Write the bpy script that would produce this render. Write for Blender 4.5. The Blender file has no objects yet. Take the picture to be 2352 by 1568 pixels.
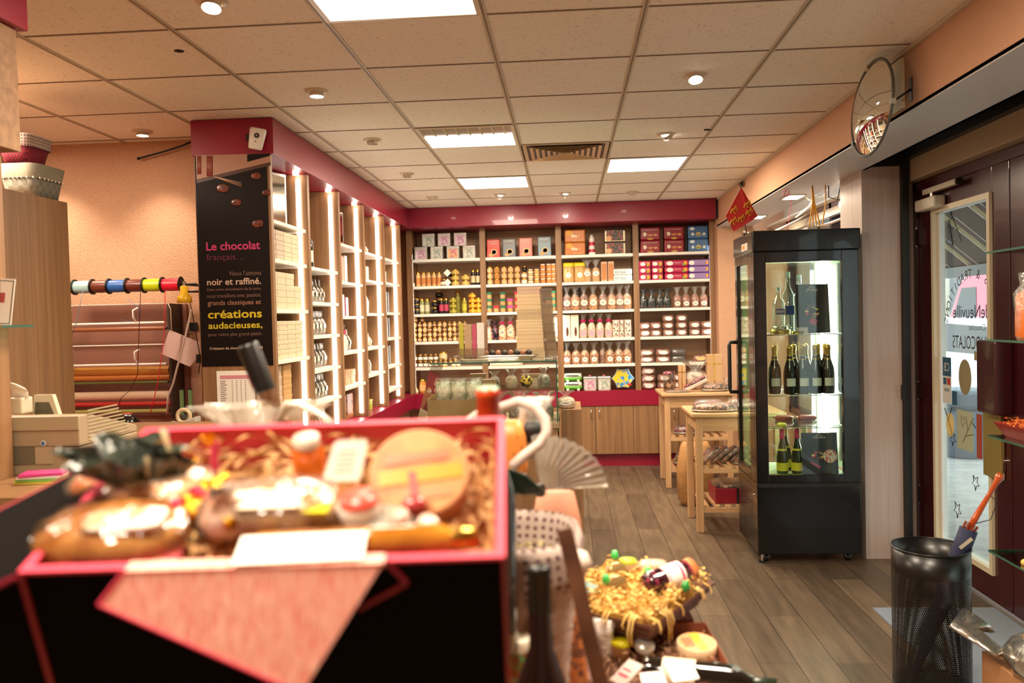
import bpy, math, random
from mathutils import Vector, Matrix
random.seed(7)
S = bpy.context.scene
COL = S.collection
PI = math.pi

# ------------------------------------------------------------ camera, light, exposure
CAMP = Vector((.887, -3.179, 1.5635))
YAW, PITCH, ROLL, FPX = .0664, -.0279, -.0248, 1940.95
fw = Vector((-math.sin(YAW)*math.cos(PITCH), math.cos(YAW)*math.cos(PITCH), math.sin(PITCH)))
rt0 = Vector((math.cos(YAW), math.sin(YAW), 0)); up0 = rt0.cross(fw)
RT = math.cos(ROLL)*rt0 + math.sin(ROLL)*up0
UP = -math.sin(ROLL)*rt0 + math.cos(ROLL)*up0
cd = bpy.data.cameras.new('camera'); cam = bpy.data.objects.new('camera', cd); COL.objects.link(cam)
cam.matrix_world = Matrix(((RT.x, UP.x, -fw.x, CAMP.x), (RT.y, UP.y, -fw.y, CAMP.y), (RT.z, UP.z, -fw.z, CAMP.z), (0, 0, 0, 1)))
cd.sensor_width = 36; cd.lens = FPX/2352*36; cd.clip_start = .05; cd.clip_end = 200
cd.dof.use_dof = True; cd.dof.focus_distance = 4.9; cd.dof.aperture_fstop = 3.1; cd.dof.aperture_blades = 9
S.camera = cam
S.view_settings.view_transform = 'Standard'; S.view_settings.look = 'None'
S.view_settings.exposure = 0.93; S.view_settings.gamma = 1; S.view_settings.use_curve_mapping = False
W = bpy.data.worlds.new('world'); S.world = W; W.use_nodes = True
bg = W.node_tree.nodes['Background']; bg.inputs[0].default_value = (.90, .95, 1, 1); bg.inputs[1].default_value = 2.4
PANEL_W, STRIP_E, SPOT_W = 30.0, 5.2, 18.0
WARM = (1, .84, .635)

def at(px, py, ax, v):
    "world point on the plane ax = v behind a pixel of the 2352x1568 frame"
    d = RT*((px-1176)/FPX) + UP*(-(py-784)/FPX) + fw
    i = 'xyz'.index(ax); return CAMP + d*((v-CAMP[i])/d[i])

# ------------------------------------------------------------ materials
def lin(h):
    if isinstance(h, str):
        c = [int(h[i:i+2], 16)/255 for i in (0, 2, 4)]
        return tuple(((x+.055)/1.055)**2.4 if x > .04045 else x/12.92 for x in c)
    return h
MC = {}
def M(name, col='888888', rough=.5, metal=0, emit=0, col2=None, scale=20, kind='noise', bump=0, stretch=(1, 1, 1), spec=.5, coat=0, lo=.35, hi=.65, alpha=None, bscale=None):
    if name in MC: return MC[name]
    m = bpy.data.materials.new(name); m.use_nodes = True; n = m.node_tree; b = n.nodes['Principled BSDF']
    b.inputs['Base Color'].default_value = (*lin(col), 1); b.inputs['Roughness'].default_value = rough
    b.inputs['Metallic'].default_value = metal; b.inputs['Specular IOR Level'].default_value = spec
    b.inputs['Coat Weight'].default_value = coat
    if emit:
        b.inputs['Emission Color'].default_value = (*lin(col), 1); b.inputs['Emission Strength'].default_value = emit
    if col2 is not None or bump:
        tc = n.nodes.new('ShaderNodeTexCoord'); mp = n.nodes.new('ShaderNodeMapping'); mp.inputs['Scale'].default_value = stretch
        n.links.new(tc.outputs['Object'], mp.inputs[0])
        def tex(sc):
            if kind == 'noise':
                t = n.nodes.new('ShaderNodeTexNoise'); t.inputs['Scale'].default_value = sc; t.inputs['Detail'].default_value = 4; o = t.outputs['Fac']
            elif kind == 'vor':
                t = n.nodes.new('ShaderNodeTexVoronoi'); t.inputs['Scale'].default_value = sc; o = t.outputs['Distance']
            elif kind == 'cell':
                t = n.nodes.new('ShaderNodeTexVoronoi'); t.inputs['Scale'].default_value = sc; o = t.outputs['Color']
            elif kind == 'check':
                t = n.nodes.new('ShaderNodeTexChecker'); t.inputs['Scale'].default_value = sc; o = t.outputs['Fac']
            elif kind == 'wave':
                t = n.nodes.new('ShaderNodeTexWave'); t.inputs['Scale'].default_value = sc; t.inputs['Distortion'].default_value = 1.5; o = t.outputs['Fac']
            n.links.new(mp.outputs[0], t.inputs['Vector']); return o
        o = tex(scale)
        if col2 is not None:
            r = n.nodes.new('ShaderNodeValToRGB'); r.color_ramp.elements[0].position = lo; r.color_ramp.elements[1].position = hi
            r.color_ramp.elements[0].color = (*lin(col), 1); r.color_ramp.elements[1].color = (*lin(col2), 1)
            n.links.new(o, r.inputs[0]); n.links.new(r.outputs[0], b.inputs['Base Color'])
        if bump:
            bp = n.nodes.new('ShaderNodeBump'); bp.inputs['Strength'].default_value = bump; bp.inputs['Distance'].default_value = .01
            n.links.new(tex(bscale) if bscale else o, bp.inputs['Height']); n.links.new(bp.outputs[0], b.inputs['Normal'])
    MC[name] = m; return m
def GL(name, tint='ffffff', gloss=.08, rough=.02, bump=0, bscale=60, milk=0):
    "thin clear sheet: transparent mixed with a fresnel gloss"
    if name in MC: return MC[name]
    m = bpy.data.materials.new(name); m.use_nodes = True; n = m.node_tree; n.nodes.clear()
    o = n.nodes.new('ShaderNodeOutputMaterial'); t = n.nodes.new('ShaderNodeBsdfTransparent'); g = n.nodes.new('ShaderNodeBsdfGlossy')
    mx = n.nodes.new('ShaderNodeMixShader'); f = n.nodes.new('ShaderNodeLayerWeight'); pw = n.nodes.new('ShaderNodeMath'); pw.operation = 'POWER'; pw.inputs[1].default_value = 4
    a = n.nodes.new('ShaderNodeMath'); a.operation = 'ADD'
    t.inputs[0].default_value = (*lin(tint), 1); g.inputs['Roughness'].default_value = rough; n.links.new(f.outputs['Facing'], pw.inputs[0])
    a.inputs[1].default_value = gloss
    n.links.new(pw.outputs[0], a.inputs[0]); n.links.new(a.outputs[0], mx.inputs[0]); n.links.new(t.outputs[0], mx.inputs[1])
    n.links.new(g.outputs[0], mx.inputs[2]); n.links.new(mx.outputs[0], o.inputs[0])
    if milk:
        df = n.nodes.new('ShaderNodeBsdfDiffuse'); df.inputs[0].default_value = (*lin(tint), 1); m2 = n.nodes.new('ShaderNodeMixShader'); m2.inputs[0].default_value = milk
        n.links.new(mx.outputs[0], m2.inputs[1]); n.links.new(df.outputs[0], m2.inputs[2]); n.links.new(m2.outputs[0], o.inputs[0])
    if bump:
        tc = n.nodes.new('ShaderNodeTexCoord'); ns = n.nodes.new('ShaderNodeTexNoise'); ns.inputs['Scale'].default_value = bscale
        bp = n.nodes.new('ShaderNodeBump'); bp.inputs['Strength'].default_value = bump; bp.inputs['Distance'].default_value = .01
        n.links.new(tc.outputs['Object'], ns.inputs['Vector']); n.links.new(ns.outputs[0], bp.inputs['Height'])
        n.links.new(bp.outputs[0], g.inputs['Normal']); n.links.new(bp.outputs[0], f.inputs['Normal'])
    MC[name] = m; return m
def wood(name, c1, c2, axis='z', sc=1.0, rough=.45):
    st = {'z': (38, 38, 1.2), 'x': (1.2, 38, 38), 'y': (38, 1.2, 38)}[axis]
    return M(name, c1, rough, col2=c2, scale=sc, stretch=st, lo=.3, hi=.72)
OAK = wood('oak_laminate', '7e5a3c', '9e7650'); OAKX = wood('oak_laminate_across', '7e5a3c', '9e7650', 'x')
PALE = wood('pale_ash_panel', 'b8a49a', 'c8b6ac'); BEECH = wood('beech', 'b88a60', 'cca478'); BEECHX = wood('beech_across', 'b88a60', 'cca478', 'x')
RED = M('raspberry_lacquer', '900e30', .35, coat=.12); WHITE = M('white_shelf', 'ece6dc', .4)
BLK = M('black_gloss', '0c0b0b', .22, coat=.3); BLKM = M('black_matt', '141210', .5); GLASS = GL('clear_glass', 'f2faf6', .04)
GLEDGE = M('green_glass_edge', '2f5a4a', .15); STEEL = M('steel', 'b8b4ac', .25, 1); CHROME = M('chrome', 'd8d4cc', .1, 1); GOLD = M('gold_lid', 'c89a48', .25, 1)
CELLO = GL('cellophane', 'fbf8f2', .10, .12, .6, 70, .05); CELLOF = GL('cellophane_fan', 'efe6da', .20, .22, .7, 40, .38)
PAPER = M('paper_white', 'efe8dc', .6); DWOOD = M('maroon_paint', '3a0d14', .3, coat=.3); BEAD = M('cream_bead', 'cbbd9f', .4)
STRIP = M('led_strip', (1, .94, .86), .4, emit=STRIP_E); PANEL = M('panel_diffuser', (1, .9, .78), .4, emit=2.6); BULB = M('bulb_glow', (1, .86, .7), .4, emit=14)
PINKW = M('pink_granulated_render', 'bd8c6c', .9, col2='dcae8c', scale=260, bump=.5, bscale=140)
INK = M('ink', '1c1a1a', .5)

# ------------------------------------------------------------ mesh builder
class MB:
    def __init__(s): s.v = []; s.f = []; s.mi = []; s.sm = []; s.mats = []; s.X = Matrix()
    def m(s, mat):
        if mat not in s.mats: s.mats.append(mat)
        return s.mats.index(mat)
    def add(s, vs, fs, mat, smooth=False):
        b = len(s.v); s.v += [tuple(s.X @ Vector(v)) for v in vs]; k = s.m(mat)
        for f in fs: s.f.append([i+b for i in f]); s.mi.append(k); s.sm.append(smooth)
        return s
    def box(s, a, b, mat):
        x0, y0, z0 = a; x1, y1, z1 = b
        return s.add([(x0,y0,z0),(x1,y0,z0),(x1,y1,z0),(x0,y1,z0),(x0,y0,z1),(x1,y0,z1),(x1,y1,z1),(x0,y1,z1)],
              [(0,3,2,1),(4,5,6,7),(0,1,5,4),(1,2,6,5),(2,3,7,6),(3,0,4,7)], mat)
    def cb(s, c, d, mat): return s.box([c[i]-d[i]/2 for i in range(3)], [c[i]+d[i]/2 for i in range(3)], mat)
    def lathe(s, prof, mat, c=(0, 0, 0), n=20, smooth=True, caps=True):
        vs = []; fs = []
        for r, z in prof:
            for k in range(n): a = 2*PI*k/n; vs.append((c[0]+r*math.cos(a), c[1]+r*math.sin(a), c[2]+z))
        for i in range(len(prof)-1):
            for k in range(n): fs.append((i*n+k, i*n+(k+1) % n, (i+1)*n+(k+1) % n, (i+1)*n+k))
        s.add(vs, fs, mat, smooth)
        if caps:
            for i, rev in ((0, 1), (len(prof)-1, 0)):
                if prof[i][0] > 1e-5:
                    ring = [vs[i*n+k] for k in range(n)]; s.add(ring, [tuple(range(n))[::-1] if rev else tuple(range(n))], mat)
        return s
    def cyl(s, p0, p1, r, mat, n=12, r1=None, caps=True):
        p0, p1 = Vector(p0), Vector(p1); d = p1-p0; L = d.length
        q = d.to_track_quat('Z', 'Y').to_matrix().to_4x4(); q.translation = p0
        o = s.X; s.X = o @ q; s.lathe([(r, 0), (r if r1 is None else r1, L)], mat, n=n, caps=caps); s.X = o; return s
    def band(s, r, z0, z1, mat, a=1.0, c=(0, 0, 0), n=10):
        "part of a cylinder facing -y, half angle a"
        an = [-PI/2-a+2*a*k/n for k in range(n+1)]
        return s.add([(c[0]+r*math.cos(t), c[1]+r*math.sin(t), c[2]+z) for z in (z0, z1) for t in an], [(k, k+1, n+2+k, n+1+k) for k in range(n)], mat, True)
    def tube(s, pts, r, mat, n=8, closed=False, flat=None):
        pts = [Vector(p) for p in pts]; N = len(pts); vs = []; fs = []; up = Vector((0, 0, 1))
        for i, p in enumerate(pts):
            t = (pts[(i+1) % N if closed else min(i+1, N-1)] - pts[(i-1) % N if closed else max(i-1, 0)]).normalized()
            a = t.cross(up)
            if a.length < .05: a = t.cross(Vector((0, 1, 0)))
            a.normalize(); b = a.cross(t); up = b if b.length > .1 else up
            ri = r(i/(N-1)) if callable(r) else r
            for k in range(n):
                an = 2*PI*k/n; vs.append(p + a*math.cos(an)*ri + b*math.sin(an)*ri*(flat or 1))
        for i in range(N if closed else N-1):
            for k in range(n): fs.append((i*n+k, i*n+(k+1) % n, ((i+1) % N)*n+(k+1) % n, ((i+1) % N)*n+k))
        if not closed: fs += [tuple(range(n))[::-1], tuple((N-1)*n+k for k in range(n))]
        return s.add(vs, fs, mat, True)
    def prism(s, poly, t0, t1, mat, plane='xz'):
        "2-d outline extruded along the third axis"
        def P(u, v, t): return {'xz': (u, t, v), 'xy': (u, v, t), 'yz': (t, u, v)}[plane]
        n = len(poly); vs = [P(u, v, t0) for u, v in poly] + [P(u, v, t1) for u, v in poly]
        fs = [tuple(range(n)), tuple(range(n, 2*n))[::-1]] + [(i, n+i, n+(i+1) % n, (i+1) % n) for i in range(n)]
        return s.add(vs, fs, mat)
    def loft(s, rings, mat, n=20, p=3.5, jit=0, pleat=0, k=9, caps=(1, 1), c=(0, 0, 0), seed=1):
        "rings (z, half width, half depth): superellipse sections, optionally pleated"
        R = random.Random(seed); vs = []; fs = []
        for (z, w, d, *e) in rings:
            pl = e[0] if e else pleat; ox = e[1] if len(e) > 1 else 0
            for i in range(n):
                a = 2*PI*i/n; ca, sa = math.cos(a), math.sin(a)
                q = (abs(ca)**p + abs(sa)**p)**(-1/p)*(1+pl*math.cos(k*a)) + R.uniform(-jit, jit)
                vs.append((c[0]+w*q*ca+ox, c[1]+d*q*sa, c[2]+z+(0 if z <= rings[0][0]+1e-6 else -abs(R.uniform(-jit, jit)*w*.4))))
        N = len(rings)
        for j in range(N-1):
            for i in range(n): fs.append((j*n+i, j*n+(i+1) % n, (j+1)*n+(i+1) % n, (j+1)*n+i))
        if caps[0]: fs.append(tuple(range(n))[::-1])
        if caps[1]: fs.append(tuple((N-1)*n+i for i in range(n)))
        return s.add(vs, fs, mat, True)
    def text(s, body, x, z, w, h, mat, y=0, align='l', mirror=False, bold=0, t=.0006, X=None):
        "lettering in the xz plane facing -y (facing +y when mirror), fitted to width w and cap height h"
        cu = bpy.data.curves.new('t', 'FONT'); cu.body = body; cu.size = 1; cu.offset = bold; cu.resolution_u = 3
        ob = bpy.data.objects.new('t', cu); COL.objects.link(ob)
        me = bpy.data.meshes.new_from_object(ob.evaluated_get(bpy.context.evaluated_depsgraph_get()))
        if me.vertices:
            xs = [q.co.x for q in me.vertices]; x0, x1 = min(xs), max(xs); sy = h/.72; sx = (w/(x1-x0)) if w else sy*.9; ww = (x1-x0)*sx
            ox = {'l': 0, 'c': -ww/2, 'r': -ww}[align]; sg = -1 if mirror else 1; T = X or Matrix()
            s.add([T @ Vector((x+sg*((q.co.x-x0)*sx+ox), y, z+q.co.y*sy)) for q in me.vertices], [tuple(p_.vertices) for p_ in me.polygons], mat)
        bpy.data.objects.remove(ob); bpy.data.curves.remove(cu); bpy.data.meshes.remove(me); return s
    def build(s, name, parent=None, bevel=0, loc=(0, 0, 0), rot=(0, 0, 0), label=None):
        me = bpy.data.meshes.new(name); me.from_pydata(s.v, [], s.f); me.polygons.foreach_set('material_index', s.mi)
        me.polygons.foreach_set('use_smooth', s.sm)
        for q in s.mats: me.materials.append(q)
        me.update(); o = bpy.data.objects.new(name, me); COL.objects.link(o); o.location = loc; o.rotation_euler = rot
        if parent: o.parent = parent
        if bevel:
            b = o.modifiers.new('bevel', 'BEVEL'); b.width = bevel; b.segments = 2; b.limit_method = 'ANGLE'
        if label: o['label'] = label
        return o
def tag(o, label, cat, group=None, kind=None):
    o['label'] = label
    if cat: o['category'] = cat
    if group: o['group'] = group
    if kind: o['kind'] = kind
    return o
def thing(name, label=None, cat=None, loc=(0, 0, 0), rz=0, group=None, mw=None):
    o = bpy.data.objects.new(name, None); COL.objects.link(o); o.empty_display_size = .05
    if mw is not None: o.matrix_world = mw
    else: o.location = loc; o.rotation_euler = (0, 0, rz)
    if label: tag(o, label, cat, group)
    return o
def struct(name, mb, bevel=0, **k):
    o = mb.build(name, bevel=bevel, **k); o['kind'] = 'structure'; return o
def kids(o): return [c for c in COL.objects if c.parent == o]
KC = {}
def copy_tree(o, parent=None):
    c = o.copy(); COL.objects.link(c); c.parent = parent
    if o.name not in KC: KC[o.name] = [x for x in kids(o)]
    for ch in KC[o.name]: copy_tree(ch, c)
    return c
PROT = {}
def inst(key, fn, label, cat, loc, rz=0, group=None, scale=None, mw=None):
    "first call builds the thing, later calls copy it with its parts"
    if key in PROT: o = copy_tree(PROT[key])
    else: o = fn(); PROT[key] = o
    if mw is not None: o.matrix_world = mw
    else:
        o.location = loc; o.rotation_euler = (0, 0, rz); o.scale = scale or (1, 1, 1)
    for k in ('group', 'label', 'category'):
        if k in o: del o[k]
    return tag(o, label, cat, group)
ORD = ['first', 'second', 'third', 'fourth', 'fifth', 'sixth', 'seventh', 'eighth', 'ninth', 'tenth', 'eleventh', 'twelfth']

# ------------------------------------------------------------ room shell
H = 2.70
FLOORM = M('grey_brown_plank_floor', '5c4c3e', .42, col2='8c7762', scale=1.2, stretch=(9, 1.1, 1), lo=.3, hi=.7)
def plank_floor():
    m = bpy.data.materials.new('plank_floor'); m.use_nodes = True; n = m.node_tree; b = n.nodes['Principled BSDF']
    tc = n.nodes.new('ShaderNodeTexCoord'); mp = n.nodes.new('ShaderNodeMapping'); mp.inputs['Rotation'].default_value = (0, 0, PI/2)
    br = n.nodes.new('ShaderNodeTexBrick'); br.inputs['Scale'].default_value = 1; br.inputs['Brick Width'].default_value = 1.2; br.inputs['Row Height'].default_value = .17
    br.inputs['Mortar Size'].default_value = .0022; br.inputs['Color1'].default_value = (*lin('4e3f31'), 1); br.inputs['Color2'].default_value = (*lin('6e5c48'), 1); br.inputs['Mortar'].default_value = (*lin('2e251e'), 1)
    n.links.new(tc.outputs['Object'], mp.inputs[0]); n.links.new(mp.outputs[0], br.inputs['Vector'])
    m2 = n.nodes.new('ShaderNodeMapping'); m2.inputs['Scale'].default_value = (11, 1.3, 1); n.links.new(tc.outputs['Object'], m2.inputs[0])
    ns = n.nodes.new('ShaderNodeTexNoise'); ns.inputs['Scale'].default_value = 2.2; ns.inputs['Detail'].default_value = 6; n.links.new(m2.outputs[0], ns.inputs['Vector'])
    mx = n.nodes.new('ShaderNodeMix'); mx.data_type = 'RGBA'; mx.blend_type = 'OVERLAY'; mx.inputs[0].default_value = .75
    n.links.new(br.outputs['Color'], mx.inputs[6]); n.links.new(ns.outputs['Fac'], mx.inputs[7]); n.links.new(mx.outputs[2], b.inputs['Base Color'])
    b.inputs['Roughness'].default_value = .38; return m
struct('floor', MB().box((-4.2, -5, -.1), (3.2, 6.2, 0), plank_floor()))
def tile_mat():
    m = bpy.data.materials.new('fissured_ceiling_tile'); m.use_nodes = True; n = m.node_tree; b = n.nodes['Principled BSDF']
    tc = n.nodes.new('ShaderNodeTexCoord'); ns = n.nodes.new('ShaderNodeTexNoise'); ns.inputs['Scale'].default_value = 75; ns.inputs['Detail'].default_value = 3
    r = n.nodes.new('ShaderNodeValToRGB'); r.color_ramp.elements[0].position = .30; r.color_ramp.elements[1].position = .40
    r.color_ramp.elements[0].color = (*lin('d2c2ac'), 1); r.color_ramp.elements[1].color = (*lin('f0e6d8'), 1)
    n.links.new(tc.outputs['Object'], ns.inputs['Vector']); n.links.new(ns.outputs[0], r.inputs[0]); n.links.new(r.outputs[0], b.inputs['Base Color']); b.inputs['Roughness'].default_value = .9
    return m
c = MB(); c.box((-4.2, -5, H), (2.42, 6.2, H+.06), tile_mat())
TB = M('ceiling_t_bar', 'c4b49c', .5); TBG = M('t_bar_groove', '7d6a55', .6)
for i in range(-6, 5):
    x = .6*i
    if x < 2.4: c.box((x-.012, -5, H-.004), (x+.012, 6.2, H), TB); c.box((x-.003, -5, H-.005), (x+.003, 6.2, H-.003), TBG)
for j in range(-8, 10):
    y = .6*j; c.box((-4.2, y-.005, H-.003), (2.4, y+.005, H), TBG)
c.box((2.385, -5, H-.02), (2.4, 6, H), TB)
DK = M('dark_hole', '1a120c', .8)
c.lathe([(0, -.002), (.02, -.002), (.02, .0)], DK, c=(-.69, .25, H), n=12); c.cb((1.783, 2.16, H-.003), (.05, .03, .004), DK)
struct('ceiling', c)
struct('wall_back', MB().box((-1.2, 5.95, 0), (2.40, 6.05, H), PINKW).box((2.40, 5.42, 0), (3.3, 6.05, H), PINKW))
struct('wall_alcove', MB().box((-4.2, 1.88, 0), (-1.17, 1.98, H), PINKW))
struct('wall_shelf_side', MB().box((-1.30, 1.98, 0), (-1.17, 5.95, H), PINKW))
struct('wall_left', MB().box((-4.3, -5, 0), (-4.2, 1.98, H), PINKW))
struct('wall_behind', MB().box((-4.3, -5.1, 0), (3.3, -5, H), M('cream_wall', 'c8a890', .8)))
# soffit above the shop front
SOFW = M('soffit_white', 'c9c0bc', .5)
SZ = 2.42
s = MB(); s.box((2.4, -5, SZ+.005), (2.42, 5.42, H), PINKW); s.box((2.4, -5, SZ), (2.74, 5.42, SZ+.02), SOFW); struct('trim_1', s)
tag_panel = MB().box((2.385, .70, SZ+.03), (2.399, 1.21, H-.03), M('cream_board', 'dccfb0', .6)); struct('trim_2', tag_panel)
# recess of the roller shutter: dark box, beige lintel
s = MB(); s.box((2.74, -5, 2.75), (3.3, 5.42, 2.8), BLKM); s.box((2.72, -5, SZ), (2.74, 2.2, 2.75), BLKM); s.box((2.95, -5, 2.47), (3.0, 2.2, 2.76), BLKM).box((2.745, 2.2, SZ+.021), (3.045, 2.62, 2.76), BLKM)
s.box((3.0, -5, 2.34), (3.16, 2.6, 2.47), M('beige_lintel', 'b09a7c', .4)); s.box((3.05, -5, 2.46), (3.3, 5.42, 2.76), M('shutter_cream', 'b8ab94', .5)); struct('trim_3', s)
# column, rail and reveal
struct('wall_column', MB().box((2.72, 2.21, 0), (2.95, 2.62, SZ+.02), PALE))
struct('trim_4', MB().box((2.95, 2.17, 0), (2.99, 2.23, SZ+.05), BLKM).box((2.935, 2.16, 1.0), (2.955, 2.19, 1.09), BLKM))
struct('wall_reveal', MB().box((2.99, 2.29, 0), (3.2, 2.62, 2.46), PALE))
# shop front wall pieces
FR = MB(); FR.box((3.06, 2.24, 0), (3.18, 2.30, 2.34), DWOOD); FR.box((3.06, -.05, 2.28), (3.18, 2.30, 2.36), DWOOD); FR.box((3.06, -.11, 0), (3.18, -.05, 2.36), DWOOD)
struct('trim_5', FR)
struct('wall_right', MB().box((3.06, -5, 0), (3.2, -1.2, 2.46), PINKW).box((3.06, 2.62, 0), (3.2, 5.42, .55), PINKW))
def window(nm, y0, y1, z0, z1, parts=2):
    w = MB()
    w.box((3.08, y0, z0), (3.16, y1, z0+.07), DWOOD); w.box((3.08, y0, z1-.07), (3.16, y1, z1), DWOOD)
    for k in range(parts+1):
        y = y0+(y1-y0-.06)*k/parts; w.box((3.08, y, z0), (3.16, y+.06, z1), DWOOD)
    o = struct(nm, w); g = MB().box((3.115, y0+.05, z0+.05), (3.12, y1-.05, z1-.05), GLASS).build('pane', o); return o
window('window_1', 2.62, 5.42, .55, 2.46); window('window_2', -1.2, -.11, .1, 2.34, 1)
# door leaves (glazed, maroon) ------------------------------------------------
def leaf(nm, y0, y1, hinge_hi):
    d = MB(); gy0, gy1, gz0, gz1 = y0+.17, y1-.17, .16, 2.15
    if hinge_hi: gy1 = y1-.2
    X0, X1 = 3.075, 3.125
    d.box((X0, y0, .02), (X1, gy0, 2.29), DWOOD); d.box((X0, gy1, .02), (X1, y1, 2.29), DWOOD); d.box((X0, gy0, .02), (X1, gy1, gz0), DWOOD); d.box((X0, gy0, gz1), (X1, gy1, 2.29), DWOOD)
    o = struct(nm, d, .003)
    b = MB()
    for a, e in (((3.06, gy0, gz0), (3.09, gy0+.03, gz1)), ((3.06, gy1-.03, gz0), (3.09, gy1, gz1)), ((3.06, gy0+.03, gz0), (3.09, gy1-.03, gz0+.03)), ((3.06, gy0+.03, gz1-.03), (3.09, gy1-.03, gz1))): b.box(a, e, BEAD)
    for a, e in (((3.09, gy0+.012, gz0), (3.12, gy0+.02, gz1)), ((3.09, gy1-.05, gz0), (3.12, gy1-.02, gz1)), ((3.09, gy0, gz0+.012), (3.12, gy1, gz0+.03)), ((3.09, gy0, gz1-.03), (3.12, gy1, gz1-.012))): b.box(a, e, M('white_bead', 'd8d8d8', .4))
    b.build('glazing_bead', o)
    MB().box((3.098, gy0, gz0), (3.102, gy1, gz1), GLASS).build('pane', o)
    return o, gy0, gy1
d1, g0, g1 = leaf('door_1', 1.165, 2.235, True)
d2, _, _ = leaf('door_2', -.03, 1.155, False)
for z in (.35, 1.0, 1.95): MB().box((3.055, 2.19, z), (3.076, 2.235, z+.1), M('hinge_maroon', '2c0a10', .3)).cyl((3.06, 2.24, z-.01), (3.06, 2.24, z+.11), .008, STEEL).build('hinge', d1)
cl = MB().box((3.0, 1.85, 2.14), (3.07, 2.12, 2.21), M('closer_beige', 'c6bba8', .4)).build('door_closer', d1, .012)
MB().box((3.02, 1.62, 2.235), (3.05, 2.05, 2.265), M('closer_arm', 'b9ad98', .35)).cyl((3.035, 1.95, 2.2), (3.035, 1.95, 2.24), .012, STEEL).cyl((3.035, 1.62, 2.25), (3.035, 1.60, 2.25), .02, BLKM).build('closer_arm', cl)
MB().box((2.985, 1.13, 1.02), (3.075, 1.33, 1.39), DWOOD).build('letter_box', d1, .012)
MB().box((3.05, 1.22, .68), (3.072, 1.40, 1.02), M('brass_plate', 'b09a5a', .35, .6)).build('kick_plate', d1, .003)
MB().cyl((3.075, 1.22, .78), (3.062, 1.22, .78), .014, CHROME).cb((3.066, 1.22, .755), (.014, .016, .05), CHROME).build('keyhole', d1)
MB().box((3.05, 1.18, 1.05), (3.075, 1.23, 1.30), M('lock_violet', '4a3340', .3)).cyl((3.05, 1.21, 1.12), (3.02, 1.21, 1.12), .012, STEEL).cb((3.02, 1.26, 1.12), (.016, .12, .02), STEEL).build('door_handle', d1)
# writing and stickers on the glass; read from the street, so mirrored from inside
tx = MB(); LT = M('lettering_brown', '3a2c28', .5)
def onglass(yc, z): # local frame: x -> +Y world seen from street
    return Matrix(((0, 1, 0, 3.096), (-1, 0, 0, yc), (0, 0, 1, z), (0, 0, 0, 1)))
def gtext(body, yc, z, w, h, mat, align='c', rot=0):
    T = Matrix(((0, -1, 0, 3.095), (1, 0, 0, yc), (0, 0, 1, z), (0, 0, 0, 1))) @ Matrix.Rotation(rot, 4, 'Y')
    tx.text(body, 0, 0, w, h, mat, 0, align, X=T)
YC, ZC, RR = 1.60, 1.42, .30
arc = 'SAVEURS & TRADITIONS'
for i, chh in enumerate(arc):
    if chh == ' ': continue
    a = math.radians(-78 + 156*i/(len(arc)-1)); tx.text(chh, 0, 0, None, .052, LT, 0, 'c', X=Matrix(((0, -1, 0, 3.095), (1, 0, 0, YC+RR*math.sin(a)), (0, 0, 1, ZC+RR*math.cos(a)), (0, 0, 0, 1))) @ Matrix.Rotation(a, 4, 'Y'))
gtext('deNeuville', YC+.02, 1.50, .42, .075, M('lettering_navy', '3a3a5a', .5)); gtext('Chocolat', YC-.05, 1.435, .19, .035, M('lettering_grey', '6a6a70', .5)); gtext('CHOCOLATS', YC+.02, 1.33, .44, .075, LT)
tx.build('lettering', d1)
def disc_yz(mb, y, z, ry, rz, mat, x=3.094, n=24): mb.prism([(y+ry*math.cos(2*PI*i/n), z+rz*math.sin(2*PI*i/n)) for i in range(n)], x-.001, x, mat, 'yz')
st = MB(); TAUP = M('sticker_taupe', '8a7d5c', .6); CRM = M('sticker_cream', 'b4ab8a', .6)
disc_yz(st, 1.69, 1.17, .075, .10, TAUP); disc_yz(st, 1.47, 1.17, .07, .09, CRM); st.box((3.093, 1.46, 1.27), (3.094, 1.58, 1.32), TAUP)
disc_yz(st, 1.88, .88, .05, .07, M('sticker_yellow', 'd8c078', .6)); st.box((3.093, 1.60, .76), (3.094, 1.79, .98), M('sticker_green', 'a8ad90', .6)); st.box((3.093, 1.5, .74), (3.094, 1.56, .98), M('sticker_red', '9a4030', .6)); st.build('sticker', d1)
st = MB(); NV = M('sticker_blue', '24506a', .6); st.box((3.093, 1.86, 1.16), (3.094, 1.97, 1.27), NV); st.box((3.093, 1.86, 1.00), (3.094, 1.97, 1.16), M('sticker_white', 'c8c8c0', .6)); st.box((3.092, 1.87, 1.11), (3.093, 1.91, 1.15), M('card_red', 'b03028')); st.box((3.092, 1.92, 1.11), (3.093, 1.96, 1.15), NV); st.box((3.093, 1.79, 1.0), (3.094, 1.85, 1.08), NV)
st.text('CB', 1.0, 0, .07, .05, M('sticker_white', 'c8c8c0'), 0, 'c', X=Matrix(((0, -1, 0, 3.0918), (1, 0, 0, .915), (0, 0, 1, 1.19), (0, 0, 0, 1)))); st.text('VISA', 0, 0, .07, .02, NV, 0, 'c', X=Matrix(((0, -1, 0, 3.0918), (1, 0, 0, 1.915), (0, 0, 1, 1.07), (0, 0, 0, 1)))); st.build('card_sticker', d1)
st = MB()
def star(y, z, r):
    pts = [(y+(r if k % 2 else r*.42)*math.cos(PI/2+k*PI/5), z+(r if k % 2 else r*.42)*math.sin(PI/2+k*PI/5)) for k in range(10)]
    st.tube([(3.094, a, b) for a, b in pts], .0022, LT, 4, True)
star(1.58, .60, .045); star(1.80, .40, .05); star(1.85, .80, .04); star(1.72, .92, .035)
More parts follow.
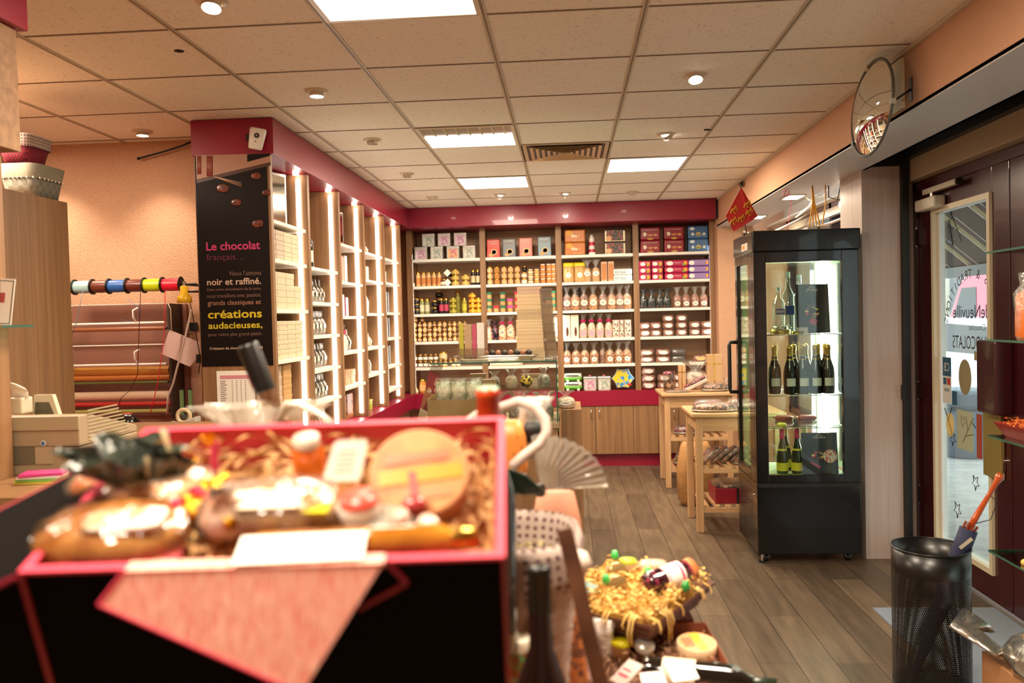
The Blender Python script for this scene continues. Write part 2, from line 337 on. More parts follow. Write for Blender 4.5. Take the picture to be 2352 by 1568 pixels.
for a, b in (((1.72, .80), (1.60, .95)), ((1.66, .87), (1.68, .95)), ((1.69, .84), (1.60, .86)), ((1.62, .93), (1.57, .9)), ((1.85, .83), (1.95, .97)), ((1.9, .9), (1.86, .98))): st.cyl((3.094, a[0], a[1]), (3.094, b[0], b[1]), .003, LT, 4)
st.build('star_sticker', d1)

# ------------------------------------------------------------ fascia and fixed shelving
# left run: end panel, uprights every 0.74 m, white shelves, LED strips; back run likewise
LU = [1.42, 2.09, 2.81, 3.54, 4.29, 5.02]
FB, FX, FY = 2.50, -.705, 5.34
t = thing('fascia', 'raspberry red fascia running around the shelving under the ceiling', 'fascia')
MB().box((-1.17, 1.40, FB), (FX, 5.34, H-.004), RED).build('side_run', t, .002)
MB().box((-1.17, FY, FB), (2.375, 5.94, H-.004), RED).build('back_run', t, .002)
t0 = t
MB().box((2.375, FY, FB), (2.398, 5.42, H-.004), BLKM).build('end_cap', t)
BASEZ = .80
u = thing('shelf_unit', 'tall oak wall shelving along the left with vertical LED strips', 'shelves')
MB().box((-1.165, 1.42, BASEZ), (-1.15, 5.94, FB-.002), OAK).build('back_panel', u)
for i, y in enumerate(LU):
    w = .022 if i else .02
    MB().box((-1.15, y-w, 0 if i == 0 else BASEZ), (-.73, y+w, FB-.002), OAK).build('upright', u, .002)
MB().box((-1.15, 5.05, BASEZ), (-.86, 5.08, FB-.002), OAK).build('corner_panel', u)
MB().box((-1.15, 1.445, .0), (-.78, 5.5, .66), OAK).build('base_cabinet', u); MB().box((-1.15, 1.445, .66), (-.71, 5.5, BASEZ), RED).build('base_band', u)
LSH = [[2.15, 1.93, 1.645, 1.355, 1.085], [1.925, 1.70, 1.48, 1.255, 1.04], [2.14, 1.862, 1.607, 1.342, 1.08], [2.135, 1.908, 1.632, 1.347, 1.122], [2.136, 1.916, 1.642, 1.406, 1.147, .93]]
for b, zs in enumerate(LSH):
    y0, y1 = LU[b]+.024, LU[b+1]-.024
    for z in zs:
        MB().box((-1.148, y0, z-.022), (-.745, y1, z), WHITE).build('shelf', u, .002)
    strip = MB().box((-.80, y1-.008, BASEZ+.03), (-.772, y1+.0, FB-.03), STRIP).build('led_strip', u)
    MB().box((-.80, y0, BASEZ+.03), (-.775, y0+.006, FB-.03), STRIP).build('led_strip', u)
    MB().lathe([(0, 0), (.02, 0), (.02, .006), (0, .006)], BULB, c=(-.79, y1-.03, FB-.010), n=12).build('spot_lamp_or_glint', u)  # glowing disc stands in for the strip top mirrored in the red underside
# back run
BY, BD = 5.56, 5.93
BX = [-.745, .022, .808, 1.598, 2.372]
v = thing('shelf_unit', 'oak back wall shelving of four lit bays under the fascia', 'shelves')
MB().box((-.78, BD, .79), (2.40, BD+.015, FB-.002), wood('light_oak_back', '9c7450', 'bc9068', 'x')).build('back_panel', v)
for i, x in enumerate(BX):
    MB().box((x-.02, BY+.02, .79), (x+.02, BD, FB-.002), OAK).box((x-.029, BY, .79), (x+.029, BY+.02, FB-.002), OAK).build('upright', v)
    for sx in (-1, 1):
        if (i == 0 and sx < 0) or (i == 4 and sx > 0): continue
        xx = x+sx*.0205; MB().box((min(xx, xx+sx*.007), BY+.0215, .83), (max(xx, xx+sx*.007), BY+.031, FB-.25), STRIP).build('led_strip', v)
BZ = [2.195, 1.915, 1.625, 1.335, 1.065]
for i in range(4):
    for z in BZ:
        MB().box((BX[i]+.0295, BY+.0, z-.028), (BX[i+1]-.0295, BD-.005, z), WHITE).build('shelf', v, .003)
MB().box((-.9, BY-.01, .635), (2.40, BD, .79), RED).build('base_band', v)
w = thing('base_cabinet', 'low oak cabinet run with steel bar handles on raspberry plinth', 'cabinet')
MB().box((.45, BY+.06, 0), (2.398, BD, .13), RED).build('plinth', w); MB().box((.45, BY+.02, .13), (2.398, BD, .633), OAK).build('body', w)
dx = at(1290, 980, 'y', BY).x
xs = [at(p, 980, 'y', BY).x for p in (1130, 1210, 1291, 1368, 1455, 1512, 1560, 1610, 1640)]
for a, b in zip(xs, xs[1:]):
    d = MB().box((a+.003, BY, .135), (b-.003, BY+.018, .63), OAK).build('door', w, .001)
for p, k in ((1358, 3), (1377, 4), (1548, 6)):
    h = at(p, 940, 'y', BY-.02); dd = [o for o in kids(w) if o.name.startswith('door')][k-1 if k < 8 else 7]
    MB().tube([(h.x, BY, h.z), (h.x, BY-.022, h.z-.006), (h.x, BY-.022, h.z-.09), (h.x, BY, h.z-.096)], .004, CHROME).build('handle', dd)
# poster panel and camera
POX0, POX1 = -1.149, -.745
pz0, pz1 = 1.335, 2.495
po = thing('poster', 'tall dark chocolate poster with pink, white and yellow French lettering', 'poster', (0, 1.40, 0))
MB().box((POX0, -.006, pz0), (POX1, 0, pz1), M('poster_black', '120907', .5, spec=.2)).build('sheet', po)
def PP(px, py): return at(px, py, 'y', 1.394)
pic = MB(); yb = -.0075
a, b_, c_, d_ = PP(450, 357), PP(620, 352), PP(622, 372), PP(452, 412)
pic.add([(p.x, yb, p.z) for p in (a, b_, c_, d_)], [(0, 1, 2, 3)], M('poster_cream', 'a87a62', .4))
a, b_, c_, d_ = PP(452, 412), PP(622, 372), PP(622, 380), PP(452, 421)
pic.add([(p.x, yb-.0003, p.z) for p in (a, b_, c_, d_)], [(0, 1, 2, 3)], M('poster_tray', '4a2a20', .4))
a, b_, c_, d_ = PP(568, 354), PP(620, 352), PP(620, 358), PP(568, 372)
pic.add([(p.x, yb-.0004, p.z) for p in (a, b_, c_, d_)], [(0, 1, 2, 3)], M('poster_black', '1a0e0c'))
SK = M('poster_skin', '8a4438', .5)
for p0, p1, r in ((458, 400, .012), (482, 405, .018)):
    q0, q1 = PP(p0, 358), PP(p0, p1); pic.tube([(q0.x, yb, q0.z), (q1.x, yb, q1.z)], r, SK, 8, flat=.1)
for k in range(3):
    q0, q1 = PP(490, 405), PP(555, 420+k*4); pic.tube([(q0.x, yb, q0.z), (q1.x, yb, q1.z)], .002, M('poster_fork', 'c89a7a', .4), 4)
CH = M('poster_chocolate', '3a1712', .3, col2='7a3a2a', scale=60, coat=.6)
for px, py, r in ((512, 432, .038), (543, 465, .03), (588, 404, .03), (612, 442, .026), (592, 514, .034)):
    q = PP(px, py); X = Matrix.Translation((q.x, yb, q.z)) @ Matrix.Rotation(PI/2, 4, 'X'); pic.X = X; pic.loft([(0, r, r*.7), (.002, r*.8, r*.55)], CH, 12, 2.2, .08); pic.X = Matrix()
pic.build('picture', po)
tt = MB(); PK = M('poster_pink', 'c0306a', .5); CW = M('poster_text_cream', 'c8a890', .5); CB = M('poster_text_tan', '9a6a54', .5); YL = M('poster_text_yellow', 'c8b020', .5); CD = M('poster_text_dim', '7a5a4c', .5); PD = M('poster_pink_dim', '7c2348', .5)
for body, x0, x1, yb_, hpx, mt, bo in (('Le chocolat', 474, 598, 575, 19, PK, .02), ('français…', 475, 562, 598, 15, PD, -.008), ("Nous l'aimons", 528, 600, 633, 11, CD, 0), ('noir et raffiné.', 476, 600, 655, 15, CW, .015),
      ('Dans notre chocolaterie de la Loire,', 476, 600, 668, 6, CD, .01), ('nous travaillons avec passion,', 476, 600, 684, 9, CD, 0), ('grands classiques et', 477, 600, 701, 11, CB, .01), ('créations', 478, 602, 731, 19, YL, .02), ('audacieuses,', 479, 603, 755, 15, YL, .015),
      ('pour votre plus grand plaisir.', 479, 603, 772, 8, CD, 0), ('Créateurs de chocolats depuis 1884', 482, 604, 803, 6, CW, .01), ('de', 596, 604, 817, 6, CW, 0)):
    q0, q1, q2 = PP(x0, yb_), PP(x1, yb_), PP(x0, yb_-hpx); tt.text(body, q0.x, q0.z, q1.x-q0.x, q2.z-q0.z, mt, -.0072, bold=bo)
tt.build('lettering', po)
q = at(497, 852, 'y', 1.395)
ls = thing('price_list', 'white printed list with pink header taped under dark poster', 'paper', (0, 1.397, 0))
MB().box((q.x, -.002, q.z-.42), (q.x+.215, 0, q.z), PAPER).build('sheet', ls)
tb = MB(); tb.box((q.x+.02, -.003, q.z-.045), (q.x+.2, -.002, q.z-.025), M('pink_header', 'd08a94', .6))
for k in range(26):
    z = q.z-.055-k*.0105; 
    if k in (19, 22): continue
    tb.box((q.x+.02, -.003, z-.004), (q.x+.045+random.random()*.02, -.002, z), M('print_grey', '8a7a74', .6))
    for xx in (.085, .11, .135, .16): 
        if k < 18: tb.box((q.x+xx, -.003, z-.004), (q.x+xx+.006, -.002, z), M('print_grey', '8a7a74', .6))
tb.build('print', ls)
sc = thing('security_camera', 'white wall camera mounted on red fascia above the dark poster', 'camera', at(590, 318, 'y', 1.36))
MB().loft([(-.06, .032, .014), (-.055, .037, .018), (.045, .045, .022), (.055, .040, .018)], WHITE, 20, 4).build('body', sc, rot=(0, .2, 0))
MB().cyl((.008, -.024, .012), (.008, -.016, .012), .014, BLKM).cyl((.008, -.026, .012), (.008, -.024, .012), .006, CHROME).cyl((.0, -.0225, -.02), (.0, -.018, -.02), .003, BLKM).build('lens', sc)
MB().cb((-.045, .012, .01), (.03, .03, .03), BLKM).cyl((-.045, .02, .01), (-.02, .0, 0), .008, BLKM).build('bracket', sc)

# ------------------------------------------------------------ ceiling fittings
def ceil_panel(x0, y0, label, half=False):
    t = thing('ceiling_light', label, 'ceiling light', (x0+.3, y0+.3, H), group='square fluorescent panels in the ceiling')
    f = MB()
    for a, b in (((-.295, -.295, -.008), (.295, -.275, -.001)), ((-.295, .275, -.008), (.295, .295, -.001)), ((-.295, -.275, -.008), (-.275, .275, -.001)), ((.275, -.275, -.008), (.295, .275, -.001))): f.box(a, b, M('panel_frame', 'd8ccb4', .35))
    f.build('frame', t)
    y = -.06 if half else -.275
    MB().box((-.275, y, -.006), (.275, .275, -.001), PANEL).build('diffuser', t)
    if half:
        l = MB(); l.box((-.275, -.275, -.002), (.275, -.06, -.0005), M('louvre_dark', '8a7a68', .3, .7))
        for k in range(8): l.box((-.275+k*.072, -.275, -.0065), (-.266+k*.072, -.06, -.002), M('louvre_fin', 'a8c0a0', .25, .8))
        l.build('louvre', t)
    ld = bpy.data.lights.new('panel_lamp', 'AREA'); ld.shape = 'RECTANGLE'; ld.size = .52; ld.size_y = .3 if half else .52; ld.energy = PANEL_W*(.6 if half else 1); ld.color = WARM
    lo = bpy.data.objects.new('panel_lamp', ld); COL.objects.link(lo); lo.parent = t; lo.location = (0, .1 if half else 0, -.012)
ceil_panel(0, -.6, 'large bright ceiling panel cut off by the top edge'); ceil_panel(0, 1.8, 'ceiling panel with one dark louvred side beside the air vent', True)
ceil_panel(0, 3.6, 'small far ceiling panel, the nearest to the back fascia'); ceil_panel(1.2, 3.0, 'right hand ceiling panel beyond the air vent')
for k, (x, y) in enumerate(((0, -3.0), (1.2, -1.8), (-1.8, -1.8), (-2.4, .0))): ceil_panel(x, y, ['added unseen ceiling panel straight above the camera', 'added unseen ceiling panel right of and above the camera', 'added unseen ceiling panel over the sales counter on the left', 'added unseen ceiling panel by the packing corner'][k])  # panels out of view, added for more light on the foreground
t = thing('air_vent', 'square four way air diffuser between ceiling panels', 'air vent', (.9, 2.7, H), group=None)
f = MB(); VM = M('vent_metal', 'b8a27e', .35, .4); f.box((-.295, -.295, -.004), (.295, .295, -.001), VM); f.build('plate', t)
f = MB()
for k in range(6):
    r = .24-.038*k
    for a in range(4):
        f.X = Matrix.Rotation(a*PI/2, 4, 'Z'); f.add([(-r, -r, -.012), (r, -r, -.012), (r-.02, -r+.02, -.004), (-r+.02, -r+.02, -.004), (-r, -r, -.015), (r, -r, -.015)], [(0, 1, 2, 3), (4, 5, 1, 0), (3, 2, 5, 4)], M('vent_vane', 'c8ab84', .3, .5))
f.build('vanes', t)
f = MB().box((-.262, -.262, -.0042), (.262, .262, -.0038), M('vent_dark', '4a3826', .6)).build('cavity', t)
def spot(x, y, label, on=1, tilt=(0, 0), z=H, power=1.0):
    t = thing('recessed_spotlight', label, 'spotlight', (x, y, z), group='round spotlights set in the ceiling')
    MB().lathe([(.035, -.012), (.055, -.008), (.058, 0)], M('spot_ring', 'd0bfa6', .35), n=24, caps=False).build('trim_ring', t)
    g = MB(); g.X = Matrix.Rotation(tilt[0], 4, 'X') @ Matrix.Rotation(tilt[1], 4, 'Y'); g.lathe([(.033, .005), (.033, -.03), (.0, -.03)][:2], M('spot_can', 'c8b8a0', .35), n=20, caps=False).build('lamp_housing', t)
    g = MB(); g.X = Matrix.Rotation(tilt[0], 4, 'X') @ Matrix.Rotation(tilt[1], 4, 'Y')
    g.lathe([(0, -.030), (.030, -.028), (.030, -.024), (0, -.024)], BULB if on else M('lamp_off', 'a89a80', .2), n=20); g.build('lamp', t)
    if on:
        ld = bpy.data.lights.new('spot_lamp_or_glint', 'SPOT'); ld.energy = SPOT_W*power; ld.color = WARM; ld.spot_size = 1.7; ld.spot_blend = .8; ld.shadow_soft_size = .03
        lo = bpy.data.objects.new('spot_lamp_or_glint', ld); COL.objects.link(lo); lo.parent = t; lo.location = (0, 0, -.04)
        lo.rotation_euler = (tilt[0], tilt[1], 0)
spot(-.315, .925, 'lit spotlight left of the large panel'); spot(-.333, -.254, 'lit spotlight at the top edge left of the large panel', tilt=(-.3, 0))
spot(-1.546, 1.60, 'lit spotlight near the pink packing wall', power=1.1); spot(-2.25, 1.62, 'spotlight partly behind the red crochet basket', 1, power=1.2)
spot(-.306, 2.07, 'unlit spotlight beyond the lit one, above the side fascia', 0); spot(-.326, 3.32, 'unlit flush spotlight farther along the side fascia', 0)
spot(-.336, 4.61, 'lit spotlight in the far left corner of the ceiling', tilt=(.35, 0)); spot(.292, 4.6, 'spotlight turned aside, below the farthest panel', 1, (.9, .3), power=.5)
spot(.89, 4.65, 'spotlight turned aside in the middle of the last row', 1, (.9, .2), power=.5); spot(1.512, 4.72, 'lit spotlight right in the last row before the fascia', tilt=(.35, 0))
spot(1.521, .94, 'brightest lit spotlight on the right half of the ceiling', tilt=(-.4, 0)); spot(1.533, 2.24, 'spotlight turned sideways left of the black mark', 1, (.9, -.5), power=.6)
spot(.25, -2.05, 'spotlight over the gift box table', power=.55, tilt=(-.2, 0)); spot(.55, -3.0, 'added unseen spotlight behind the camera aimed at the gift box', power=.75, tilt=(.45, 0)); spot(1.2, -1.5, 'spotlight over the trays on the table', power=.45); spot(2.0, -.6, 'spotlight over the glass shelf stand', power=.5)  # the one behind the camera is unseen, added to brighten the pink flap
# small lamps under the soffit
for px, py, lb in ((1822, 451, 'square downlight under the soffit right of the red bow'), (1738, 497, 'square downlight under the soffit next to the flag')):
    q = at(px, py, 'z', SZ); t = thing('downlight', lb, 'spotlight', q, group='square downlights under the soffit')
    MB().box((-.07, -.11, -.008), (.07, .11, -.001), M('spot_ring', 'd0bfa6')).build('frame', t); MB().box((-.055, -.095, -.010), (.055, .095, -.008), BULB).build('diffuser', t)
    ld = bpy.data.lights.new('downlight_lamp', 'AREA'); ld.size = .1; ld.energy = 4; ld.color = WARM; lo = bpy.data.objects.new('downlight_lamp', ld); COL.objects.link(lo); lo.parent = t; lo.location = (0, 0, -.02)

# ------------------------------------------------------------ goods: builders (origin at the base centre, front towards -y)
BAYN = ['first', 'second', 'third', 'fourth']; ROWN = ['top', 'second', 'third', 'fourth', 'fifth', 'bottom']
def zx2x(zx, zy): return -.711+((zx-107)-(zy-417)*.025)*.001289
ROWZY = [400, 610, 850, 1080, 1290, 1500]
def where(b, r): return f'{ROWN[r]} shelf, {BAYN[b]} back bay'
def ms(hexv, rough=.35, **k): return M('c_'+hexv+(k.get('col2') or ''), hexv, rough, **k)
def jar(r, h, body, lid='gold', label=None, bulb=0, lidh=.16):
    def f():
        t = thing('jar'); LM = GOLD if lid == 'gold' else ms(lid)
        hb = h*(1-lidh)
        if bulb: pr = [(r*.5, 0), (r*.9, hb*.08), (r, hb*.45), (r*.85, hb*.8), (r*.62, hb*.95), (r*.62, hb)]
        else: pr = [(r*.86, 0), (r, hb*.06), (r, hb*.82), (r*.8, hb*.95), (r*.8, hb)]
        MB().lathe(pr, body, n=14).build('glass_body', t)
        lr = r*(.72 if bulb else .88); MB().lathe([(lr, hb), (lr, h-.001), (lr*.9, h)], LM, n=14).build('lid', t)
        if label: MB().lathe([(r*1.01, hb*.2), (r*1.01, hb*.7)], ms(label, .6), n=14, caps=False).build('label', t)
        return t
    return f
AMBER = ms('b06a24', .15, col2='d89040', scale=60); BROWN = ms('4a2614', .2, col2='7a4422', scale=80); TANJ = ms('c89058', .25, col2='e0b078', scale=70)
OLIVE = ms('7a7020', .12, col2='b0a438', scale=60); ORJ = ms('c87818', .12, col2='f0b030', scale=60); DARKJ = ms('140c0a', .12); GREENJ = ms('5c6034', .15, col2='a0a060', scale=90); YELJ = ms('b89040', .15, col2='d8c070', scale=70)
COOK = M('cookies', '8a4c22', .6, col2='d89a58', kind='vor', scale=55, bump=.8); COOKD = M('dark_biscuits', '5c2c18', .6, col2='a86840', kind='vor', scale=60, bump=.8); CHES = M('glazed_chestnuts', '4a1c10', .25, col2='a05a38', kind='vor', scale=42, lo=.1, hi=.6, bump=.9)
CAND = M('mixed_sweets', 'c85a28', .4, col2='f0d8b0', kind='cell', scale=70); PALEC = M('pale_nougat', 'c8a488', .5, col2='f0dcc8', kind='vor', scale=60, bump=.5); STICKS = M('breadsticks', 'b07a40', .6, col2='e0b478', scale=1, stretch=(160, 20, 3))
BLKC = M('black_cellophane', '0a0a0a', .12, col2='3a3a36', scale=40, bump=.8, coat=.6); MULTI = M('confetti_cellophane', '140c10', .2, col2='d84a8a', kind='cell', scale=120, lo=.75, hi=.9, bump=.5)
PINKR = M('hot_pink_ribbon', 'd8206a', .3); BROWNFOIL = M('dark_brown_wrap', '2c1412', .25, bump=.8, bscale=50, coat=.4)
def bag(w, d, h, fill, top=CELLO, topw=1.0, label='f0e8dc', lab=(.5, .34, .22), bow=None, body=None):
    "filled bag: contents to 60 %, neck, flared top"
    def f():
        t = thing('gift_bag'); hb = h*.62
        MB().loft([(0, w*.40, d*.38), (hb*.1, w*.48, d*.48), (hb*.55, w*.5, d*.5), (hb*.85, w*.42, d*.42), (hb, w*.2, d*.2)], fill, 16, 3, .05, seed=3).build('contents', t)
        MB().loft([(.001, w*.42, d*.4), (hb*.1, w*.51, d*.52), (hb*.6, w*.53, d*.54), (hb*.9, w*.44, d*.42), (h*.70, w*.14, d*.14, .1), (h*.82, w*.22*topw, d*.2, .2), (h, w*.42*topw, d*.22, .35)], top, 28, 2.6, .03, caps=(0, 0), seed=5).build('wrapper', t)
        if bow:
            b = MB(); z = h*.71; b.lathe([(w*.17, z-.006), (w*.17, z+.006)], bow, n=12)
            for sx in (-1, 1): b.tube([(0, -d*.2, z), (sx*w*.18, -d*.28, z+.014), (sx*w*.32, -d*.26, z), (sx*w*.18, -d*.24, z-.012), (0, -d*.2, z)], .005, bow, 6)
            b.build('bow', t)
        if label:
            zc = hb*lab[0]; n = 20; rx, rz = w*lab[1], h*lab[2]*.5; m = ms(label, .6); L = MB()
            L.prism([(rx*math.cos(2*PI*i/n), zc+rz*math.sin(2*PI*i/n)) for i in range(n)], -d*.555, -d*.545, m)
            L.prism([(rx*.6*math.cos(2*PI*i/n), zc+rz*.3*math.sin(2*PI*i/n)) for i in range(n)], -d*.558, -d*.554, ms('a09c98', .6)); L.build('label', t)
        return t
    return f
def tin(w, d, h, col, motif=None, frame=None, kind='tin', txt=None, blobs=(), lid=False):
    def f():
        t = thing(kind); m = ms(col) if isinstance(col, str) else col
        MB().box((-w/2, -d/2, 0), (w/2, d/2, h*(.84 if lid else 1)), m).build('body', t, min(.012, w*.06))
        if lid: MB().box((-w/2-.003, -d/2-.003, h*.80), (w/2+.003, d/2+.003, h), m if not frame else ms(frame, .3, metal=.6)).build('lid', t, .006)
        p = MB(); y = -d/2-.0012
        if frame:
            FM = ms(frame, .3, metal=.6)
            for a, e in (((-w/2, 0), (-w*.42, h*.84)), ((w*.42, 0), (w/2, h*.84)), ((-w/2, 0), (w/2, h*.05))): p.box((a[0], y-.001, a[1]), (e[0], y+.002, e[1]), FM)
        if motif: p.box((-w*.40, y, h*.09), (w*.40, y+.002, h*(.76 if lid else .9)), ms(*motif) if isinstance(motif, tuple) else motif)
        for (bx, bz, rx, rz, c) in blobs:
            p.prism([(w*bx+w*rx*math.cos(2*PI*i/16), h*bz+h*rz*math.sin(2*PI*i/16)) for i in range(16)], y-.0015, y-.0005, ms(c, .5))
        if p.v: p.build('front_print', t)
        if txt:
            tm = MB()
            for (s_, x, z, ww, hh, c) in txt: tm.text(s_, w*x, h*z, w*ww, h*hh, ms(c, .5), y-.003)
            tm.build('lettering', t)
        return t
    return f
def pouch(w, d, h, fill, lab='f0ebe2', labm=(.5, .32, .3)):
    "pillow pack lying or stacked, oval label in front"
    def f():
        t = thing('sweet_pack')
        MB().loft([(0, w*.44, d*.4), (h*.2, w*.5, d*.5), (h*.7, w*.5, d*.48), (h, w*.40, d*.36)], fill, 18, 4, .03, seed=2).build('contents', t)
        MB().loft([(-.0005, w*.45, d*.41), (h*.2, w*.52, d*.53), (h*.7, w*.53, d*.52), (h*1.03, w*.43, d*.38)], CELLO, 24, 4, .04, seed=8).build('wrapper', t)
        if lab:
            n = 18; L = MB().prism([(w*labm[1]*math.cos(2*PI*i/n), h*labm[0]+h*labm[2]*math.sin(2*PI*i/n)) for i in range(n)], -d*.60, -d*.585, ms(lab, .6)); L.build('label', t)
        return t
    return f

# --- back wall, bay by bay ------------------------------------------------------
Z = [z+.0005 for z in BZ]+[.7905]
FY0 = BY+.10
def place(key, fn, zx, r, desc, cat, group=None, lev=0, y=None, dz=0, b=0, rz=0, scale=None):
    return inst(key, fn, desc, cat, (zx2x(zx, ROWZY[r]), y if y is not None else FY0, Z[r]+dz), rz, group, scale)
# bay one
TB_ = [('tp', 'b87a9c', 'pink'), ('tg', 'a8b4a8', 'green'), ('to', 'c8708c', 'pink')]
def sqtin(k): c = {'tp': 'b888a8', 'tg': 'b4bcb4', 'to': 'd0809c'}[k]; return tin(.125, .10, .135, 'd0c8bc', ('e0d0d0',), 'c8c4bc', 'biscuit_tin', blobs=[(0, .45, .26, .25, c), (-.2, .3, .1, .08, 'a0a8a0'), (.18, .62, .1, .08, c)], lid=True)
def sq2(k):
    c = {'tp': ('b07898', 'e0c4cc'), 'tg': ('8a9c90', 'dcd8cc'), 'to': ('c86a88', 'e8c080')}[k]
    return tin(.125, .10, .135, 'd0c8bc', M('tin_print_'+k, c[0], .4, col2=c[1], scale=34), 'c8c4bc', 'biscuit_tin', lid=True)
for i, (zx, k) in enumerate(((167, 'tp'), (297, 'tg'), (430, 'to'), (562, 'tg'))):
    place('sq'+k, sq2(k), zx, 0, f"square {'pale green' if k=='tg' else 'pink'} patterned tin, {ORD[i]} in the lower row, top shelf, first back bay", 'tin', 'square tins on the top shelf of the first back bay')
for i, (zx, k) in enumerate(((232, 'tg'), (360, 'tp'), (492, 'tp'))):
    place('sq'+k, sq2(k), zx, 0, f"square {'pale green' if k=='tg' else 'pink'} patterned tin, {ORD[i]} in the upper row, top shelf, first back bay", 'tin', 'square tins on the top shelf of the first back bay', dz=.136)
G = 'jars on the shelves of the first back bay'
def jr(key, fn, zxs, r, desc, dz=0, y=None, row='', group=G, bay=0):
    for i, zx in enumerate(zxs):
        place(key, fn, zx, r, f"{desc}, {ORD[i]+' from left' if len(zxs) > 1 else ''}{row}, {where(bay, r)}".replace(', ,', ','), 'jar', group, dz=dz, y=y)
place('jsm', jar(.018, .05, TANJ, 'gold', 'e8dcc8'), 97, 1, f'tiny pale jar at left end, {where(0, 1)}', 'jar', G)
jr('jtall', jar(.024, .155, TANJ, 'gold', 'c07838'), (142, 185, 227, 270, 312), 1, 'tall orange jar with gold lid')
jr('jsq', jar(.038, .075, BROWN, 'gold', 'e8dcc8'), (350,), 1, 'squat brown jar carrying a paper tag')
for k in range(2): place('jsqt', jar(.036, .07, DARKJ, 'gold'), 385, 1, f"squat dark jar behind the tags, {'upper' if k else 'lower'} of two, {where(0, 1)}", 'jar', G, dz=k*.1, y=FY0+.08)
for k, (zx, dz) in enumerate(((385, .035), (385, .135))):
    t = thing('paper_tag', f"cream diamond paper tag, {'upper' if k else 'lower'} of two, {where(0, 1)}", 'tag', (zx2x(zx, 610), FY0-.045, Z[1]+dz), group='paper tags among the jars')
    MB().prism([(0, -.04), (.04, .0), (0, .04), (-.04, 0)], 0, .001, PAPER).build('card', t); MB().tube([(0, 0, .038), (.004, .02, .06), (.0, .03, .075)], .001, INK, 5).build('string', t)
LV = ['bottom', 'middle', 'upper', 'topmost']
for zx, n, h, key, m, nm, r in ((445, 3, .058, 'jb1', YELJ, 'golden', 1), (527, 2, .058, 'jb1', YELJ, 'golden', 1), (428, 3, .055, 'jb2', OLIVE, 'olive green', 2), (585, 4, .053, 'jb3', ORJ, 'orange', 2), (634, 3, .053, 'jb3', ORJ, 'orange', 2)):
    for k in range(n):
        place(key, jar(.046 if r == 1 else .042, h, m, 'gold', bulb=1, lidh=.2), zx, r, f"{nm} round jar, {LV[k]} of {'left' if zx in (445, 585, 428) else 'right'} stack, {where(0, r)}", 'jar', G, dz=k*h)
jr('jdk', jar(.022, .165, DARKJ, 'gold', 'c8b088'), (590, 629), 1, 'tall dark jar with pale label')
for k in range(3): jr('jbk', jar(.030, .055, DARKJ, 'gold'), (100, 132), 2, f'small black jar, {LV[k]} of stack', dz=k*.055)
jr('jgr', jar(.024, .165, GREENJ, 'gold', 'c8c4a0'), (172, 215), 2, 'tall pale green jar with gold lid')
for k in range(2): place('jbo', jar(.045, .07, DARKJ, 'gold', bulb=1, lidh=.2), 275, 2, f'round black jar, {LV[k]} of stack, {where(0, 2)}', 'jar', G, dz=k*.071)
place('jbo', None, 302, 2, f'round black jar raised behind the others, {where(0, 2)}', 'jar', G, dz=.175, y=FY0+.1)
place('jtd', jar(.03, .175, DARKJ, 'gold'), 302, 2, f'tall black jar carrying a round one, {where(0, 2)}', 'jar', G, y=FY0+.1)
jr('jpk', jar(.024, .165, DARKJ, 'gold', 'b03858'), (330, 370), 2, 'tall black jar with pink label')
jr('jyl', jar(.03, .24, OLIVE, 'gold', '9a9040'), (455,), 2, 'tallest olive jar standing at the back', y=FY0+.12); jr('jyl2', jar(.026, .165, OLIVE, 'gold', 'b8b030'), (520,), 2, 'tall olive jar with yellow label')
jx = [112+41*i for i in range(11)]
for k in range(4):
    for i, zx in enumerate(jx):
        if k == 3 and i in (): continue
        key = 'jm' + 'abc'[(i*7+k*5) % 3]
        place(key, jar(.021, .0515, [TANJ, BROWN, AMBER][(i*7+k*5) % 3], 'gold', ['d8b888', 'c8a070', 'e0c8a0'][(i*7+k*5) % 3]), zx+random.uniform(-3, 3), 3, f"small jar, {ORD[i]} from left in {['lowest','second','third','highest'][k]} row, {where(0, 3)}", 'jar', 'rows of small jars on the fourth shelf', dz=k*.0517)
jr('jmb', jar(.018, .05, AMBER, 'gold', 'e0c8a0'), (122, 178), 3, 'little jar on top of the jar rows', dz=.207)
for k in range(2): jr('jwl', jar(.024, .068, BROWN, 'gold', 'e8e0d0'), (112, 158, 200, 243, 285), 4, f'white-labelled jar in {LV[k] if k else "lower"} row', dz=k*.069)
for k in range(2): place('jwb', jar(.043, .08, YELJ, 'gold', 'd8c8a0'), 345, 4, f'wide beige jar, {LV[k]} of two, {where(0, 4)}', 'jar', G, dz=k*.081)
jr('jwc', jar(.024, .05, TANJ, 'gold', 'e8dcc8'), (430, 468), 4, 'low pale jar with gold lid')
jr('jam', jar(.036, .15, AMBER, 'gold', 'd8a868'), (176,), 5, 'big amber preserve jar'); jr('jwd', jar(.026, .06, TANJ, 'gold', 'e8dcc8'), (118, 228), 5, 'small pale jar beside the amber one'); 
for k in range(2): place('jwe', jar(.03, .07, TANJ, 'gold', 'f0e8d8'), 290, 5, f'pale labelled jar, {LV[k]} of two, {where(0, 5)}', 'jar', G, dz=k*.071)
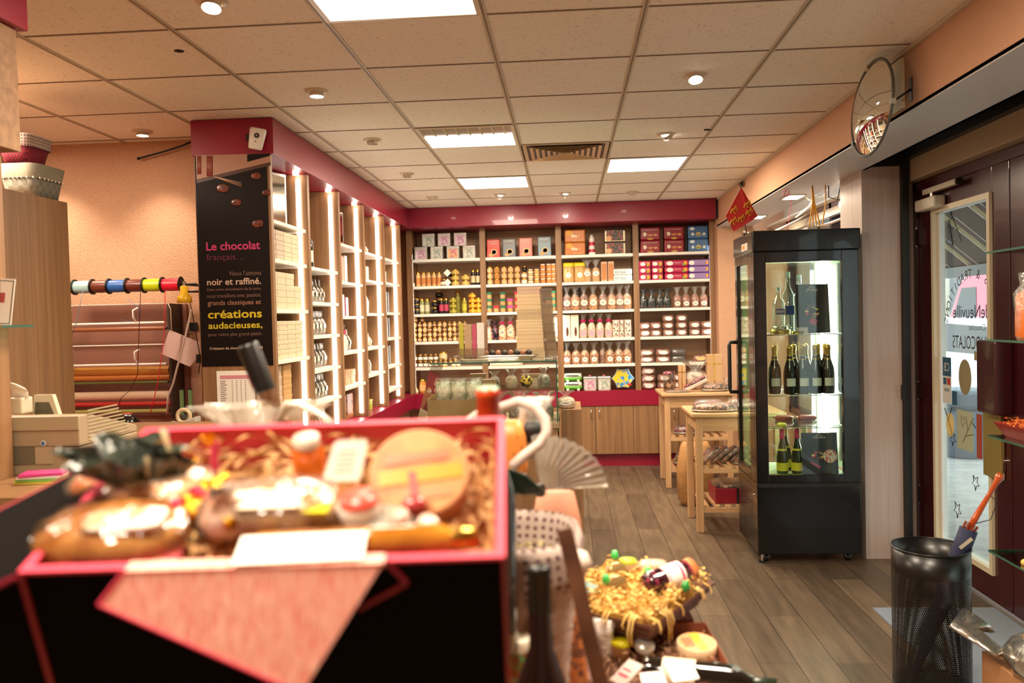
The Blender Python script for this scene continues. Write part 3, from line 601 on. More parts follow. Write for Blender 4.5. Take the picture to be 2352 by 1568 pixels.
# bay two
for i, (zx, c, nm, hh) in enumerate(((760, 'c84838', 'red', .19), (888, '6c7478', 'grey', .19), (1022, 'd87868', 'salmon', .195), (1173, '8098a0', 'blue grey', .2))):
    place('bx'+c, tin(.135, .09, hh, c, None, None, 'biscuit_box', blobs=[(.05, .30, .24, .16, 'e0b880'), (.05, .30, .17, .11, 'a04030'), (-.18, .14, .16, .1, 'd8a060')], txt=[('CROQUETS', -.38, .84, .7, .06, 'e8dcd0'), ('CARAMEL', -.3, .73, .6, .05, 'b04030' if i % 2 else 'f0d8c8')]), zx, 0, f'upright {nm} biscuit box with round picture, top shelf, second back bay', 'box', 'upright biscuit boxes on the top shelf of the second bay')
G2 = 'jars on the shelves of the second back bay'
for zx, n, h, key, m, lb in ((730, 3, .062, 'ja', TANJ, 'd8a878'), (787, 3, .062, 'jbb', AMBER, 'a87838'), (845, 3, .062, 'ja', 0, 0), (898, 3, .062, 'ja', 0, 0), (953, 3, .062, 'ja', 0, 0), (1008, 2, .062, 'jc', TANJ, 'f0e4d4'), (1060, 3, .05, 'jd', AMBER, 'f0d8b8'), (1110, 3, .05, 'je', ORJ, 'd8a060'), (1160, 4, .05, 'jf', AMBER, 'd88048'), (1208, 4, .05, 'jf', 0, 0), (1246, 4, .05, 'jf', 0, 0)):
    i = [730, 787, 845, 898, 953, 1008, 1060, 1110, 1160, 1208, 1246].index(zx)
    for k in range(n): place(key, jar(.029 if h > .06 else .026, h, m, 'gold' if h > .06 else 'f0ece4', lb), zx, 1, f'amber jar, {LV[k]} in the {ORD[i]} stack, {where(1, 1)}', 'jar', G2, dz=k*h)
place('jcs', jar(.026, .06, DARKJ, 'gold', bulb=1), 1012, 1, f'dark rounded jar on a pale jar, {where(1, 1)}', 'jar', G2, dz=.1245)
def capjar(c):
    def f():
        t = thing('jar'); MB().lathe([(.022, 0), (.027, .003), (.027, .05), (.024, .055)], TANJ, n=14).build('glass_body', t)
        MB().lathe([(.034, .045), (.033, .056), (.030, .068), (.028, .07)], ms(c, .8), n=18).build('cloth_cap', t); return t
    return f
for zx, n, c, nm in ((725, 3, '2e6a4a', 'green'), (780, 1, 'c82c3c', 'red'), (835, 3, '2e6a50', 'green'), (893, 2, 'd84c98', 'pink'), (953, 3, 'd0384c', 'red'), (1010, 2, 'd0384c', 'red'), (1205, 2, '3a8a60', 'green'), (1243, 3, '3a8a60', 'green')):
    i = [725, 780, 835, 893, 953, 1010, 1205, 1243].index(zx)
    for k in range(n): place('cap'+c, capjar(c), zx, 2, f'jar with {nm} cloth cap, {LV[k]} in the {ORD[i]} stack, {where(1, 2)}', 'jar', G2, dz=k*.0705)
gbx = 'wrapped sweet bags on the fourth shelf of the second bay'
place('bgm', bag(.08, .07, .22, CAND, label=None), 720, 3, f'slim clear sweet bag at left end, {where(1, 3)}', 'bag', gbx)
place('bgk', bag(.085, .07, .2, CAND, MULTI, label=None), 770, 3, f'colourful sweet bag with dark top, {where(1, 3)}', 'bag', gbx)
for k, zx in enumerate((832, 898)): place('bgp', bag(.085, .075, .25, CAND, label='b8c4a8', lab=(.5, .38, .36), bow=PINKR), zx, 3, f"sweet bag with pink bow and green oval label, {['left', 'right'][k]} one, {where(1, 3)}", 'bag', gbx)
place('jsm', None, 952, 3, f'tiny pale jar beside the bow-tied bags, {where(1, 3)}', 'jar', G2)
t = place('lean', tin(.10, .02, .25, 'b89a80', ('f0e8dc',), None, 'picture_tray'), 1255, 3, f'pale narrow tray leaning at right end, {where(1, 3)}', 'tray')
place('pbx', tin(.34, .14, .115, 'd8b8a8', ('e8d4c0',), None, 'gift_box', lid=True), 864, 4, f'wide cream and pink lidded box, {where(1, 4)}', 'box')
# bay three  (zoomed coordinates of the right half + 1247)
O = 1247
for k in range(2): place('otin', tin(.21, .13, .13, 'c87838', None, None, 'biscuit_tin', blobs=[(-.28, .75, .16, .2, 'd8a030'), (-.1, .5, .1, .12, 'f0d8b8'), (.05, .45, .07, .1, 'f0d8b8'), (.2, .5, .05, .07, 'e0a870')], txt=[('BISCUITS', -.1, .1, .5, .08, 'f0d8b8')]), 172+O, 0, f"orange biscuit tin, {LV[k] if not k else 'upper'} of two, top shelf, third back bay", 'tin', 'stacked tins on the top shelf of the third bay', dz=k*.1315)
def lighthouse():
    t = thing('lighthouse_tin'); R1, W1 = ms('c02040'), ms('e8dcd0'); b = MB()
    for k, m in enumerate((R1, W1, R1, W1)): b.lathe([(.034-.0015*k, .02+k*.038), (.0335-.0015*(k+1), .02+(k+1)*.038)], m, n=18, caps=False)
    b.lathe([(.036, 0), (.036, .02)], ms('d8d0c4'), n=18).build('tower', t)
    MB().lathe([(.034, .172), (.034, .178), (.018, .178), (.018, .196), (.022, .196), (.0, .212)], W1, n=16).build('lantern', t)
    MB().cb((0, -.036, .012), (.06, .004, .03), PAPER).build('price_card', t); return t
place('lh', lighthouse, 307+O, 0, f'red and white striped lighthouse tin, {where(2, 0)}', 'tin')
for k in range(2): place('dtin', tin(.205, .13, .128, '2c2e2a', M('mosaic_print', '2c3030', .4, col2='a0483c', kind='cell', scale=70, lo=.5, hi=.6), '9a8a70', 'biscuit_tin', blobs=[(-.3, .25, .14, .2, 'e0a878')]), 490+O, 0, f"dark mosaic printed tin, {'upper' if k else 'lower'} of two, top shelf, third back bay", 'tin', 'stacked tins on the top shelf of the third bay', dz=k*.1295)
G3 = 'bags of biscuits on the third back bay'
for k, zx in enumerate((120, 210)):
    def f():
        t = thing('biscuit_bag'); MB().loft([(0, .05, .035), (.02, .058, .042), (.13, .055, .04), (.17, .05, .012)], STICKS, 18, 3.5, .02).build('contents', t)
        MB().loft([(.15, .056, .014), (.205, .055, .004)], ms('e0c818', .4), 12, 6).build('header_card', t)
        MB().prism([(.028*math.cos(i*PI/9), .075+.028*math.sin(i*PI/9)) for i in range(18)], -.047, -.044, ms('e8e0d4')).build('label', t); return t
    place('bys', f, zx+O, 1, f"breadstick bag with yellow header, {['left', 'right'][k]} one, {where(2, 1)}", 'bag', G3)
for k, zx in enumerate((270, 340)): place('bcl', bag(.09, .07, .235, STICKS, lab=(.6, .36, .2), label='e8e4e0', topw=1.3), zx+O, 1, f"cellophane biscuit bag with crumpled top, {['left', 'right'][k]} one, {where(2, 1)}", 'bag', G3)
for k, zx in enumerate((405, 460)): place('bwx', tin(.062, .08, .205, 'c8a080', M('wafer_window', '9a5a28', .4, col2='c88848', kind='wave', scale=40), None, 'biscuit_box'), zx+O, 1, f"upright wafer box, {['left', 'right'][k]} of the pair, {where(2, 1)}", 'box', 'wafer boxes')
for k in range(2): place('wbb', tin(.19, .12, .062, 'd8dcd8', None, None, 'gift_box', txt=[('BISCUITS' if 0 else 'D.lys', -.4, .3, .55, .42, '5878a0')], blobs=[]), 553+O, 1, f"flat white and blue box, {'upper' if k else 'lower'} of two, {where(2, 1)}", 'box', 'flat white and blue boxes', dz=k*.063)
for k, zx in enumerate((108, 174, 245, 320, 398, 468, 532, 590)):
    place('bcb'+str(k % 2), bag(.098, .075, .252, COOK if k % 2 else COOKD, label='e8dcc0', lab=(.48, .36, .24)), zx+O, 2, f'biscuit bag with round label, {ORD[k]} from left, {where(2, 2)}', 'bag', G3)
place('mct', bag(.07, .06, .25, COOK, MULTI, label=None), 106+O, 2, f'sweet bag with black confetti top at left end, {where(2, 2)}', 'bag', G3, y=FY0+.12, dz=.0)
place('bkt', bag(.08, .06, .252, COOKD, BLKC, label=None), 200+O, 2, f'black-topped bag behind the biscuit bags, {where(2, 2)}', 'bag', G3, y=FY0+.12)
for k, zx in enumerate((105, 172)): place('wwb', tin(.082, .09, .245, 'e8dcc4', None, None, 'window_box', blobs=[(.1, .28, .16, .2, '5a3020')]), zx+O, 3, f"tall cream box with dark window, {['left', 'right'][k]} one, {where(2, 3)}", 'box', 'window boxes of the third bay')
for k, zx in enumerate((240, 307, 375, 445)): place('bpb', bag(.082, .07, .25, PALEC, label='d898a8', lab=(.32, .36, .26), bow=PINKR), zx+O, 3, f'nougat bag with hot pink bow, {ORD[k]} from left, {where(2, 3)}', 'bag', G3)
for k, (zx, ww) in enumerate(((502, .07), (548, .04), (596, .07))): place('wnb'+str(k), tin(ww, .08, .18, 'c8b0a0', M('truffle_window', '6a4a3a', .4, col2='e8d8c4', kind='vor', scale=60), None, 'window_box', blobs=[(0, .88, .2, .07, 'f0ece4')]), zx+O, 3, f'clear front sweet box, {ORD[k]} from left, {where(2, 3)}', 'box', 'window boxes of the third bay')
for k, zx in enumerate((108, 183, 253, 328, 455, 526, 592)): place('bck', bag(.094, .08, .225, COOK, label='f0e8dc', lab=(.35, .30, .22)), zx+O, 4, f'brown biscuit bag with white oval label, {ORD[k]} from left, {where(2, 4)}', 'bag', G3)
place('bckd', bag(.085, .07, .235, COOKD, label=None), 400+O, 4, f'darker unlabelled biscuit bag in the middle, {where(2, 4)}', 'bag', G3, y=FY0+.05)
def bus():
    t = thing('bus_tin'); MB().loft([(.012, .09, .045), (.05, .095, .05)], ms('58a828', .3), 28, 6).loft([(.05, .095, .05), (.085, .088, .044), (.09, .08, .04)], ms('e8ece0', .3), 28, 6).build('body', t)
    w = MB()
    for i in range(7): w.cb((-.066+i*.019, -.049, .066), (.014, .004, .014), BLKM)
    w.build('windows', t)
    for x in (-.055, .055):
        MB().cyl((x, -.052, .014), (x, .05, .014), .014, ms('d8dcd0')).build('wheel', t)
    return t
for k in range(2): place('bus', bus, 158+O, 5, f"green and white bus shaped tin, {'upper' if k else 'lower'} of two, bottom shelf, third back bay", 'tin', 'bus shaped tins', dz=k*.0905)
for k, (zx, kk) in enumerate(((295, 'tp'), (408, 'tg'))):
    def f(kk=kk):
        o = sq2(kk)(); MB().lathe([(0, .135), (.012, .135), (.016, .145), (.008, .152), (0, .152)], ms('c87078'), n=12).build('knob', o); return o
    place('tk'+kk, f, zx+O, 5, f"square {'pink' if kk == 'tp' else 'pale green'} tin with round knob, bottom shelf, third back bay", 'tin', None, scale=(1.06, 1, 1.05))
def hexa():
    t = thing('hexagonal_tin'); pr = [(.12*math.cos(PI/3*i), .105+.105*math.sin(PI/3*i)*1.1) for i in range(6)]
    pts = []
    for i in range(6):
        a, b2 = pr[i], pr[(i+1) % 6]
        for k in range(4): q = k/4; s_ = 1-.10*math.sin(PI*q); pts.append(((a[0]*(1-q)+b2[0]*q)*s_, .105+((a[1]*(1-q)+b2[1]*q)-.105)*s_))
    MB().prism(pts, -.03, .03, ms('b8c8d0', .3, metal=.3)).build('body', t, .003, loc=(0, 0, .012)); 
    p = MB().prism([(x*.92, .105+(z-.105)*.92+.012) for x, z in pts], -.033, -.030, M('hex_print', '2f8cc8', .4, col2='e8c828', kind='noise', scale=22, lo=.42, hi=.5))
    p.prism([(.045, .07), (.085, .06), (.085, .045), (.05, .04)], -.034, -.033, ms('d03828')); p.build('front_print', t); return t
place('hex', hexa, 560+O, 5, 'big hexagonal tin in blue and yellow, bottom shelf, third back bay', 'tin')
# bay four
G4 = 'goods on the shelves of the fourth back bay'
for zx, nm, c in ((770, 'left', 'red'), (958, 'middle', 'red')):
    for k in range(2): place('rtin', tin(.2, .13, .13, '8c1424', None, None, 'biscuit_tin', blobs=[(-.28, .45, .09, .16, 'e8d8b8'), (0, .38, .10, .1, 'c87838'), (.27, .38, .1, .08, 'd89858'), (0, .08, .16, .07, 'c8a038'), (-.13, .42, .02, .03, 'e8d8c8'), (.13, .42, .02, .03, 'e8d8c8')], txt=[('Le bon biscuit nantais', -.36, .76, .72, .08, 'e8d8c8')]), zx+O, 0, f"{nm} red biscuit tin, {'upper' if k else 'lower'} one, top shelf, fourth back bay", 'tin', 'stacked biscuit tins of the fourth bay', dz=k*.1315)
for k in range(2): place('btin', tin(.205, .13, .13, '3c6490', None, None, 'biscuit_tin', blobs=[(0, .35, .13, .16, 'c8b060'), (-.28, .35, .07, .12, 'd8e0e0'), (.28, .35, .07, .12, 'd8e0e0'), (0, .3, .2, .05, '9ab088'), (-.3, .78, .12, .12, 'd8e4e8')]), 1148+O, 0, f"blue biscuit tin, {'upper' if k else 'lower'} one, top shelf, fourth back bay", 'tin', 'stacked biscuit tins of the fourth bay', dz=k*.1315)
for k in range(3):
    for j, zx in enumerate((730, 826)): place('rbs', tin(.115, .14, .066, 'b01848', None, None, 'sweet_box', blobs=[(-.2, .5, .22, .3, 'f0e8e0'), (.28, .5, .14, .28, 'e8a020'), (.22, .25, .1, .18, '7a9a30')], txt=[('Galettes', -.02, .7, .35, .14, 'f0c8c8')]), zx+O, 1, f"small raspberry box, {LV[k]} of {['left', 'right'][j]} stack, {where(3, 1)}", 'box', 'small raspberry boxes', dz=k*.0665)
    place('rbl', tin(.245, .14, .066, 'b01848', None, None, 'sweet_box', blobs=[(-.28, .5, .14, .34, 'f0e8e0'), (.36, .5, .08, .3, 'e8a020'), (.30, .28, .07, .2, '7a9a30')], txt=[('Galettes', -.10, .5, .28, .2, 'f0c8c8')]), 978+O, 1, f"wide raspberry box, {LV[k]} of three, {where(3, 1)}", 'box', 'wide raspberry boxes', dz=k*.0665)
    place('pbl', tin(.205, .14, .066, '6a3c90', M('purple_stripes', '6a3c90', .4, col2='b8a0c8', kind='wave', scale=26), None, 'sweet_box', blobs=[(-.34, .5, .14, .34, 'f0e8e0'), (.42, .5, .06, .3, 'e8a020')]), 1150+O, 1, f"wide purple striped box, {LV[k]} of three, {where(3, 1)}", 'box', 'wide purple boxes', dz=k*.0665)
for k, zx in enumerate((722, 788, 852, 908)): place('bbt', bag(.085, .07, .2, COOKD, BLKC, topw=1.2, label=None, body=None), zx+O, 2, f'bag wrapped in black cellophane, {ORD[k]} from left, {where(3, 2)}', 'bag', G4)
for k, zx in enumerate((990, 1060, 1130, 1198)): place('bch', bag(.088, .075, .215, CHES, label='e8e0d4', lab=(.32, .32, .22)), zx+O, 2, f'clear bag of brown sweets, {ORD[k]} from the black bags, {where(3, 2)}', 'bag', G4)
k0 = 0
for zx, n, h in ((735, 2, .075), (820, 2, .085), (920, 3, .075), (1025, 3, .075), (1128, 2, .078), (1222, 2, .078)):
    for k in range(n): place('pch', pouch(.115, .10, .072, CHES), zx+O, 3, f'pack of chestnut sweets, {LV[k]} in the {ORD[k0]} pile, {where(3, 3)}', 'pack', 'packs of chestnut sweets', dz=k*.073)
    k0 += 1
for zx, n, key, m, lb in ((750, 2, 'ppa', CHES, 'f0ebe2'), (878, 2, 'ppa', 0, 0), (1000, 2, 'ppb', BROWNFOIL, None), (1172, 1, 'ppc', CHES, 'd8b878')):
    k0 = (750, 878, 1000, 1172).index(zx)
    for k in range(n): place(key, pouch(.15, .11, .068, m, lb), zx+O, 4, f"flat sweet pack, {LV[k]} in the {ORD[k0]} pile, {where(3, 4)}", 'pack', 'flat sweet packs of the fourth bay', dz=k*.0695)
for zx, n in ((765, 3), (890, 2), (1010, 2)):
    k0 = (765, 890, 1010).index(zx)
    for k in range(n): place('ppd', pouch(.14, .11, .075, CHES, 'e8d8d4'), zx+O, 5, f"sweet pack, {LV[k]} in the {ORD[k0]} pile, {where(3, 5)}", 'pack', 'sweet packs on the bottom shelf of the fourth bay', dz=k*.076)

# --- left run --------------------------------------------------------------------
LB = ['nearest', 'second', 'third', 'fourth', 'farthest']
def lz(b, s_): return (LSH[b]+[BASEZ])[s_]+.0005
def lw(b, s_): return f'{ROWN[s_]} shelf, {LB[b]} left bay'
def put(key, fn, b, s_, dy, desc, cat, group=None, dx=0, dz=0, rz=PI/2, scale=None):
    "dy = distance along the bay from its near upright"
    return inst(key, fn, desc, cat, (-.86+dx, LU[b]+.025+dy, lz(b, s_)+dz), rz, group, scale)
CARTON = M('pale_gift_carton', 'd8c8ae', .6, col2='c8b08e', scale=60, kind='check', stretch=(1, 1, 1)); KRAFT = M('kraft_carton', 'c89a62', .6); ZIG = M('zigzag_carton', 'e0d0b8', .6, col2='a07a68', kind='wave', scale=26)
def carton(w, d, h, m):
    def f():
        t = thing('gift_carton'); MB().box((-w/2, -d/2, 0), (w/2, d/2, h*.72), m).build('base', t, .002); MB().box((-w/2-.002, -d/2-.002, h*.55), (w/2+.002, d/2+.002, h), m).build('lid', t, .003); return t
    return f
GC = 'pale gift cartons stacked in the nearest left bay'
# first shelf: framed mirror picture and small cartons; then rows of cartons
def framed():
    t = thing('framed_picture'); MB().box((-.14, -.01, 0), (.14, .01, .34), M('frame_silver', 'c0b8ac', .25, .8)).build('frame', t, .004); MB().box((-.12, -.013, .02), (.12, -.009, .32), M('frame_mirror', 'e8e4dc', .05, 1)).build('glass', t); return t
inst('frm', framed, 'silver framed glass picture on top shelf, nearest left bay', 'picture', (-.90, 1.88, lz(0, 0)), PI/2-.35)
for k in range(3): put('crg', carton(.12, .12, .06, ms('8a8478')), 0, 0, .10, f'small grey carton, {LV[k]} of stack, top shelf, nearest left bay', 'box', GC, dz=k*.061)
for s_, rows, cols, w, h, m, key in ((1, 3, 4, .135, .058, ZIG, 'czz'), (2, 3, 4, .145, .072, CARTON, 'cpa'), (3, 4, 4, .145, .055, CARTON, 'cpb')):
    for k in range(rows):
        for j in range(cols):
            if s_ == 2 and k == 2 and j == 3: continue
            put(key if (s_ > 1 or j < 2) else 'cpc', carton(w, .16, h, m if (s_ > 1 or j < 2) else CARTON), 0, s_, .085+j*(w+.006), f'gift carton, {ORD[j]} from the poster end, {["lowest","second","third","fourth"][k]} layer, {lw(0, s_)}', 'box', GC, dz=k*(h+.001))
for k in range(4):
    put('ckr', carton(.14, .15, .058, KRAFT), 0, 4, .30, f'brown kraft carton, {ORD[k]} from the bottom, {lw(0, 4)}', 'box', GC, dz=k*.059)
    put('czg', carton(.15, .15, .058, ZIG), 0, 4, .12, f'zigzag patterned carton, {ORD[k]} from the bottom, {lw(0, 4)}', 'box', GC, dz=k*.059)
for k in range(3):
    for j in range(3): put('czg', None, 0, 5, .12+j*.16, f'zigzag carton, {ORD[j]} from poster, {LV[k]} layer, {lw(0, 5)}', 'box', GC, dz=k*.059)
# bay 2: bottles on top then rows of cellophane sachets
def wine(r=.037, h=.30, body=DARKJ, cap='140c0c', label='d8cbb8', lab2=None, slim=0):
    def f():
        t = thing('wine_bottle'); s1 = .60 if not slim else .42; s2 = .75 if not slim else .80
        MB().lathe([(r*.9, 0), (r, .006), (r, h*s1), (r*.85, h*(s1+.06)), (r*.42, h*s2), (r*.36, h*.88), (r*.36, h)], body, n=18).build('glass_body', t)
        MB().lathe([(r*.40, h*.82), (r*.40, h*.995), (r*.36, h*1.003)], ms(cap, .25), n=14).build('capsule', t)
        if label: MB().lathe([(r*1.012, h*.16), (r*1.012, h*.42)], ms(label, .6), n=18, caps=False).build('label', t)
        return t
    return f
for k, dy in enumerate((.22, .34)): put('wb', wine(.038, .30), 1, 0, dy, f"dark wine bottle, {['nearer', 'farther'][k]} of two, {lw(1, 0)}", 'bottle', 'wine bottles in the second left bay')
t = put('hook', lambda: (lambda t: (MB().tube([(0, 0, 0), (0, .0, .2), (.01, .02, .30), (.05, .04, .33), (.06, .04, .28)], .012, ms('d8ccb8')).build('stem', t), MB().lathe([(.05, 0), (.05, .012)], ms('d8ccb8')).build('foot', t), t)[2])(thing('swan_neck_ornament')), 1, 0, .08, f'pale curved swan neck ornament, {lw(1, 0)}', 'ornament')
SIL = M('silver_sachet', 'a89c8c', .22, .5, col2='5a4a3c', scale=30, bump=.7)
def sachet(m=SIL):
    def f():
        t = thing('sweet_sachet'); MB().loft([(0, .035, .022), (.02, .042, .03), (.09, .040, .026), (.12, .03, .012)], m, 18, 3, .05).build('pouch', t)
        MB().loft([(.12, .028, .010), (.15, .032, .004), (.165, .035, .003)], CELLO, 18, 3, .06).build('header', t)
        MB().prism([(.02*math.cos(i*PI/8), .06+.02*math.sin(i*PI/8)) for i in range(16)], -.034, -.031, ms('d8ccb8')).build('label', t); return t
    return f
for s_ in (1, 2, 3, 4, 5):
    for j in range(7): put('sch', sachet(), 1, s_, .06+j*.088, f'silvery sweet sachet, {ORD[j]} from the near end, {lw(1, s_)}', 'sachet', 'silvery sachets in the second left bay', rz=PI/2+random.uniform(-.2, .2))
# bay 3
def book(w, h, c, d=.03):
    return tin(w, d, h, c, None, None, 'upright_box')
inst('frm2', framed, 'tilted glass framed picture on top shelf, third left bay', 'picture', (-.88, 3.18, lz(2, 0)), PI/2-.2, scale=(1.1, 1, .8))
for j, (dy, c, hh) in enumerate(((.06, '5a3a28', .20), (.14, '3c2820', .16), (.22, '4a3024', .18), (.32, 'c84c28', .22), (.42, 'd86030', .21), (.52, 'e8dccc', .22))): put('bk'+c, book(.07, hh, c, .05), 2, 1, dy, f"upright {['brown', 'dark', 'brown speckled', 'orange', 'bright orange', 'white'][j]} box, {ORD[j]} in row, {lw(2, 1)}", 'box', 'upright boxes in the third left bay')
for j, (dy, c, hh) in enumerate(((.06, '28201c', .17), (.16, 'a06428', .15), (.28, '3c3430', .19), (.40, 'd8dcd8', .17), (.52, 'b87888', .15))): put('bk'+c, book(.08, hh, c, .05), 2, 2, dy, f"upright {['black', 'amber', 'charcoal', 'silver grey', 'dusty pink'][j]} box, {ORD[j]} in row, {lw(2, 2)}", 'box', 'upright boxes in the third left bay')
for j in range(5): put(['bagp', 'sch', 'cpk'][j % 3], [bag(.08, .07, .2, PALEC, label='e0c8c0', bow=PINKR), sachet(), carton(.1, .1, .1, ms('e0c0b8'))][j % 3], 2, 3, .08+j*.12, f"{['bow-tied pale bag', 'silvery sachet', 'pink carton'][j % 3]}, {ORD[j]} in row, {lw(2, 3)}", 'bag' if j % 3 == 0 else 'box', 'gifts in the third left bay')
for j in range(4): put('ctn', carton(.13, .1, .11, M('chocolate_carton', 'b08058', .5, col2='d8b088', scale=30)), 2, 4, .09+j*.15, f'tan chocolate carton, {ORD[j]} from the near end, {lw(2, 4)}', 'box', 'cartons in the third left bay')
CHOC = M('chocolate_photo', '3a1a10', .4, col2='a86838', kind='vor', scale=24, lo=.1, hi=.5)
for j in range(3): put('chb', tin(.20, .04, .20, CHOC, None, None, 'chocolate_box'), 2, 5, .12+j*.21, f'chocolate box with dark photo front, {ORD[j]} from the near end, {lw(2, 5)}', 'box', 'chocolate boxes in the third left bay')
# bay 4
def teapot():
    t = thing('teapot'); R_ = ms('8c1c34', .2)
    MB().lathe([(.03, 0), (.055, .02), (.06, .045), (.04, .075), (.02, .085), (0, .09)], R_, n=18).build('body', t)
    MB().tube([(.05, 0, .03), (.085, 0, .045), (.10, 0, .075)], lambda q: .012-.005*q, R_).build('spout', t)
    MB().tube([(-.045, 0, .07), (-.03, 0, .13), (.03, 0, .13), (.045, 0, .07)], .005, ms('5a2430')).build('handle', t); return t
put('tp', teapot, 3, 0, .25, f'dark red teapot with arched handle, {lw(3, 0)}', 'teapot'); put('bgx', bag(.09, .07, .12, CAND, label=None), 3, 0, .48, f'small sweet bag beside the teapot, {lw(3, 0)}', 'bag')
put('bk9', book(.09, .16, '6a4030', .06), 3, 1, .12, f'brown upright box, {lw(3, 1)}', 'box'); put('bag9', bag(.09, .07, .2, CAND, label='e0d0c0'), 3, 1, .3, f'orange sweet bag between boxes, {lw(3, 1)}', 'bag'); put('bk8', book(.09, .13, 'd8c0a0', .06), 3, 1, .48, f'beige upright box, {lw(3, 1)}', 'box')
def cloth():
    t = thing('folded_pouch'); MB().loft([(0, .09, .05), (.10, .10, .05), (.2, .05, .02), (.22, .03, .01)], ms('e8e0d8', .3), 16, 3, .06).build('pouch', t); MB().lathe([(.03, .195), (.03, .205)], ms('404a60')).build('tie', t); return t
put('clp', cloth, 3, 2, .35, f'shiny white fabric gift pouch, {lw(3, 2)}', 'pouch', scale=(1.3, 1, 1)); put('bk7', book(.05, .18, '303848', .06), 3, 2, .10, f'narrow navy upright box, {lw(3, 2)}', 'box')
for j in range(4): put('fig', sachet(M('small_gift_mix', '8a7a68', .3, col2='d8ccb8', scale=40)), 3, 3, .1+j*.15, f'small grey gift sachet, {ORD[j]} from the near end, {lw(3, 3)}', 'sachet', 'small sachets in the fourth left bay', scale=(.9, .9, .7))
put('bgz', bag(.2, .12, .2, M('green_mix', '6a6a4a', .3, col2='d8d0b8', scale=30), label=None), 3, 4, .35, f'wide crumpled cellophane gift with green filling, {lw(3, 4)}', 'bag')
put('glb', tin(.12, .08, .09, 'a8b820', None, None, 'gift_box', lid=True), 3, 5, .42, f'lime green lidded box, {lw(3, 5)}', 'box'); put('dkb', tin(.16, .08, .07, '3a3028', None, None, 'gift_box', lid=True), 3, 5, .2, f'dark lidded box, {lw(3, 5)}', 'box')
# bay 5
put('fr5', tin(.26, .02, .30, '5a3028', ('d8ccc0',), None, 'picture'), 4, 0, .35, f'dark framed panel, {lw(4, 0)}', 'picture')
for s_, n, c1, hh in ((1, 5, '4a4038', .12), (2, 6, '3c3c44', .2), (3, 6, '8a8478', .19), (4, 6, '9c9080', .18), (5, 5, 'c8b8b0', .2)):
    for j in range(n): 
        cc = [c1, 'd8d0c4', '2c2830'][j % 3]; put(f'f5{cc}{hh}', book(.06, hh, cc, .05), 4, s_, .08+j*.1, f"{['grey', 'white', 'black'][j % 3]} upright box, {ORD[j]} from the near end, {lw(4, s_)}", 'box', 'upright boxes in the farthest left bay')

# ------------------------------------------------------------ black display fridge
fx0, fx1, fy0, fy1 = 2.035, 2.665, 2.12, 2.70
f = thing('display_fridge', 'tall black glass sided display fridge on castors beside the column', 'fridge', ((fx0+fx1)/2, (fy0+fy1)/2, 0))
def fl(o): o.location = (-(fx0+fx1)/2, -(fy0+fy1)/2, 0); return o
fl(MB().box((fx0, fy0, .055), (fx1, fy1, .50), BLK).build('base_cabinet', f, .006))
fl(MB().box((fx0+.01, fy0-.004, .475), (fx1-.005, fy0+.01, .50), BLKM).build('base_rim', f))
fl(MB().box((fx0-.008, fy0-.012, 1.93), (fx1+.012, fy1, 2.06), BLK).build('top_cap', f, .008))
fl(MB().box((fx0-.010, fy0+.12, 1.955), (fx0-.008, fy0+.30, 2.0), M('display_panel', 'c8c0b0', .3)).box((fx0-.011, fy0+.20, 1.965), (fx0-.010, fy0+.27, 1.99), M('display_orange', 'd85a20', .3, emit=.6)).build('control_panel', f))
g = MB()
g.box((fx0, fy0, .50), (fx0+.075, fy0+.04, 1.93), BLK).box((fx1-.10, fy0, .50), (fx1, fy0+.04, 1.93), BLK).box((fx0+.075, fy0, .50), (fx1-.10, fy0+.04, .55), BLK).box((fx0+.075, fy0, 1.865), (fx1-.10, fy0+.04, 1.93), BLK)
fl(g.build('front_frame', f, .003))
g = MB(); 
g.box((fx0, fy0+.042, .50), (fx0+.03, fy0+.17, 1.93), BLK).box((fx0, fy1-.06, .50), (fx0+.03, fy1, 1.93), BLK).box((fx0, fy0+.17, .50), (fx0+.03, fy1-.06, .56), BLK).box((fx0, fy0+.17, 1.87), (fx0+.03, fy1-.06, 1.93), BLK)
fl(g.build('side_door', f, .003))
fl(MB().tube([(fx0, fy1-.02, 1.36), (fx0-.045, fy1-.02, 1.36), (fx0-.05, fy1-.02, 1.34), (fx0-.05, fy1-.02, 1.04), (fx0-.045, fy1-.02, 1.02), (fx0, fy1-.02, 1.02)], .013, BLKM, 8).build('door_handle', f))
FI = M('fridge_inner_white', 'c8d0bc', .4)
g = MB().box((fx1-.045, fy0+.042, .55), (fx1-.03, fy1-.03, 1.93), FI).box((fx0+.03, fy0+.042, .505), (fx1-.045, fy1-.03, .535), FI).box((fx0+.03, fy0+.042, 1.89), (fx1-.045, fy1-.03, 1.925), FI)
g.box((fx0+.03, fy1-.03, .50), (fx0+.07, fy1, 1.93), FI).box((fx1-.10, fy1-.03, .5), (fx1, fy1, 1.93), FI); fl(g.build('inner_lining', f))
fl(MB().box((fx0+.075, fy0+.015, .55), (fx1-.10, fy0+.019, 1.865), GLASS).build('front_glass', f)); fl(MB().box((fx0+.012, fy0+.17, .56), (fx0+.016, fy1-.06, 1.87), GL('side_glass', 'f0ffe8', .03, .03)).build('side_glass', f)); fl(MB().box((fx0+.07, fy1-.014, .5), (fx1-.10, fy1-.010, 1.93), GLASS).build('rear_glass', f))
TUBE = M('fridge_tube', (.93, 1, .86), .4, emit=22)
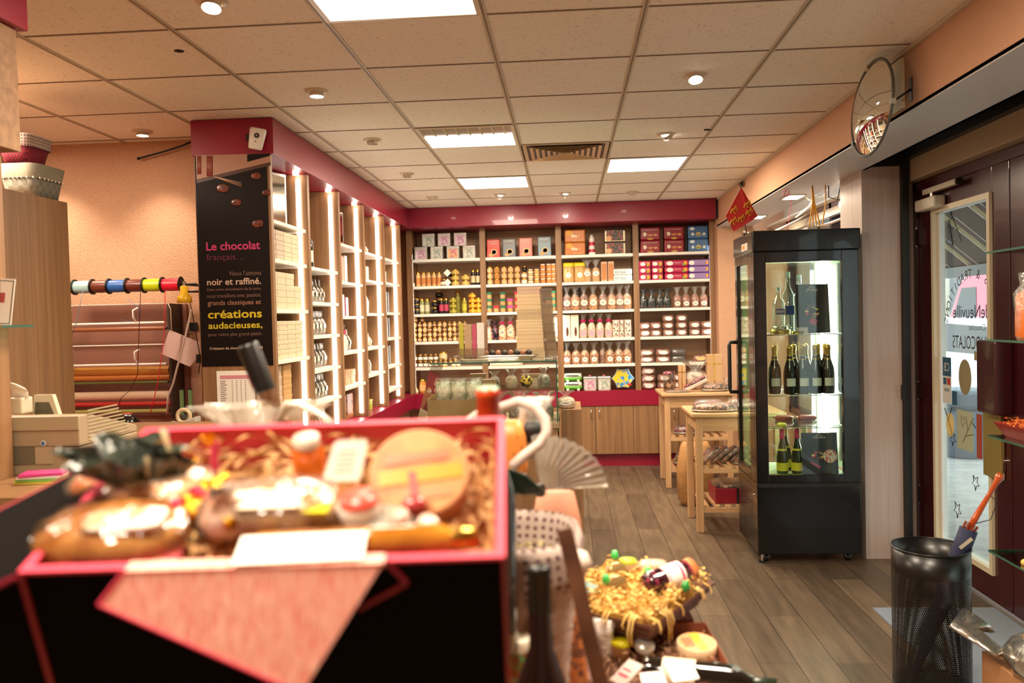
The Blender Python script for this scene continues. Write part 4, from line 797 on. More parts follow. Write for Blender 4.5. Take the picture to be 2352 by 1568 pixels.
fl(MB().box((fx1-.078, fy1-.075, .62), (fx1-.048, fy1-.05, 1.86), TUBE).build('light_tube', f)); ld = bpy.data.lights.new('fridge_lamp', 'AREA'); ld.shape = 'RECTANGLE'; ld.size = .06; ld.size_y = 1.2; ld.energy = 4.5; ld.color = (.93, 1, .86); lo = bpy.data.objects.new('fridge_lamp', ld); COL.objects.link(lo); lo.parent = f; lo.location = (fx1-.085-(fx0+fx1)/2, fy1-.08-(fy0+fy1)/2, 1.24); lo.rotation_euler = (PI/2, 0, PI/4)
fl(MB().box((fx1-.06, fy0+.20, .6), (fx1-.047, fy0+.225, 1.86), STEEL).build('shelf_rail', f))
FZ = [1.415, 1.035, .832]
for i, z in enumerate(FZ):
    g = MB(); g.tube([(fx0+.05, fy0+.06, z), (fx1-.06, fy0+.06, z), (fx1-.06, fy1-.09, z), (fx0+.05, fy1-.09, z)], .003, CHROME, 6, True)
    for k in range(13): x = fx0+.07+k*.041; g.cyl((x, fy0+.06, z), (x, fy1-.09, z), .0014, CHROME, 5)
    for k in range(3): g.tube([(fx1-.06, fy0+.06+k*.02, z), (fx1-.055, fy0+.06+k*.02, z+.05), (fx1-.055, fy0+.10+k*.02, z+.05)], .0015, CHROME, 4)
    fl(g.build('wire_shelf', f))
fl(MB().box((fx0+.06, fy0+.08, .835), (fx1-.08, fy1-.10, .841), GL('shelf_sheet', 'dcE6dc'.lower(), .12, .1)).build('glass_tray', f))
vent = MB()
for r in range(14):
    for k in range(9): vent.box((fx0-.0012, fy0+.12+k*.045, .12+r*.02), (fx0-.0002, fy0+.145+k*.045, .128+r*.02), M('vent_slot', '2a2622', .5))
o = fl(vent.build('vent_grille', f))
fl(MB().box((fx0-.0015, fy0+.06, .44), (fx0-.0002, fy1, .445), STEEL).cyl((fx0-.004, fy0+.10, .41), (fx0, fy0+.10, .41), .006, CHROME).build('side_trim', f))
for x, y in ((fx0+.06, fy0+.05), (fx1-.07, fy0+.05), (fx0+.06, fy1-.07), (fx1-.07, fy1-.07)):
    fl(MB().cyl((x-.012, y+.01, .026), (x+.012, y+.01, .026), .026, BLKM, 16).cb((x, y, .052), (.05, .05, .004), STEEL).cb((x-.016, y+.005, .040), (.004, .03, .026), STEEL).cb((x+.016, y+.005, .040), (.004, .03, .026), STEEL).build('caster', f))
fl(MB().cyl((fx0+.03, fy0+.03, .0), (fx0+.03, fy0+.03, .055), .008, CHROME).cyl((fx0+.03, fy0+.03, .0), (fx0+.03, fy0+.03, .012), .02, BLKM).build('levelling_foot', f))
# bottles inside
def champ():
    t = thing('champagne_bottle'); r = .043
    MB().lathe([(r*.9, 0), (r, .008), (r, .13), (r*.9, .165), (r*.5, .215), (.017, .25), (.015, .29)], M('dark_green_glass', '0c140c', .1), n=20).build('glass_body', t)
    MB().lathe([(.026, .19), (.0185, .235), (.018, .272), (.0205, .278), (.0195, .30), (.012, .308), (0, .309)], M('gold_foil', 'c8a24c', .3, .9, bump=.4, bscale=60), n=16).build('foil', t)
    MB().band(r*1.012, .05, .10, ms('d8d4c4', .5), .75).build('label', t); return t
for i, (px, yy) in enumerate(((1780, 2.30), (1815, 2.27), (1845, 2.27), (1874, 2.27), (1902, 2.27), (1824, 2.45), (1851, 2.45), (1879, 2.45), (1905, 2.45))):
    q = at(px, 905, 'y', yy); inst('champ', champ, f"gold foiled champagne bottle, {ORD[i if i < 5 else i-5]} in the {'front' if i < 5 else 'back'} row, fridge middle shelf", 'bottle', (min(q.x, 2.56), yy, FZ[1]+.004), 0, 'champagne bottles in the fridge', scale=(.93, .93, 1))
def vodka(h, txt):
    def fn():
        t = thing('spirit_bottle'); b = MB().lathe([(.034, 0), (.038, .01), (.038, h*.62), (.015, h*.75), (.014, h*.92)], GL('clear_bottle', 'e8f0ee', .18, .03), n=18).build('glass_body', t)
        MB().lathe([(.0155, h*.90), (.0155, h), (0, h)], ms('a8b0b0', .3, metal=.7), n=14).build('stopper', t)
        l = MB().box((-.028, -.040, h*.3), (.028, -.0385, h*.45), ms('2c4080')); 
        if txt: l.text(txt, -.026, h*.345, .052, .016, ms('e8e8e8'), -.0405)
        l.build('label', t); return t
    return fn
q = at(1787, 760, 'y', 2.33); inst('vod1', vodka(.25, 'SMIRNOFF'), 'clear vodka bottle with blue label behind stacked tins in the fridge', 'bottle', (q.x+.01, 2.35, FZ[0]+.052))
inst('vod2', vodka(.40, None), 'taller clear spirit bottle, left of two at the fridge back', 'bottle', (2.325, 2.45, FZ[0]+.004)); inst('vod3', vodka(.38, None), 'slightly shorter clear spirit bottle, right of two at the fridge back', 'bottle', (2.41, 2.50, FZ[0]+.004))
for i, (x, z, r, h) in enumerate(((2.25, 0, .062, .03), (2.25, .031, .045, .02))): o = thing('caviar_tin', f"{['large gold', 'small silver'][i]} round tin, {['bottom', 'top'][i]} of the left tin stack in fridge", 'tin', (x-.005, 2.34, FZ[0]+.002+z)); MB().lathe([(r, 0), (r, h*.5)], ms(['a89048', 'b0b0a8'][i], .3, metal=.7), n=24).build('base', o); MB().lathe([(r*1.03, h*.5), (r*1.03, h), (0, h)], ms(['c0a860', 'c8c8c0'][i], .25, metal=.7), n=24).build('lid', o)
o = thing('caviar_tin', 'flat gold tin lying beside the tin stack in the fridge', 'tin', (2.325, 2.235, FZ[0]+.002)); MB().lathe([(.04, 0), (.04, .018), (0, .018)], ms('a89048', .3, metal=.7)).build('base', o)
def fposter(px0, py0, w, h, y, zb, xb, tilt, kind):
    q = at(px0, py0, 'y', y); t = thing('advert_card', kind[0], 'card', (xb, y, zb)); t.rotation_euler = (-.12, 0, 0)
    MB().box((0, -.002, 0), (w, .001, h), ms('1c1416', .3)).build('sheet', t)
    m = MB(); m.text('STURIA', w*.34, h*.86, w*.34, h*.05, ms('d8c8b0'), -.003); m.tube([(w*.42, -.003, h*.925), (w*.5, -.003, h*.95), (w*.6, -.003, h*.93)], .0015, ms('d8c8b0'), 4); m.build('lettering', t)
    p = MB(); R = random.Random(4)
    for k in range(26):
        a = R.uniform(0, 2*PI); rr = R.uniform(.5, 1)*w*.22; cx, cz = w*.46+rr*math.cos(a), h*.45+rr*math.sin(a)*(1 if kind[1] else .5)
        c = ['d8c83c', 'c83050', 'c8a070', 'd86080'][k % 4]; p.prism([(cx+w*.05*math.cos(j*PI/3+a), cz+w*.025*math.sin(j*PI/3)) for j in range(6)], -.0045-k*1e-5, -.003, ms(c))
    p.prism([(w*.46+w*.1*math.cos(j*PI/6), h*.47+w*.08*math.sin(j*PI/6)) for j in range(12)], -.006, -.004, ms('2a1c24')) if kind[1] else None
    if kind[1]: p.prism([(w*(.35+a), h*(.22+b)) for a, b in ((0, 0), (.12, .1), (.3, .02), (.18, -.06))], -.005, -.004, ms('b03040')); p.box((0, -.008, 0), (w*.32, -.003, h*.12), ms('c8b8a8')); 
    else:
        p.prism([(w*.78+w*.19*math.cos(j*PI/12), h*.42+w*.19*math.sin(j*PI/12)) for j in range(24)], -.009, -.003, M('round_tin_print', 'c84c50', .4, col2='d8d8b8', kind='cell', scale=110)); p.text('STURIA', w*.62, h*.39, w*.32, h*.06, ms('d8e0e0'), -.0095)
        p.prism([(w*(.2+a), h*(.15+b)) for a, b in ((0, .12), (.06, .15), (.32, .02), (.26, -.04))], -.005, -.004, ms('a83858'))
    p.build('picture', t); return t
fposter(1820, 653, .205, .31, 2.245, FZ[0]+.006, 2.325, 0, ('black advert card with a yellow dish, leaning on the top fridge shelf', True))
fposter(1843, 997, .22, .255, 2.20, .542, 2.335, 0, ('black advert card with a round printed tin, at the fridge bottom', False))
def slim(cap):
    def fn():
        t = thing('wine_bottle'); MB().lathe([(.034, 0), (.036, .008), (.036, .11), (.028, .16), (.014, .22), (.013, .30)], M('green_wine_glass', '1c2c10', .08, coat=.5), n=18).build('glass_body', t)
        MB().lathe([(.0155, .235), (.0155, .303), (0, .304)], ms(cap, .3), n=14).build('capsule', t); MB().lathe([(.0365, .02), (.0365, .075)], ms('d8c832', .5), n=18, caps=False).lathe([(.029, .155), (.0265, .168)], ms('d8c832', .5), n=18, caps=False).build('label', t); return t
    return fn
for i, (x, y, cp, nm) in enumerate(((2.225, 2.26, 'c02850', 'pink'), (2.318, 2.26, 'c02850', 'pink'), (2.275, 2.38, 'd8c070', 'cream'), (2.36, 2.40, 'd8c070', 'cream'), (2.42, 2.46, 'd8c070', 'cream'))): inst('slim'+cp, slim(cp), f"slim green wine bottle with {nm} cap, {ORD[i if i < 2 else i-2]} from left, fridge bottom", 'bottle', (x, y, .5365), 0, 'slim wine bottles at the fridge bottom', scale=(1, 1, .94))
o = thing('yellow_tin', 'small yellow oval tin on the fridge glass tray', 'tin', (2.225, 2.26, .8415)); MB().lathe([(.028, 0), (.03, .006), (.022, .014), (0, .015)], ms('d8d820')).build('body', o)
for i, x in enumerate((2.30, 2.45)):
    o = thing('red_packet', f"dull red folded packet, {['left', 'right'][i]} one on the fridge glass tray", 'packet', (x, 2.50, .8415)); MB().loft([(0, .055, .03), (.02, .06, .03), (.035, .045, .015)], ms('8a3428'), 14, 4, .04).build('body', o)
# things on the fridge
q = at(1722, 530, 'y', 2.3)
fg = thing('flag', 'red pennant with yellow leopards on a stick above the fridge corner', 'flag', (2.045, 2.35, 2.0605))
MB().cyl((0, 0, 0), (-.03, .02, .30), .004, ms('3a2a20')).lathe([(.007, .29), (0, .32)], BLKM, c=(-.03, .02, 0)).build('stick', fg); MB().lathe([(.03, 0), (.03, .006)], BLKM).build('foot', fg)
fb = MB(); FRED = ms('cc2820', .6); FYE = ms('d8a828', .6)
pts = [(-.028, 0, .285), (-.135, -.03, .10), (-.085, -.02, -.0), (.02, -.03, .06), (.075, .01, .095)]
pts = [(x, y-.0, z+.02) for x, y, z in pts]; fb.add(pts+[(x, y+.003, z) for x, y, z in pts], [(0, 1, 2, 3), (0, 3, 4), (8, 7, 6, 5), (9, 8, 5), (0, 5, 6, 1), (1, 6, 7, 2), (2, 7, 8, 3), (3, 8, 9, 4), (4, 9, 5, 0)], FRED); fb.build('cloth', fg)
lb = MB()
for cx, cz in ((-.085, .155), (-.09, .085), (-.04, .10), (.01, .14), (.0, .19)):
    y = -.035; lb.tube([(cx-.02, y, cz-.02), (cx-.012, y, cz+.005), (cx+.006, y, cz+.006), (cx+.014, y, cz+.026)], .005, FYE, 6); lb.tube([(cx-.004, y, cz+.004), (cx+.002, y, cz-.022), (cx+.012, y, cz-.02)], .0035, FYE, 5); lb.tube([(cx+.012, y, cz+.02), (cx+.022, y, cz+.006), (cx+.016, y, cz-.008)], .003, FYE, 5)
lb.build('leopards', fg)
for i, (x0, w_, h_, c) in enumerate(((2.20, .20, .02, 'b8a890'), (2.42, .14, .035, 'd8d0c4'))):
    o = thing('flat_parcel', f"{['thin tan', 'thicker white'][i]} parcel lying on the fridge top", 'box', (x0+w_/2, 2.42, 2.0605)); MB().box((-w_/2, -.1, 0), (w_/2, .1, h_), ms(c)).build('body', o, .003); MB().box((-.01, -.101, 0), (.01, .101, h_+.001), ms('8a7a64')).build('tape', o)
# ribbons and cables hanging from the soffit
q = at(1812, 425, 'y', 2.9); rb = thing('hanging_ribbon', 'pink ribbon with a loop hanging from the soffit over the fridge', 'ribbon', (q.x, 2.9, SZ))
MB().tube([(0, 0, -.005), (-.03, 0, -.0), (-.045, 0, -.045), (-.02, 0, -.06), (0, 0, -.02), (.015, 0, -.10), (-.005, 0, -.22), (-.03, 0, -.36)], .004, PINKR, 6, flat=.4).build('strand', rb); MB().tube([(-.02, 0, -.01), (-.035, 0, -.04), (-.01, .0, -.05), (.0, 0, -.015)], .007, PINKR, 6, flat=.4).build('loop', rb)
for i, (px, py) in enumerate(((1866, 440), (1896, 430))):
    q = at(px, py, 'y', 2.75); yb_ = thing('ribbon_bundle', f"yellow cords tied to the soffit, {['left bundle of several', 'single right strand'][i]}", 'cord', (q.x, 2.75, SZ)); YC_ = ms('e0a020', .5)
    for k in range(4 if i == 0 else 1): MB().tube([(0, 0, -.002), (.004*k, 0, -.12), ((k-1)*.022, 0, -.26), ((k-1)*.026, 0, -.33)], .0045, YC_, 6).build('strand', yb_)
q = at(1700, 430, 'x', 2.36); o = thing('wall_hook', 'small dark bracket on the soffit edge above the flag', 'bracket', (2.385, 4.1, 2.62)); MB().prism([(0, 0), (-.03, .03), (.0, .05)], -.03, .03, BLKM).build('bracket', o)
cb = thing('cable_loop', 'loose white cable loop under the shutter housing behind fridge', 'cable', (2.86, 3.3, 2.46))
MB().tube([(-.25, 0, -.20), (-.15, 0, -.12), (-.08, 0, .0), (-.05, 0, .06), (-.14, 0, .05), (-.2, 0, -.02), (-.15, 0, -.07), (-.05, 0, -.05), (.03, 0, .05), (.1, 0, .2)], .008, ms('d8d0c0'), 8).build('cable', cb)
cb = thing('cable_loop', 'long pale cable along the window head at left', 'cable', (2.9, 4.3, 2.4)); MB().tube([(-.35, .6, -.08), (-.2, .5, -.15), (0, 0, -.05), (.08, -.6, .05), (.1, -1.2, .08)], .010, ms('c8bca8'), 8).build('cable', cb)
cb = thing('cable_loop', 'thin black wire under the soffit by the column', 'cable', (2.70, 2.8, 2.4)); MB().tube([(0, 0, .018), (0.0, 0, -.06), (.06, 0, -.08), (.08, 0, .018)], .004, BLKM, 6).build('cable', cb)
sl = thing('shop_window_lamp', 'bright lamp with metal reflector behind the column in the window', 'lamp', (2.90, 3.08, 2.30)); MB().lathe([(.02, -.02), (.05, .02), (.055, .03)], CHROME, n=18, caps=False).build('reflector', sl, rot=(1.2, 0, 0)); MB().lathe([(0, -.03), (.03, -.015), (.03, .015), (0, .03)], BULB).build('bulb', sl); MB().cyl((0, 0, .03), (.0, .02, .17), .008, STEEL).build('arm', sl); MB().cb((0, 0, -.08), (.04, .04, .08), ms('d8d4cc')).build('socket', sl)
rl = thing('display_rail', 'cream metal rails and rods along the top of the shop window', 'rail', (3.0, 3.9, 2.3))
MB().box((-.04, -1.25, 0), (.0, 1.5, .06), ms('c8bca4', .3)).build('rail', rl); MB().cyl((-.06, -1.25, -.06), (-.06, 1.5, -.06), .012, CHROME).build('rod', rl); MB().cyl((-.10, -1.25, .10), (-.10, 1.5, .10), .02, ms('b0a48c', .35)).build('tube', rl)

# ------------------------------------------------------------ beech trolleys and what is on them
def trolley(label, x0, y0, W_=.60, D_=.50, Hh=.855):
    t = thing('kitchen_trolley', label, 'trolley', (x0, y0, 0), group=None)
    MB().box((-.03, -.03, Hh-.03), (W_+.03, D_+.03, Hh), BEECHX).build('top', t, .008)
    for x in (0, W_-.05):
        for y in (0, D_-.05): MB().box((x, y, 0), (x+.05, y+.05, Hh-.031), BEECH).build('leg', t, .006)
    MB().box((.05, .01, Hh-.13), (W_-.05, .03, Hh-.031), BEECHX).box((.05, D_-.03, Hh-.13), (W_-.05, D_-.01, Hh-.031), BEECHX).box((.01, .05, Hh-.13), (.03, D_-.05, Hh-.031), BEECHX).box((W_-.03, .05, Hh-.13), (W_-.01, D_-.05, Hh-.031), BEECHX).build('apron', t)
    for z in (.455, .175):
        s_ = MB().box((.05, .005, z-.03), (W_-.05, .03, z), BEECHX).box((.05, D_-.03, z-.03), (W_-.05, D_-.005, z), BEECHX)
        for k in range(7): s_.box((.05+k*.077, .01, z), (.09+k*.077, D_-.01, z+.014), BEECH)
        s_.build('slatted_shelf', t)
    return t
trolley('beech kitchen trolley nearer to the fridge, partly behind it', 1.775, 2.87); trolley('beech kitchen trolley standing farther back by the base cabinets', 1.735, 4.44)
def trayf(fill, w=.34, d=.2):
    def fn():
        t = thing('chocolate_platter'); MB().loft([(0, w*.4, d*.4), (.012, w*.5, d*.5), (.016, w*.5, d*.5)], ms('c0b8ac', .3, metal=.5), 28, 2.2).build('plate', t)
        MB().loft([(.016, w*.44, d*.44), (.04, w*.42, d*.40), (.055, w*.3, d*.3)], fill, 22, 2.4, .08).build('chocolates', t); MB().loft([(.014, w*.48, d*.48), (.045, w*.45, d*.44), (.065, w*.34, d*.32), (.066, w*.05, d*.05)], CELLO, 26, 2.4, .09, seed=9).build('wrapping', t); return t
    return fn
CHP = M('mixed_chocolates', '2c140e', .35, col2='c08868', kind='cell', scale=60, lo=.3, hi=.9, bump=.5); CHF = M('berry_chocolates', '3a1814', .35, col2='d8788c', kind='cell', scale=60, lo=.4, hi=.95, bump=.5)
inst('pl1', trayf(CHP), 'wide plate of wrapped chocolates in front on the nearer trolley', 'platter', (1.93, 2.98, .8555)); inst('pl2', trayf(CHF, .25, .16), 'wrapped pink and brown chocolates behind the wide plate', 'platter', (1.92, 3.18, .8555)); inst('pl3', trayf(CHP, .2, .16), 'small wrapped platter at right on the nearer trolley', 'platter', (2.14, 3.2, .8555))
for i in range(4): 
    o = inst('slab', lambda: (lambda t: (MB().loft([(0, .075, .05), (.02, .08, .055), (.024, .075, .05)], CHP, 18, 6, .02).build('chocolate', t), MB().loft([(-.001, .078, .053), (.02, .085, .06), (.027, .078, .053)], CELLO, 20, 6, .04).build('wrapper', t), t)[2])(thing('chocolate_slab')), f"wrapped chocolate slab leaning on middle trolley shelf, {ORD[i]} from left", 'chocolate', (1.90+i*.07, 3.0+.02*i, .50+.012*i), 0, 'leaning slabs on the trolley'); o.rotation_euler = (0, -.75, 0); o.location.z = .525
inst('pl4', trayf(CHP, .2, .14), 'flat wrapped sweets on the slats at right of slabs', 'platter', (2.15, 2.97, .4705)); inst('pl5', trayf(CHF, .3, .18), 'wrapped platter at the back of the middle trolley shelf', 'platter', (2.02, 3.22, .4705), scale=(1, 1, 1.3))
def crate():
    t = thing('chocolate_crate'); MB().box((-.17, -.15, 0), (.17, .15, .11), ms('8c1428', .4)).build('box', t, .003); MB().loft([(.111, .165, .145), (.13, .16, .14), (.135, .1, .1)], CHP, 22, 7, .03).build('chocolates', t); MB().box((-.02, -.152, 0), (.02, .152, .112), BLKM).build('band', t); MB().loft([(.1105, .17, .15), (.135, .165, .145), (.145, .1, .1)], CELLO, 22, 7, .05).build('wrapping', t); return t
inst('crate', crate, 'dark red crate of wrapped chocolates on the bottom trolley shelf', 'box', (2.09, 3.1, .1905)); 
inst('pl6', trayf(CHF, .22, .16), 'wrapped platter on the middle shelf of the farther trolley', 'platter', (1.93, 4.58, .4705), scale=(1, 1, 1.2)); inst('pl7', trayf(CHP, .22, .16), 'dark wrapped platter on the lowest shelf of the farther trolley', 'platter', (1.93, 4.58, .1905), scale=(1, 1, 1.6))
pb = thing('paper_bag', 'large crumpled kraft paper bag on the floor between the trolleys', 'bag', (1.90, 3.78, 0)); MB().loft([(0, .10, .08), (.05, .14, .09), (.3, .15, .09), (.48, .12, .06), (.52, .10, .02)], M('kraft_bag', 'a87844', .7, bump=.6, bscale=14), 18, 4, .06).build('bag', pb)
def cube(lbl, w, d, h, m, x, y, z, tie=False):
    o = thing('tall_gift_block', lbl, 'gift', (x, y, z)); MB().box((-w/2, -d/2, 0), (w/2, d/2, h), m).build('box', o, .004)
    if tie: MB().box((-w*.08, -d/2-.001, 0), (w*.0, d/2+.001, h+.001), GOLD).box((-w/2-.001, -d/2-.001, h*.72), (w/2+.001, d/2+.001, h*.75), GOLD).build('ribbon', o)
    return o
T2 = .8555
cube('tall pale wooden gift box with gold ribbon on the farther trolley', .135, .12, .325, BEECH, 2.235, 4.78, T2, True); cube('slim wooden gift box in the middle of the farther trolley', .065, .065, .23, BEECH, 1.93, 4.72, T2, True)
gj = thing('glass_canister', 'clear round canister of sweets at left on the farther trolley', 'canister', (1.80, 4.62, T2)); MB().lathe([(.05, 0), (.055, .006), (.055, .16)], GL('canister_clear', 'f0eee8', .14, .03), n=22, caps=False).build('glass_body', gj); MB().lathe([(0, .002), (.048, .002), (.05, .07), (.03, .085), (0, .085)], CHP).build('sweets', gj); MB().loft([(.16, .058, .058), (.18, .05, .05), (.185, .02, .02)], CHF, 18, 2, .1).build('lid_decoration', gj)
inst('bgw', bag(.28, .14, .26, M('mixed_clear_fill', '6a4434', .4, col2='d8b8a0', scale=24), label=None), 'big crumpled cellophane gift behind the slim wooden box', 'bag', (2.07, 4.80, T2)); inst('pl8', trayf(CHP, .22, .14), 'round gold and brown sweets tray at front of the farther trolley', 'platter', (1.86, 4.52, T2), scale=(1, 1, .4))
o = inst('slb', lambda: (lambda t: (MB().box((-.11, -.03, 0), (.11, .03, .03), ms('c8b8a8')).build('box', t, .003), MB().loft([(.03, .10, .028), (.05, .095, .02)], CHF, 20, 5, .1).build('sweets', t), t)[2])(thing('sweet_ballotin')), 'long open sweet box propped up on the farther trolley', 'box', (2.04, 4.56, T2+.05)); o.rotation_euler = (0, -.45, 0)
inst('pl9', trayf(CHP, .26, .18), 'clear lidded sweets at the right end of the farther trolley', 'platter', (2.2, 4.58, T2), scale=(1, 1, 1.2)); inst('bch', None, 'small bag of brown sweets at the far right trolley corner', 'bag', (2.33, 4.7, T2), 0, None, (.8, .8, .5))

# ------------------------------------------------------------ glass display counter
vy0, vy1, vx0, vx1, vz0, vz1 = 2.75, 3.42, -.085, .80, .82, 1.25
vc = thing('glass_display_counter', 'glass topped display counter in the middle of the shop', 'display counter', (.35, 3.1, 0))
def vl(o): o.location = (-.35, -3.1, 0); return o
vl(MB().box((-.2, vy0, 0), (vx1+.0, vy1, vz0-.04), OAK).build('cabinet', vc, .003)); vl(MB().box((-.22, vy0-.01, vz0-.04), (vx1+.01, vy1+.01, vz0), ms('a08868', .35)).build('deck', vc, .003))
vl(MB().box((vx0-.01, vy0-.005, vz1), (vx1+.004, vy1, vz1+.008), GLASS).box((vx0-.01, vy0-.008, vz1-.001), (vx1+.006, vy0-.005, vz1+.009), GLEDGE).build('top_glass', vc))
vl(MB().prism([(-.205, vz0+.001), (vx1, vz0+.001), (vx1, vz1-.001), (vx0, vz1-.001)], vy0, vy0+.005, GL('front_glass', 'fcfffd', .05)).build('front_glass', vc))
vl(MB().box((vx1-.003, vy0-.006, .76), (vx1+.005, vy0, vz1), GLEDGE).box((vx1, vy0+.001, vz0+.001), (vx1+.005, vy1-.01, vz1-.001), GL('end_glass', 'e6f4ec', .10)).build('end_glass', vc))
g = MB(); g.add([(-.205, vy0+.006, vz0+.001), (vx0, vy0+.006, vz1-.001), (vx0, vy1-.01, vz1-.001), (-.205, vy1-.01, vz0+.001)], [(0, 1, 2, 3)], GLASS); vl(g.build('left_glass', vc))
vl(MB().box((-.0, vy0+.25, 1.04), (vx1-.01, vy1-.02, 1.046), GLASS).build('inner_shelf', vc))
vl(MB().box((vx1+.03, vy0+.1, 0), (vx1+.17, vy1, .90), OAK).build('side_cabinet', vc, .003)); 
tb_ = thing('kraft_display_box', 'brown cardboard display box in left end of glass counter', 'box', (.115, 2.84, vz0+.0005)); MB().box((-.24, -.06, 0), (.22, -.05, .17), M('brown_board', 'a08054', .5, col2='8a6a44', scale=5)).box((-.24, .10, 0), (.22, .11, .20), ms('a08054')).box((-.24, -.05, 0), (-.23, .10, .18), ms('a08054')).box((.21, -.05, 0), (.22, .10, .18), ms('a08054')).box((-.23, -.05, 0), (.21, .10, .01), ms('a08054')).build('body', tb_)
FLW = M('dried_flower_pack', '6a7a50', .6, col2='dcc8b4', kind='noise', scale=26, bump=.6)
for i, x in enumerate((-.02, .09, .20)): o = thing('flower_packet', f"clear packet of green and cream flowers, {ORD[i]} in the display box", 'packet', (x, 2.87, vz0+.012), group='flower packets'); MB().loft([(0, .05, .03), (.2, .055, .03), (.28, .05, .01)], FLW, 16, 4, .05).build('flowers', o); MB().loft([(.0005, .053, .033), (.2, .058, .034), (.31, .055, .012)], CELLO, 16, 4, .05).build('wrapper', o)
o = inst('xmas', lambda: (lambda t: (MB().lathe([(0, 0), (.02, .004), (.038, .025), (.042, .045), (.035, .068), (.018, .085), (0, .088)], M('gold_flake_ball', '2a1a10', .25, col2='c8a030', kind='cell', scale=60, lo=.45, hi=.55), n=22).build('ball', t), MB().lathe([(.01, .086), (.012, .10), (.03, .12)], CELLO, caps=False).build('twist', t), t)[2])(thing('chocolate_ball')), 'dark chocolate ball with gold flakes in the glass counter', 'chocolate ball', (.575, 2.95, 1.0475), scale=(1.15, 1.15, 1.15))
SW = M('silver_white_wrap', 'b8b0a4', .25, .3, col2='4a3a30', scale=22, bump=.8)
for i, (x, y, z, s_, key, m, nm) in enumerate(((.36, 2.90, vz0, 1.0, 'sw1', SW, 'silver and brown wrapped gift'), (.52, 2.88, vz0, 1.05, 'sw1', SW, 'taller silver wrapped gift'), (.70, 2.90, vz0, 1.0, 'sw3', M('black_silver_wrap', '1c1816', .2, col2='b0a8a0', scale=18, bump=.8), 'black and silver wrapped gift'), (.33, 3.1, 1.0475, .6, 'sw1', SW, 'low silver wrapped gift'), (.46, 3.08, 1.0475, .65, 'sw4', PALEC, 'pale nougat gift'), (.70, 3.1, 1.0475, .7, 'sw1', SW, 'crumpled silver gift'))):
    inst(key, bag(.13, .11, .22, m, label=None, topw=1.4), f"{nm} {'standing on the upper glass' if z > 1 else 'on the deck'} of the counter, {ORD[i % 3]} from left", 'gift', (x, y, z+.0005), .2*i, 'wrapped gifts in the glass counter', (s_, s_, s_*.95))
for i, (x, y, w_, h_, c) in enumerate(((.30, 3.0, .10, .07, 'c8b090'), (.60, 3.2, .14, .09, 'e0c8b0'), (.2, 3.2, .12, .10, 'b89070'))): o = thing('small_box', f"{['tan', 'cream', 'brown'][i]} little carton on the upper glass of the counter", 'box', (x, y, 1.0475), group=None); MB().box((-w_/2, -.04, 0), (w_/2, .04, h_*.7), ms(c)).build('base', o); MB().box((-w_/2-.002, -.042, h_*.7), (w_/2+.002, .042, h_), ms('a08060')).build('lid', o)
vl(MB().box((.0, vy1-.06, vz1-.012), (vx1-.03, vy1-.03, vz1-.004), M('counter_led', (1, .92, .8), .4, emit=8)).build('led_bar', vc))
# on the counter top
TZ = vz1+.0095
tr = thing('acrylic_tray', 'long white acrylic tray of chocolates on the glass counter', 'tray', (.36, 3.0, TZ)); MB().loft([(0, .26, .13), (.03, .31, .16), (.034, .31, .16)], GL('acrylic', 'f0ece4', .25, .15), 30, 5).build('tray', tr)
R = random.Random(3)
for i in range(9):
    x = .24+i*.045; o = thing('chocolate_piece', f"{['dark', 'milk'][i % 2]} chocolate lump, {ORD[i]} from left in the acrylic tray", 'chocolate', (x, 2.98, TZ+.0345), group='chocolate lumps in the acrylic tray'); MB().loft([(0, .02, .02), (.02, .024, .022), (.036, .01, .012)], ms(['2a1810', '7a4a30', '1c1210', '8a5a3c'][i % 4], .5), 9, 3, .12, seed=i).build('lump', o)
STR = [M('carton_chevron', 'd8c0a0', .6, col2='a06a5c', kind='wave', scale=30, stretch=(1, 1, 2)), M('carton_stripe', 'd0b48c', .6, col2='a88a60', kind='wave', scale=60, stretch=(0, 0, 1)), M('carton_plain', 'ccae86', .6), M('carton_zig', 'd8c098', .6, col2='8a6a44', kind='wave', scale=34)]
z = TZ+.0
for i, (h_, w_, m) in enumerate(((.075, .205, 3), (.065, .20, 2), (.06, .20, 2), (.045, .20, 1), (.045, .20, 1), (.075, .185, 3), (.06, .18, 2), (.055, .18, 2), (.055, .175, 0))):
    o = thing('gift_carton', f"patterned gift carton, {ORD[i]} from the bottom of the tall counter stack", 'box', (.60, 3.27, z), group='tall stack of cartons on the glass counter'); MB().box((-w_/2, -.09, 0), (w_/2, .09, h_*.6), STR[m]).build('base', o); MB().box((-w_/2-.002, -.092, h_*.6), (w_/2+.002, .092, h_-.001), STR[m]).build('lid', o); z += h_
z = TZ
for i in range(8):
    o = thing('clear_box', f"clear plastic box, {ORD[i]} from the bottom beside the cartons", 'box', (.755-.004*i, 3.22, z), group='stack of clear plastic boxes on the glass counter'); MB().box((-.045, -.05, 0), (.045, .05, .05), GL('plastic_clear', 'dcdcd4', .3, .15)).build('body', o); MB().box((-.046, -.051, .05), (.046, .051, .064), GL('plastic_lid', 'd0d0c8', .4, .15)).build('lid', o); z += .065
bh = thing('leaflet_holder', 'acrylic leaflet holder on the left of the glass counter', 'holder', (.20, 2.95, TZ)); MB().box((-.12, -.03, 0), (.10, -.026, .09), GL('acrylic', 'f0ece4')).box((-.12, .03, 0), (.10, .034, .26), GL('acrylic', 'f0ece4')).box((-.12, -.03, 0), (.10, .034, .004), ms('e8e0d4')).build('holder', bh)
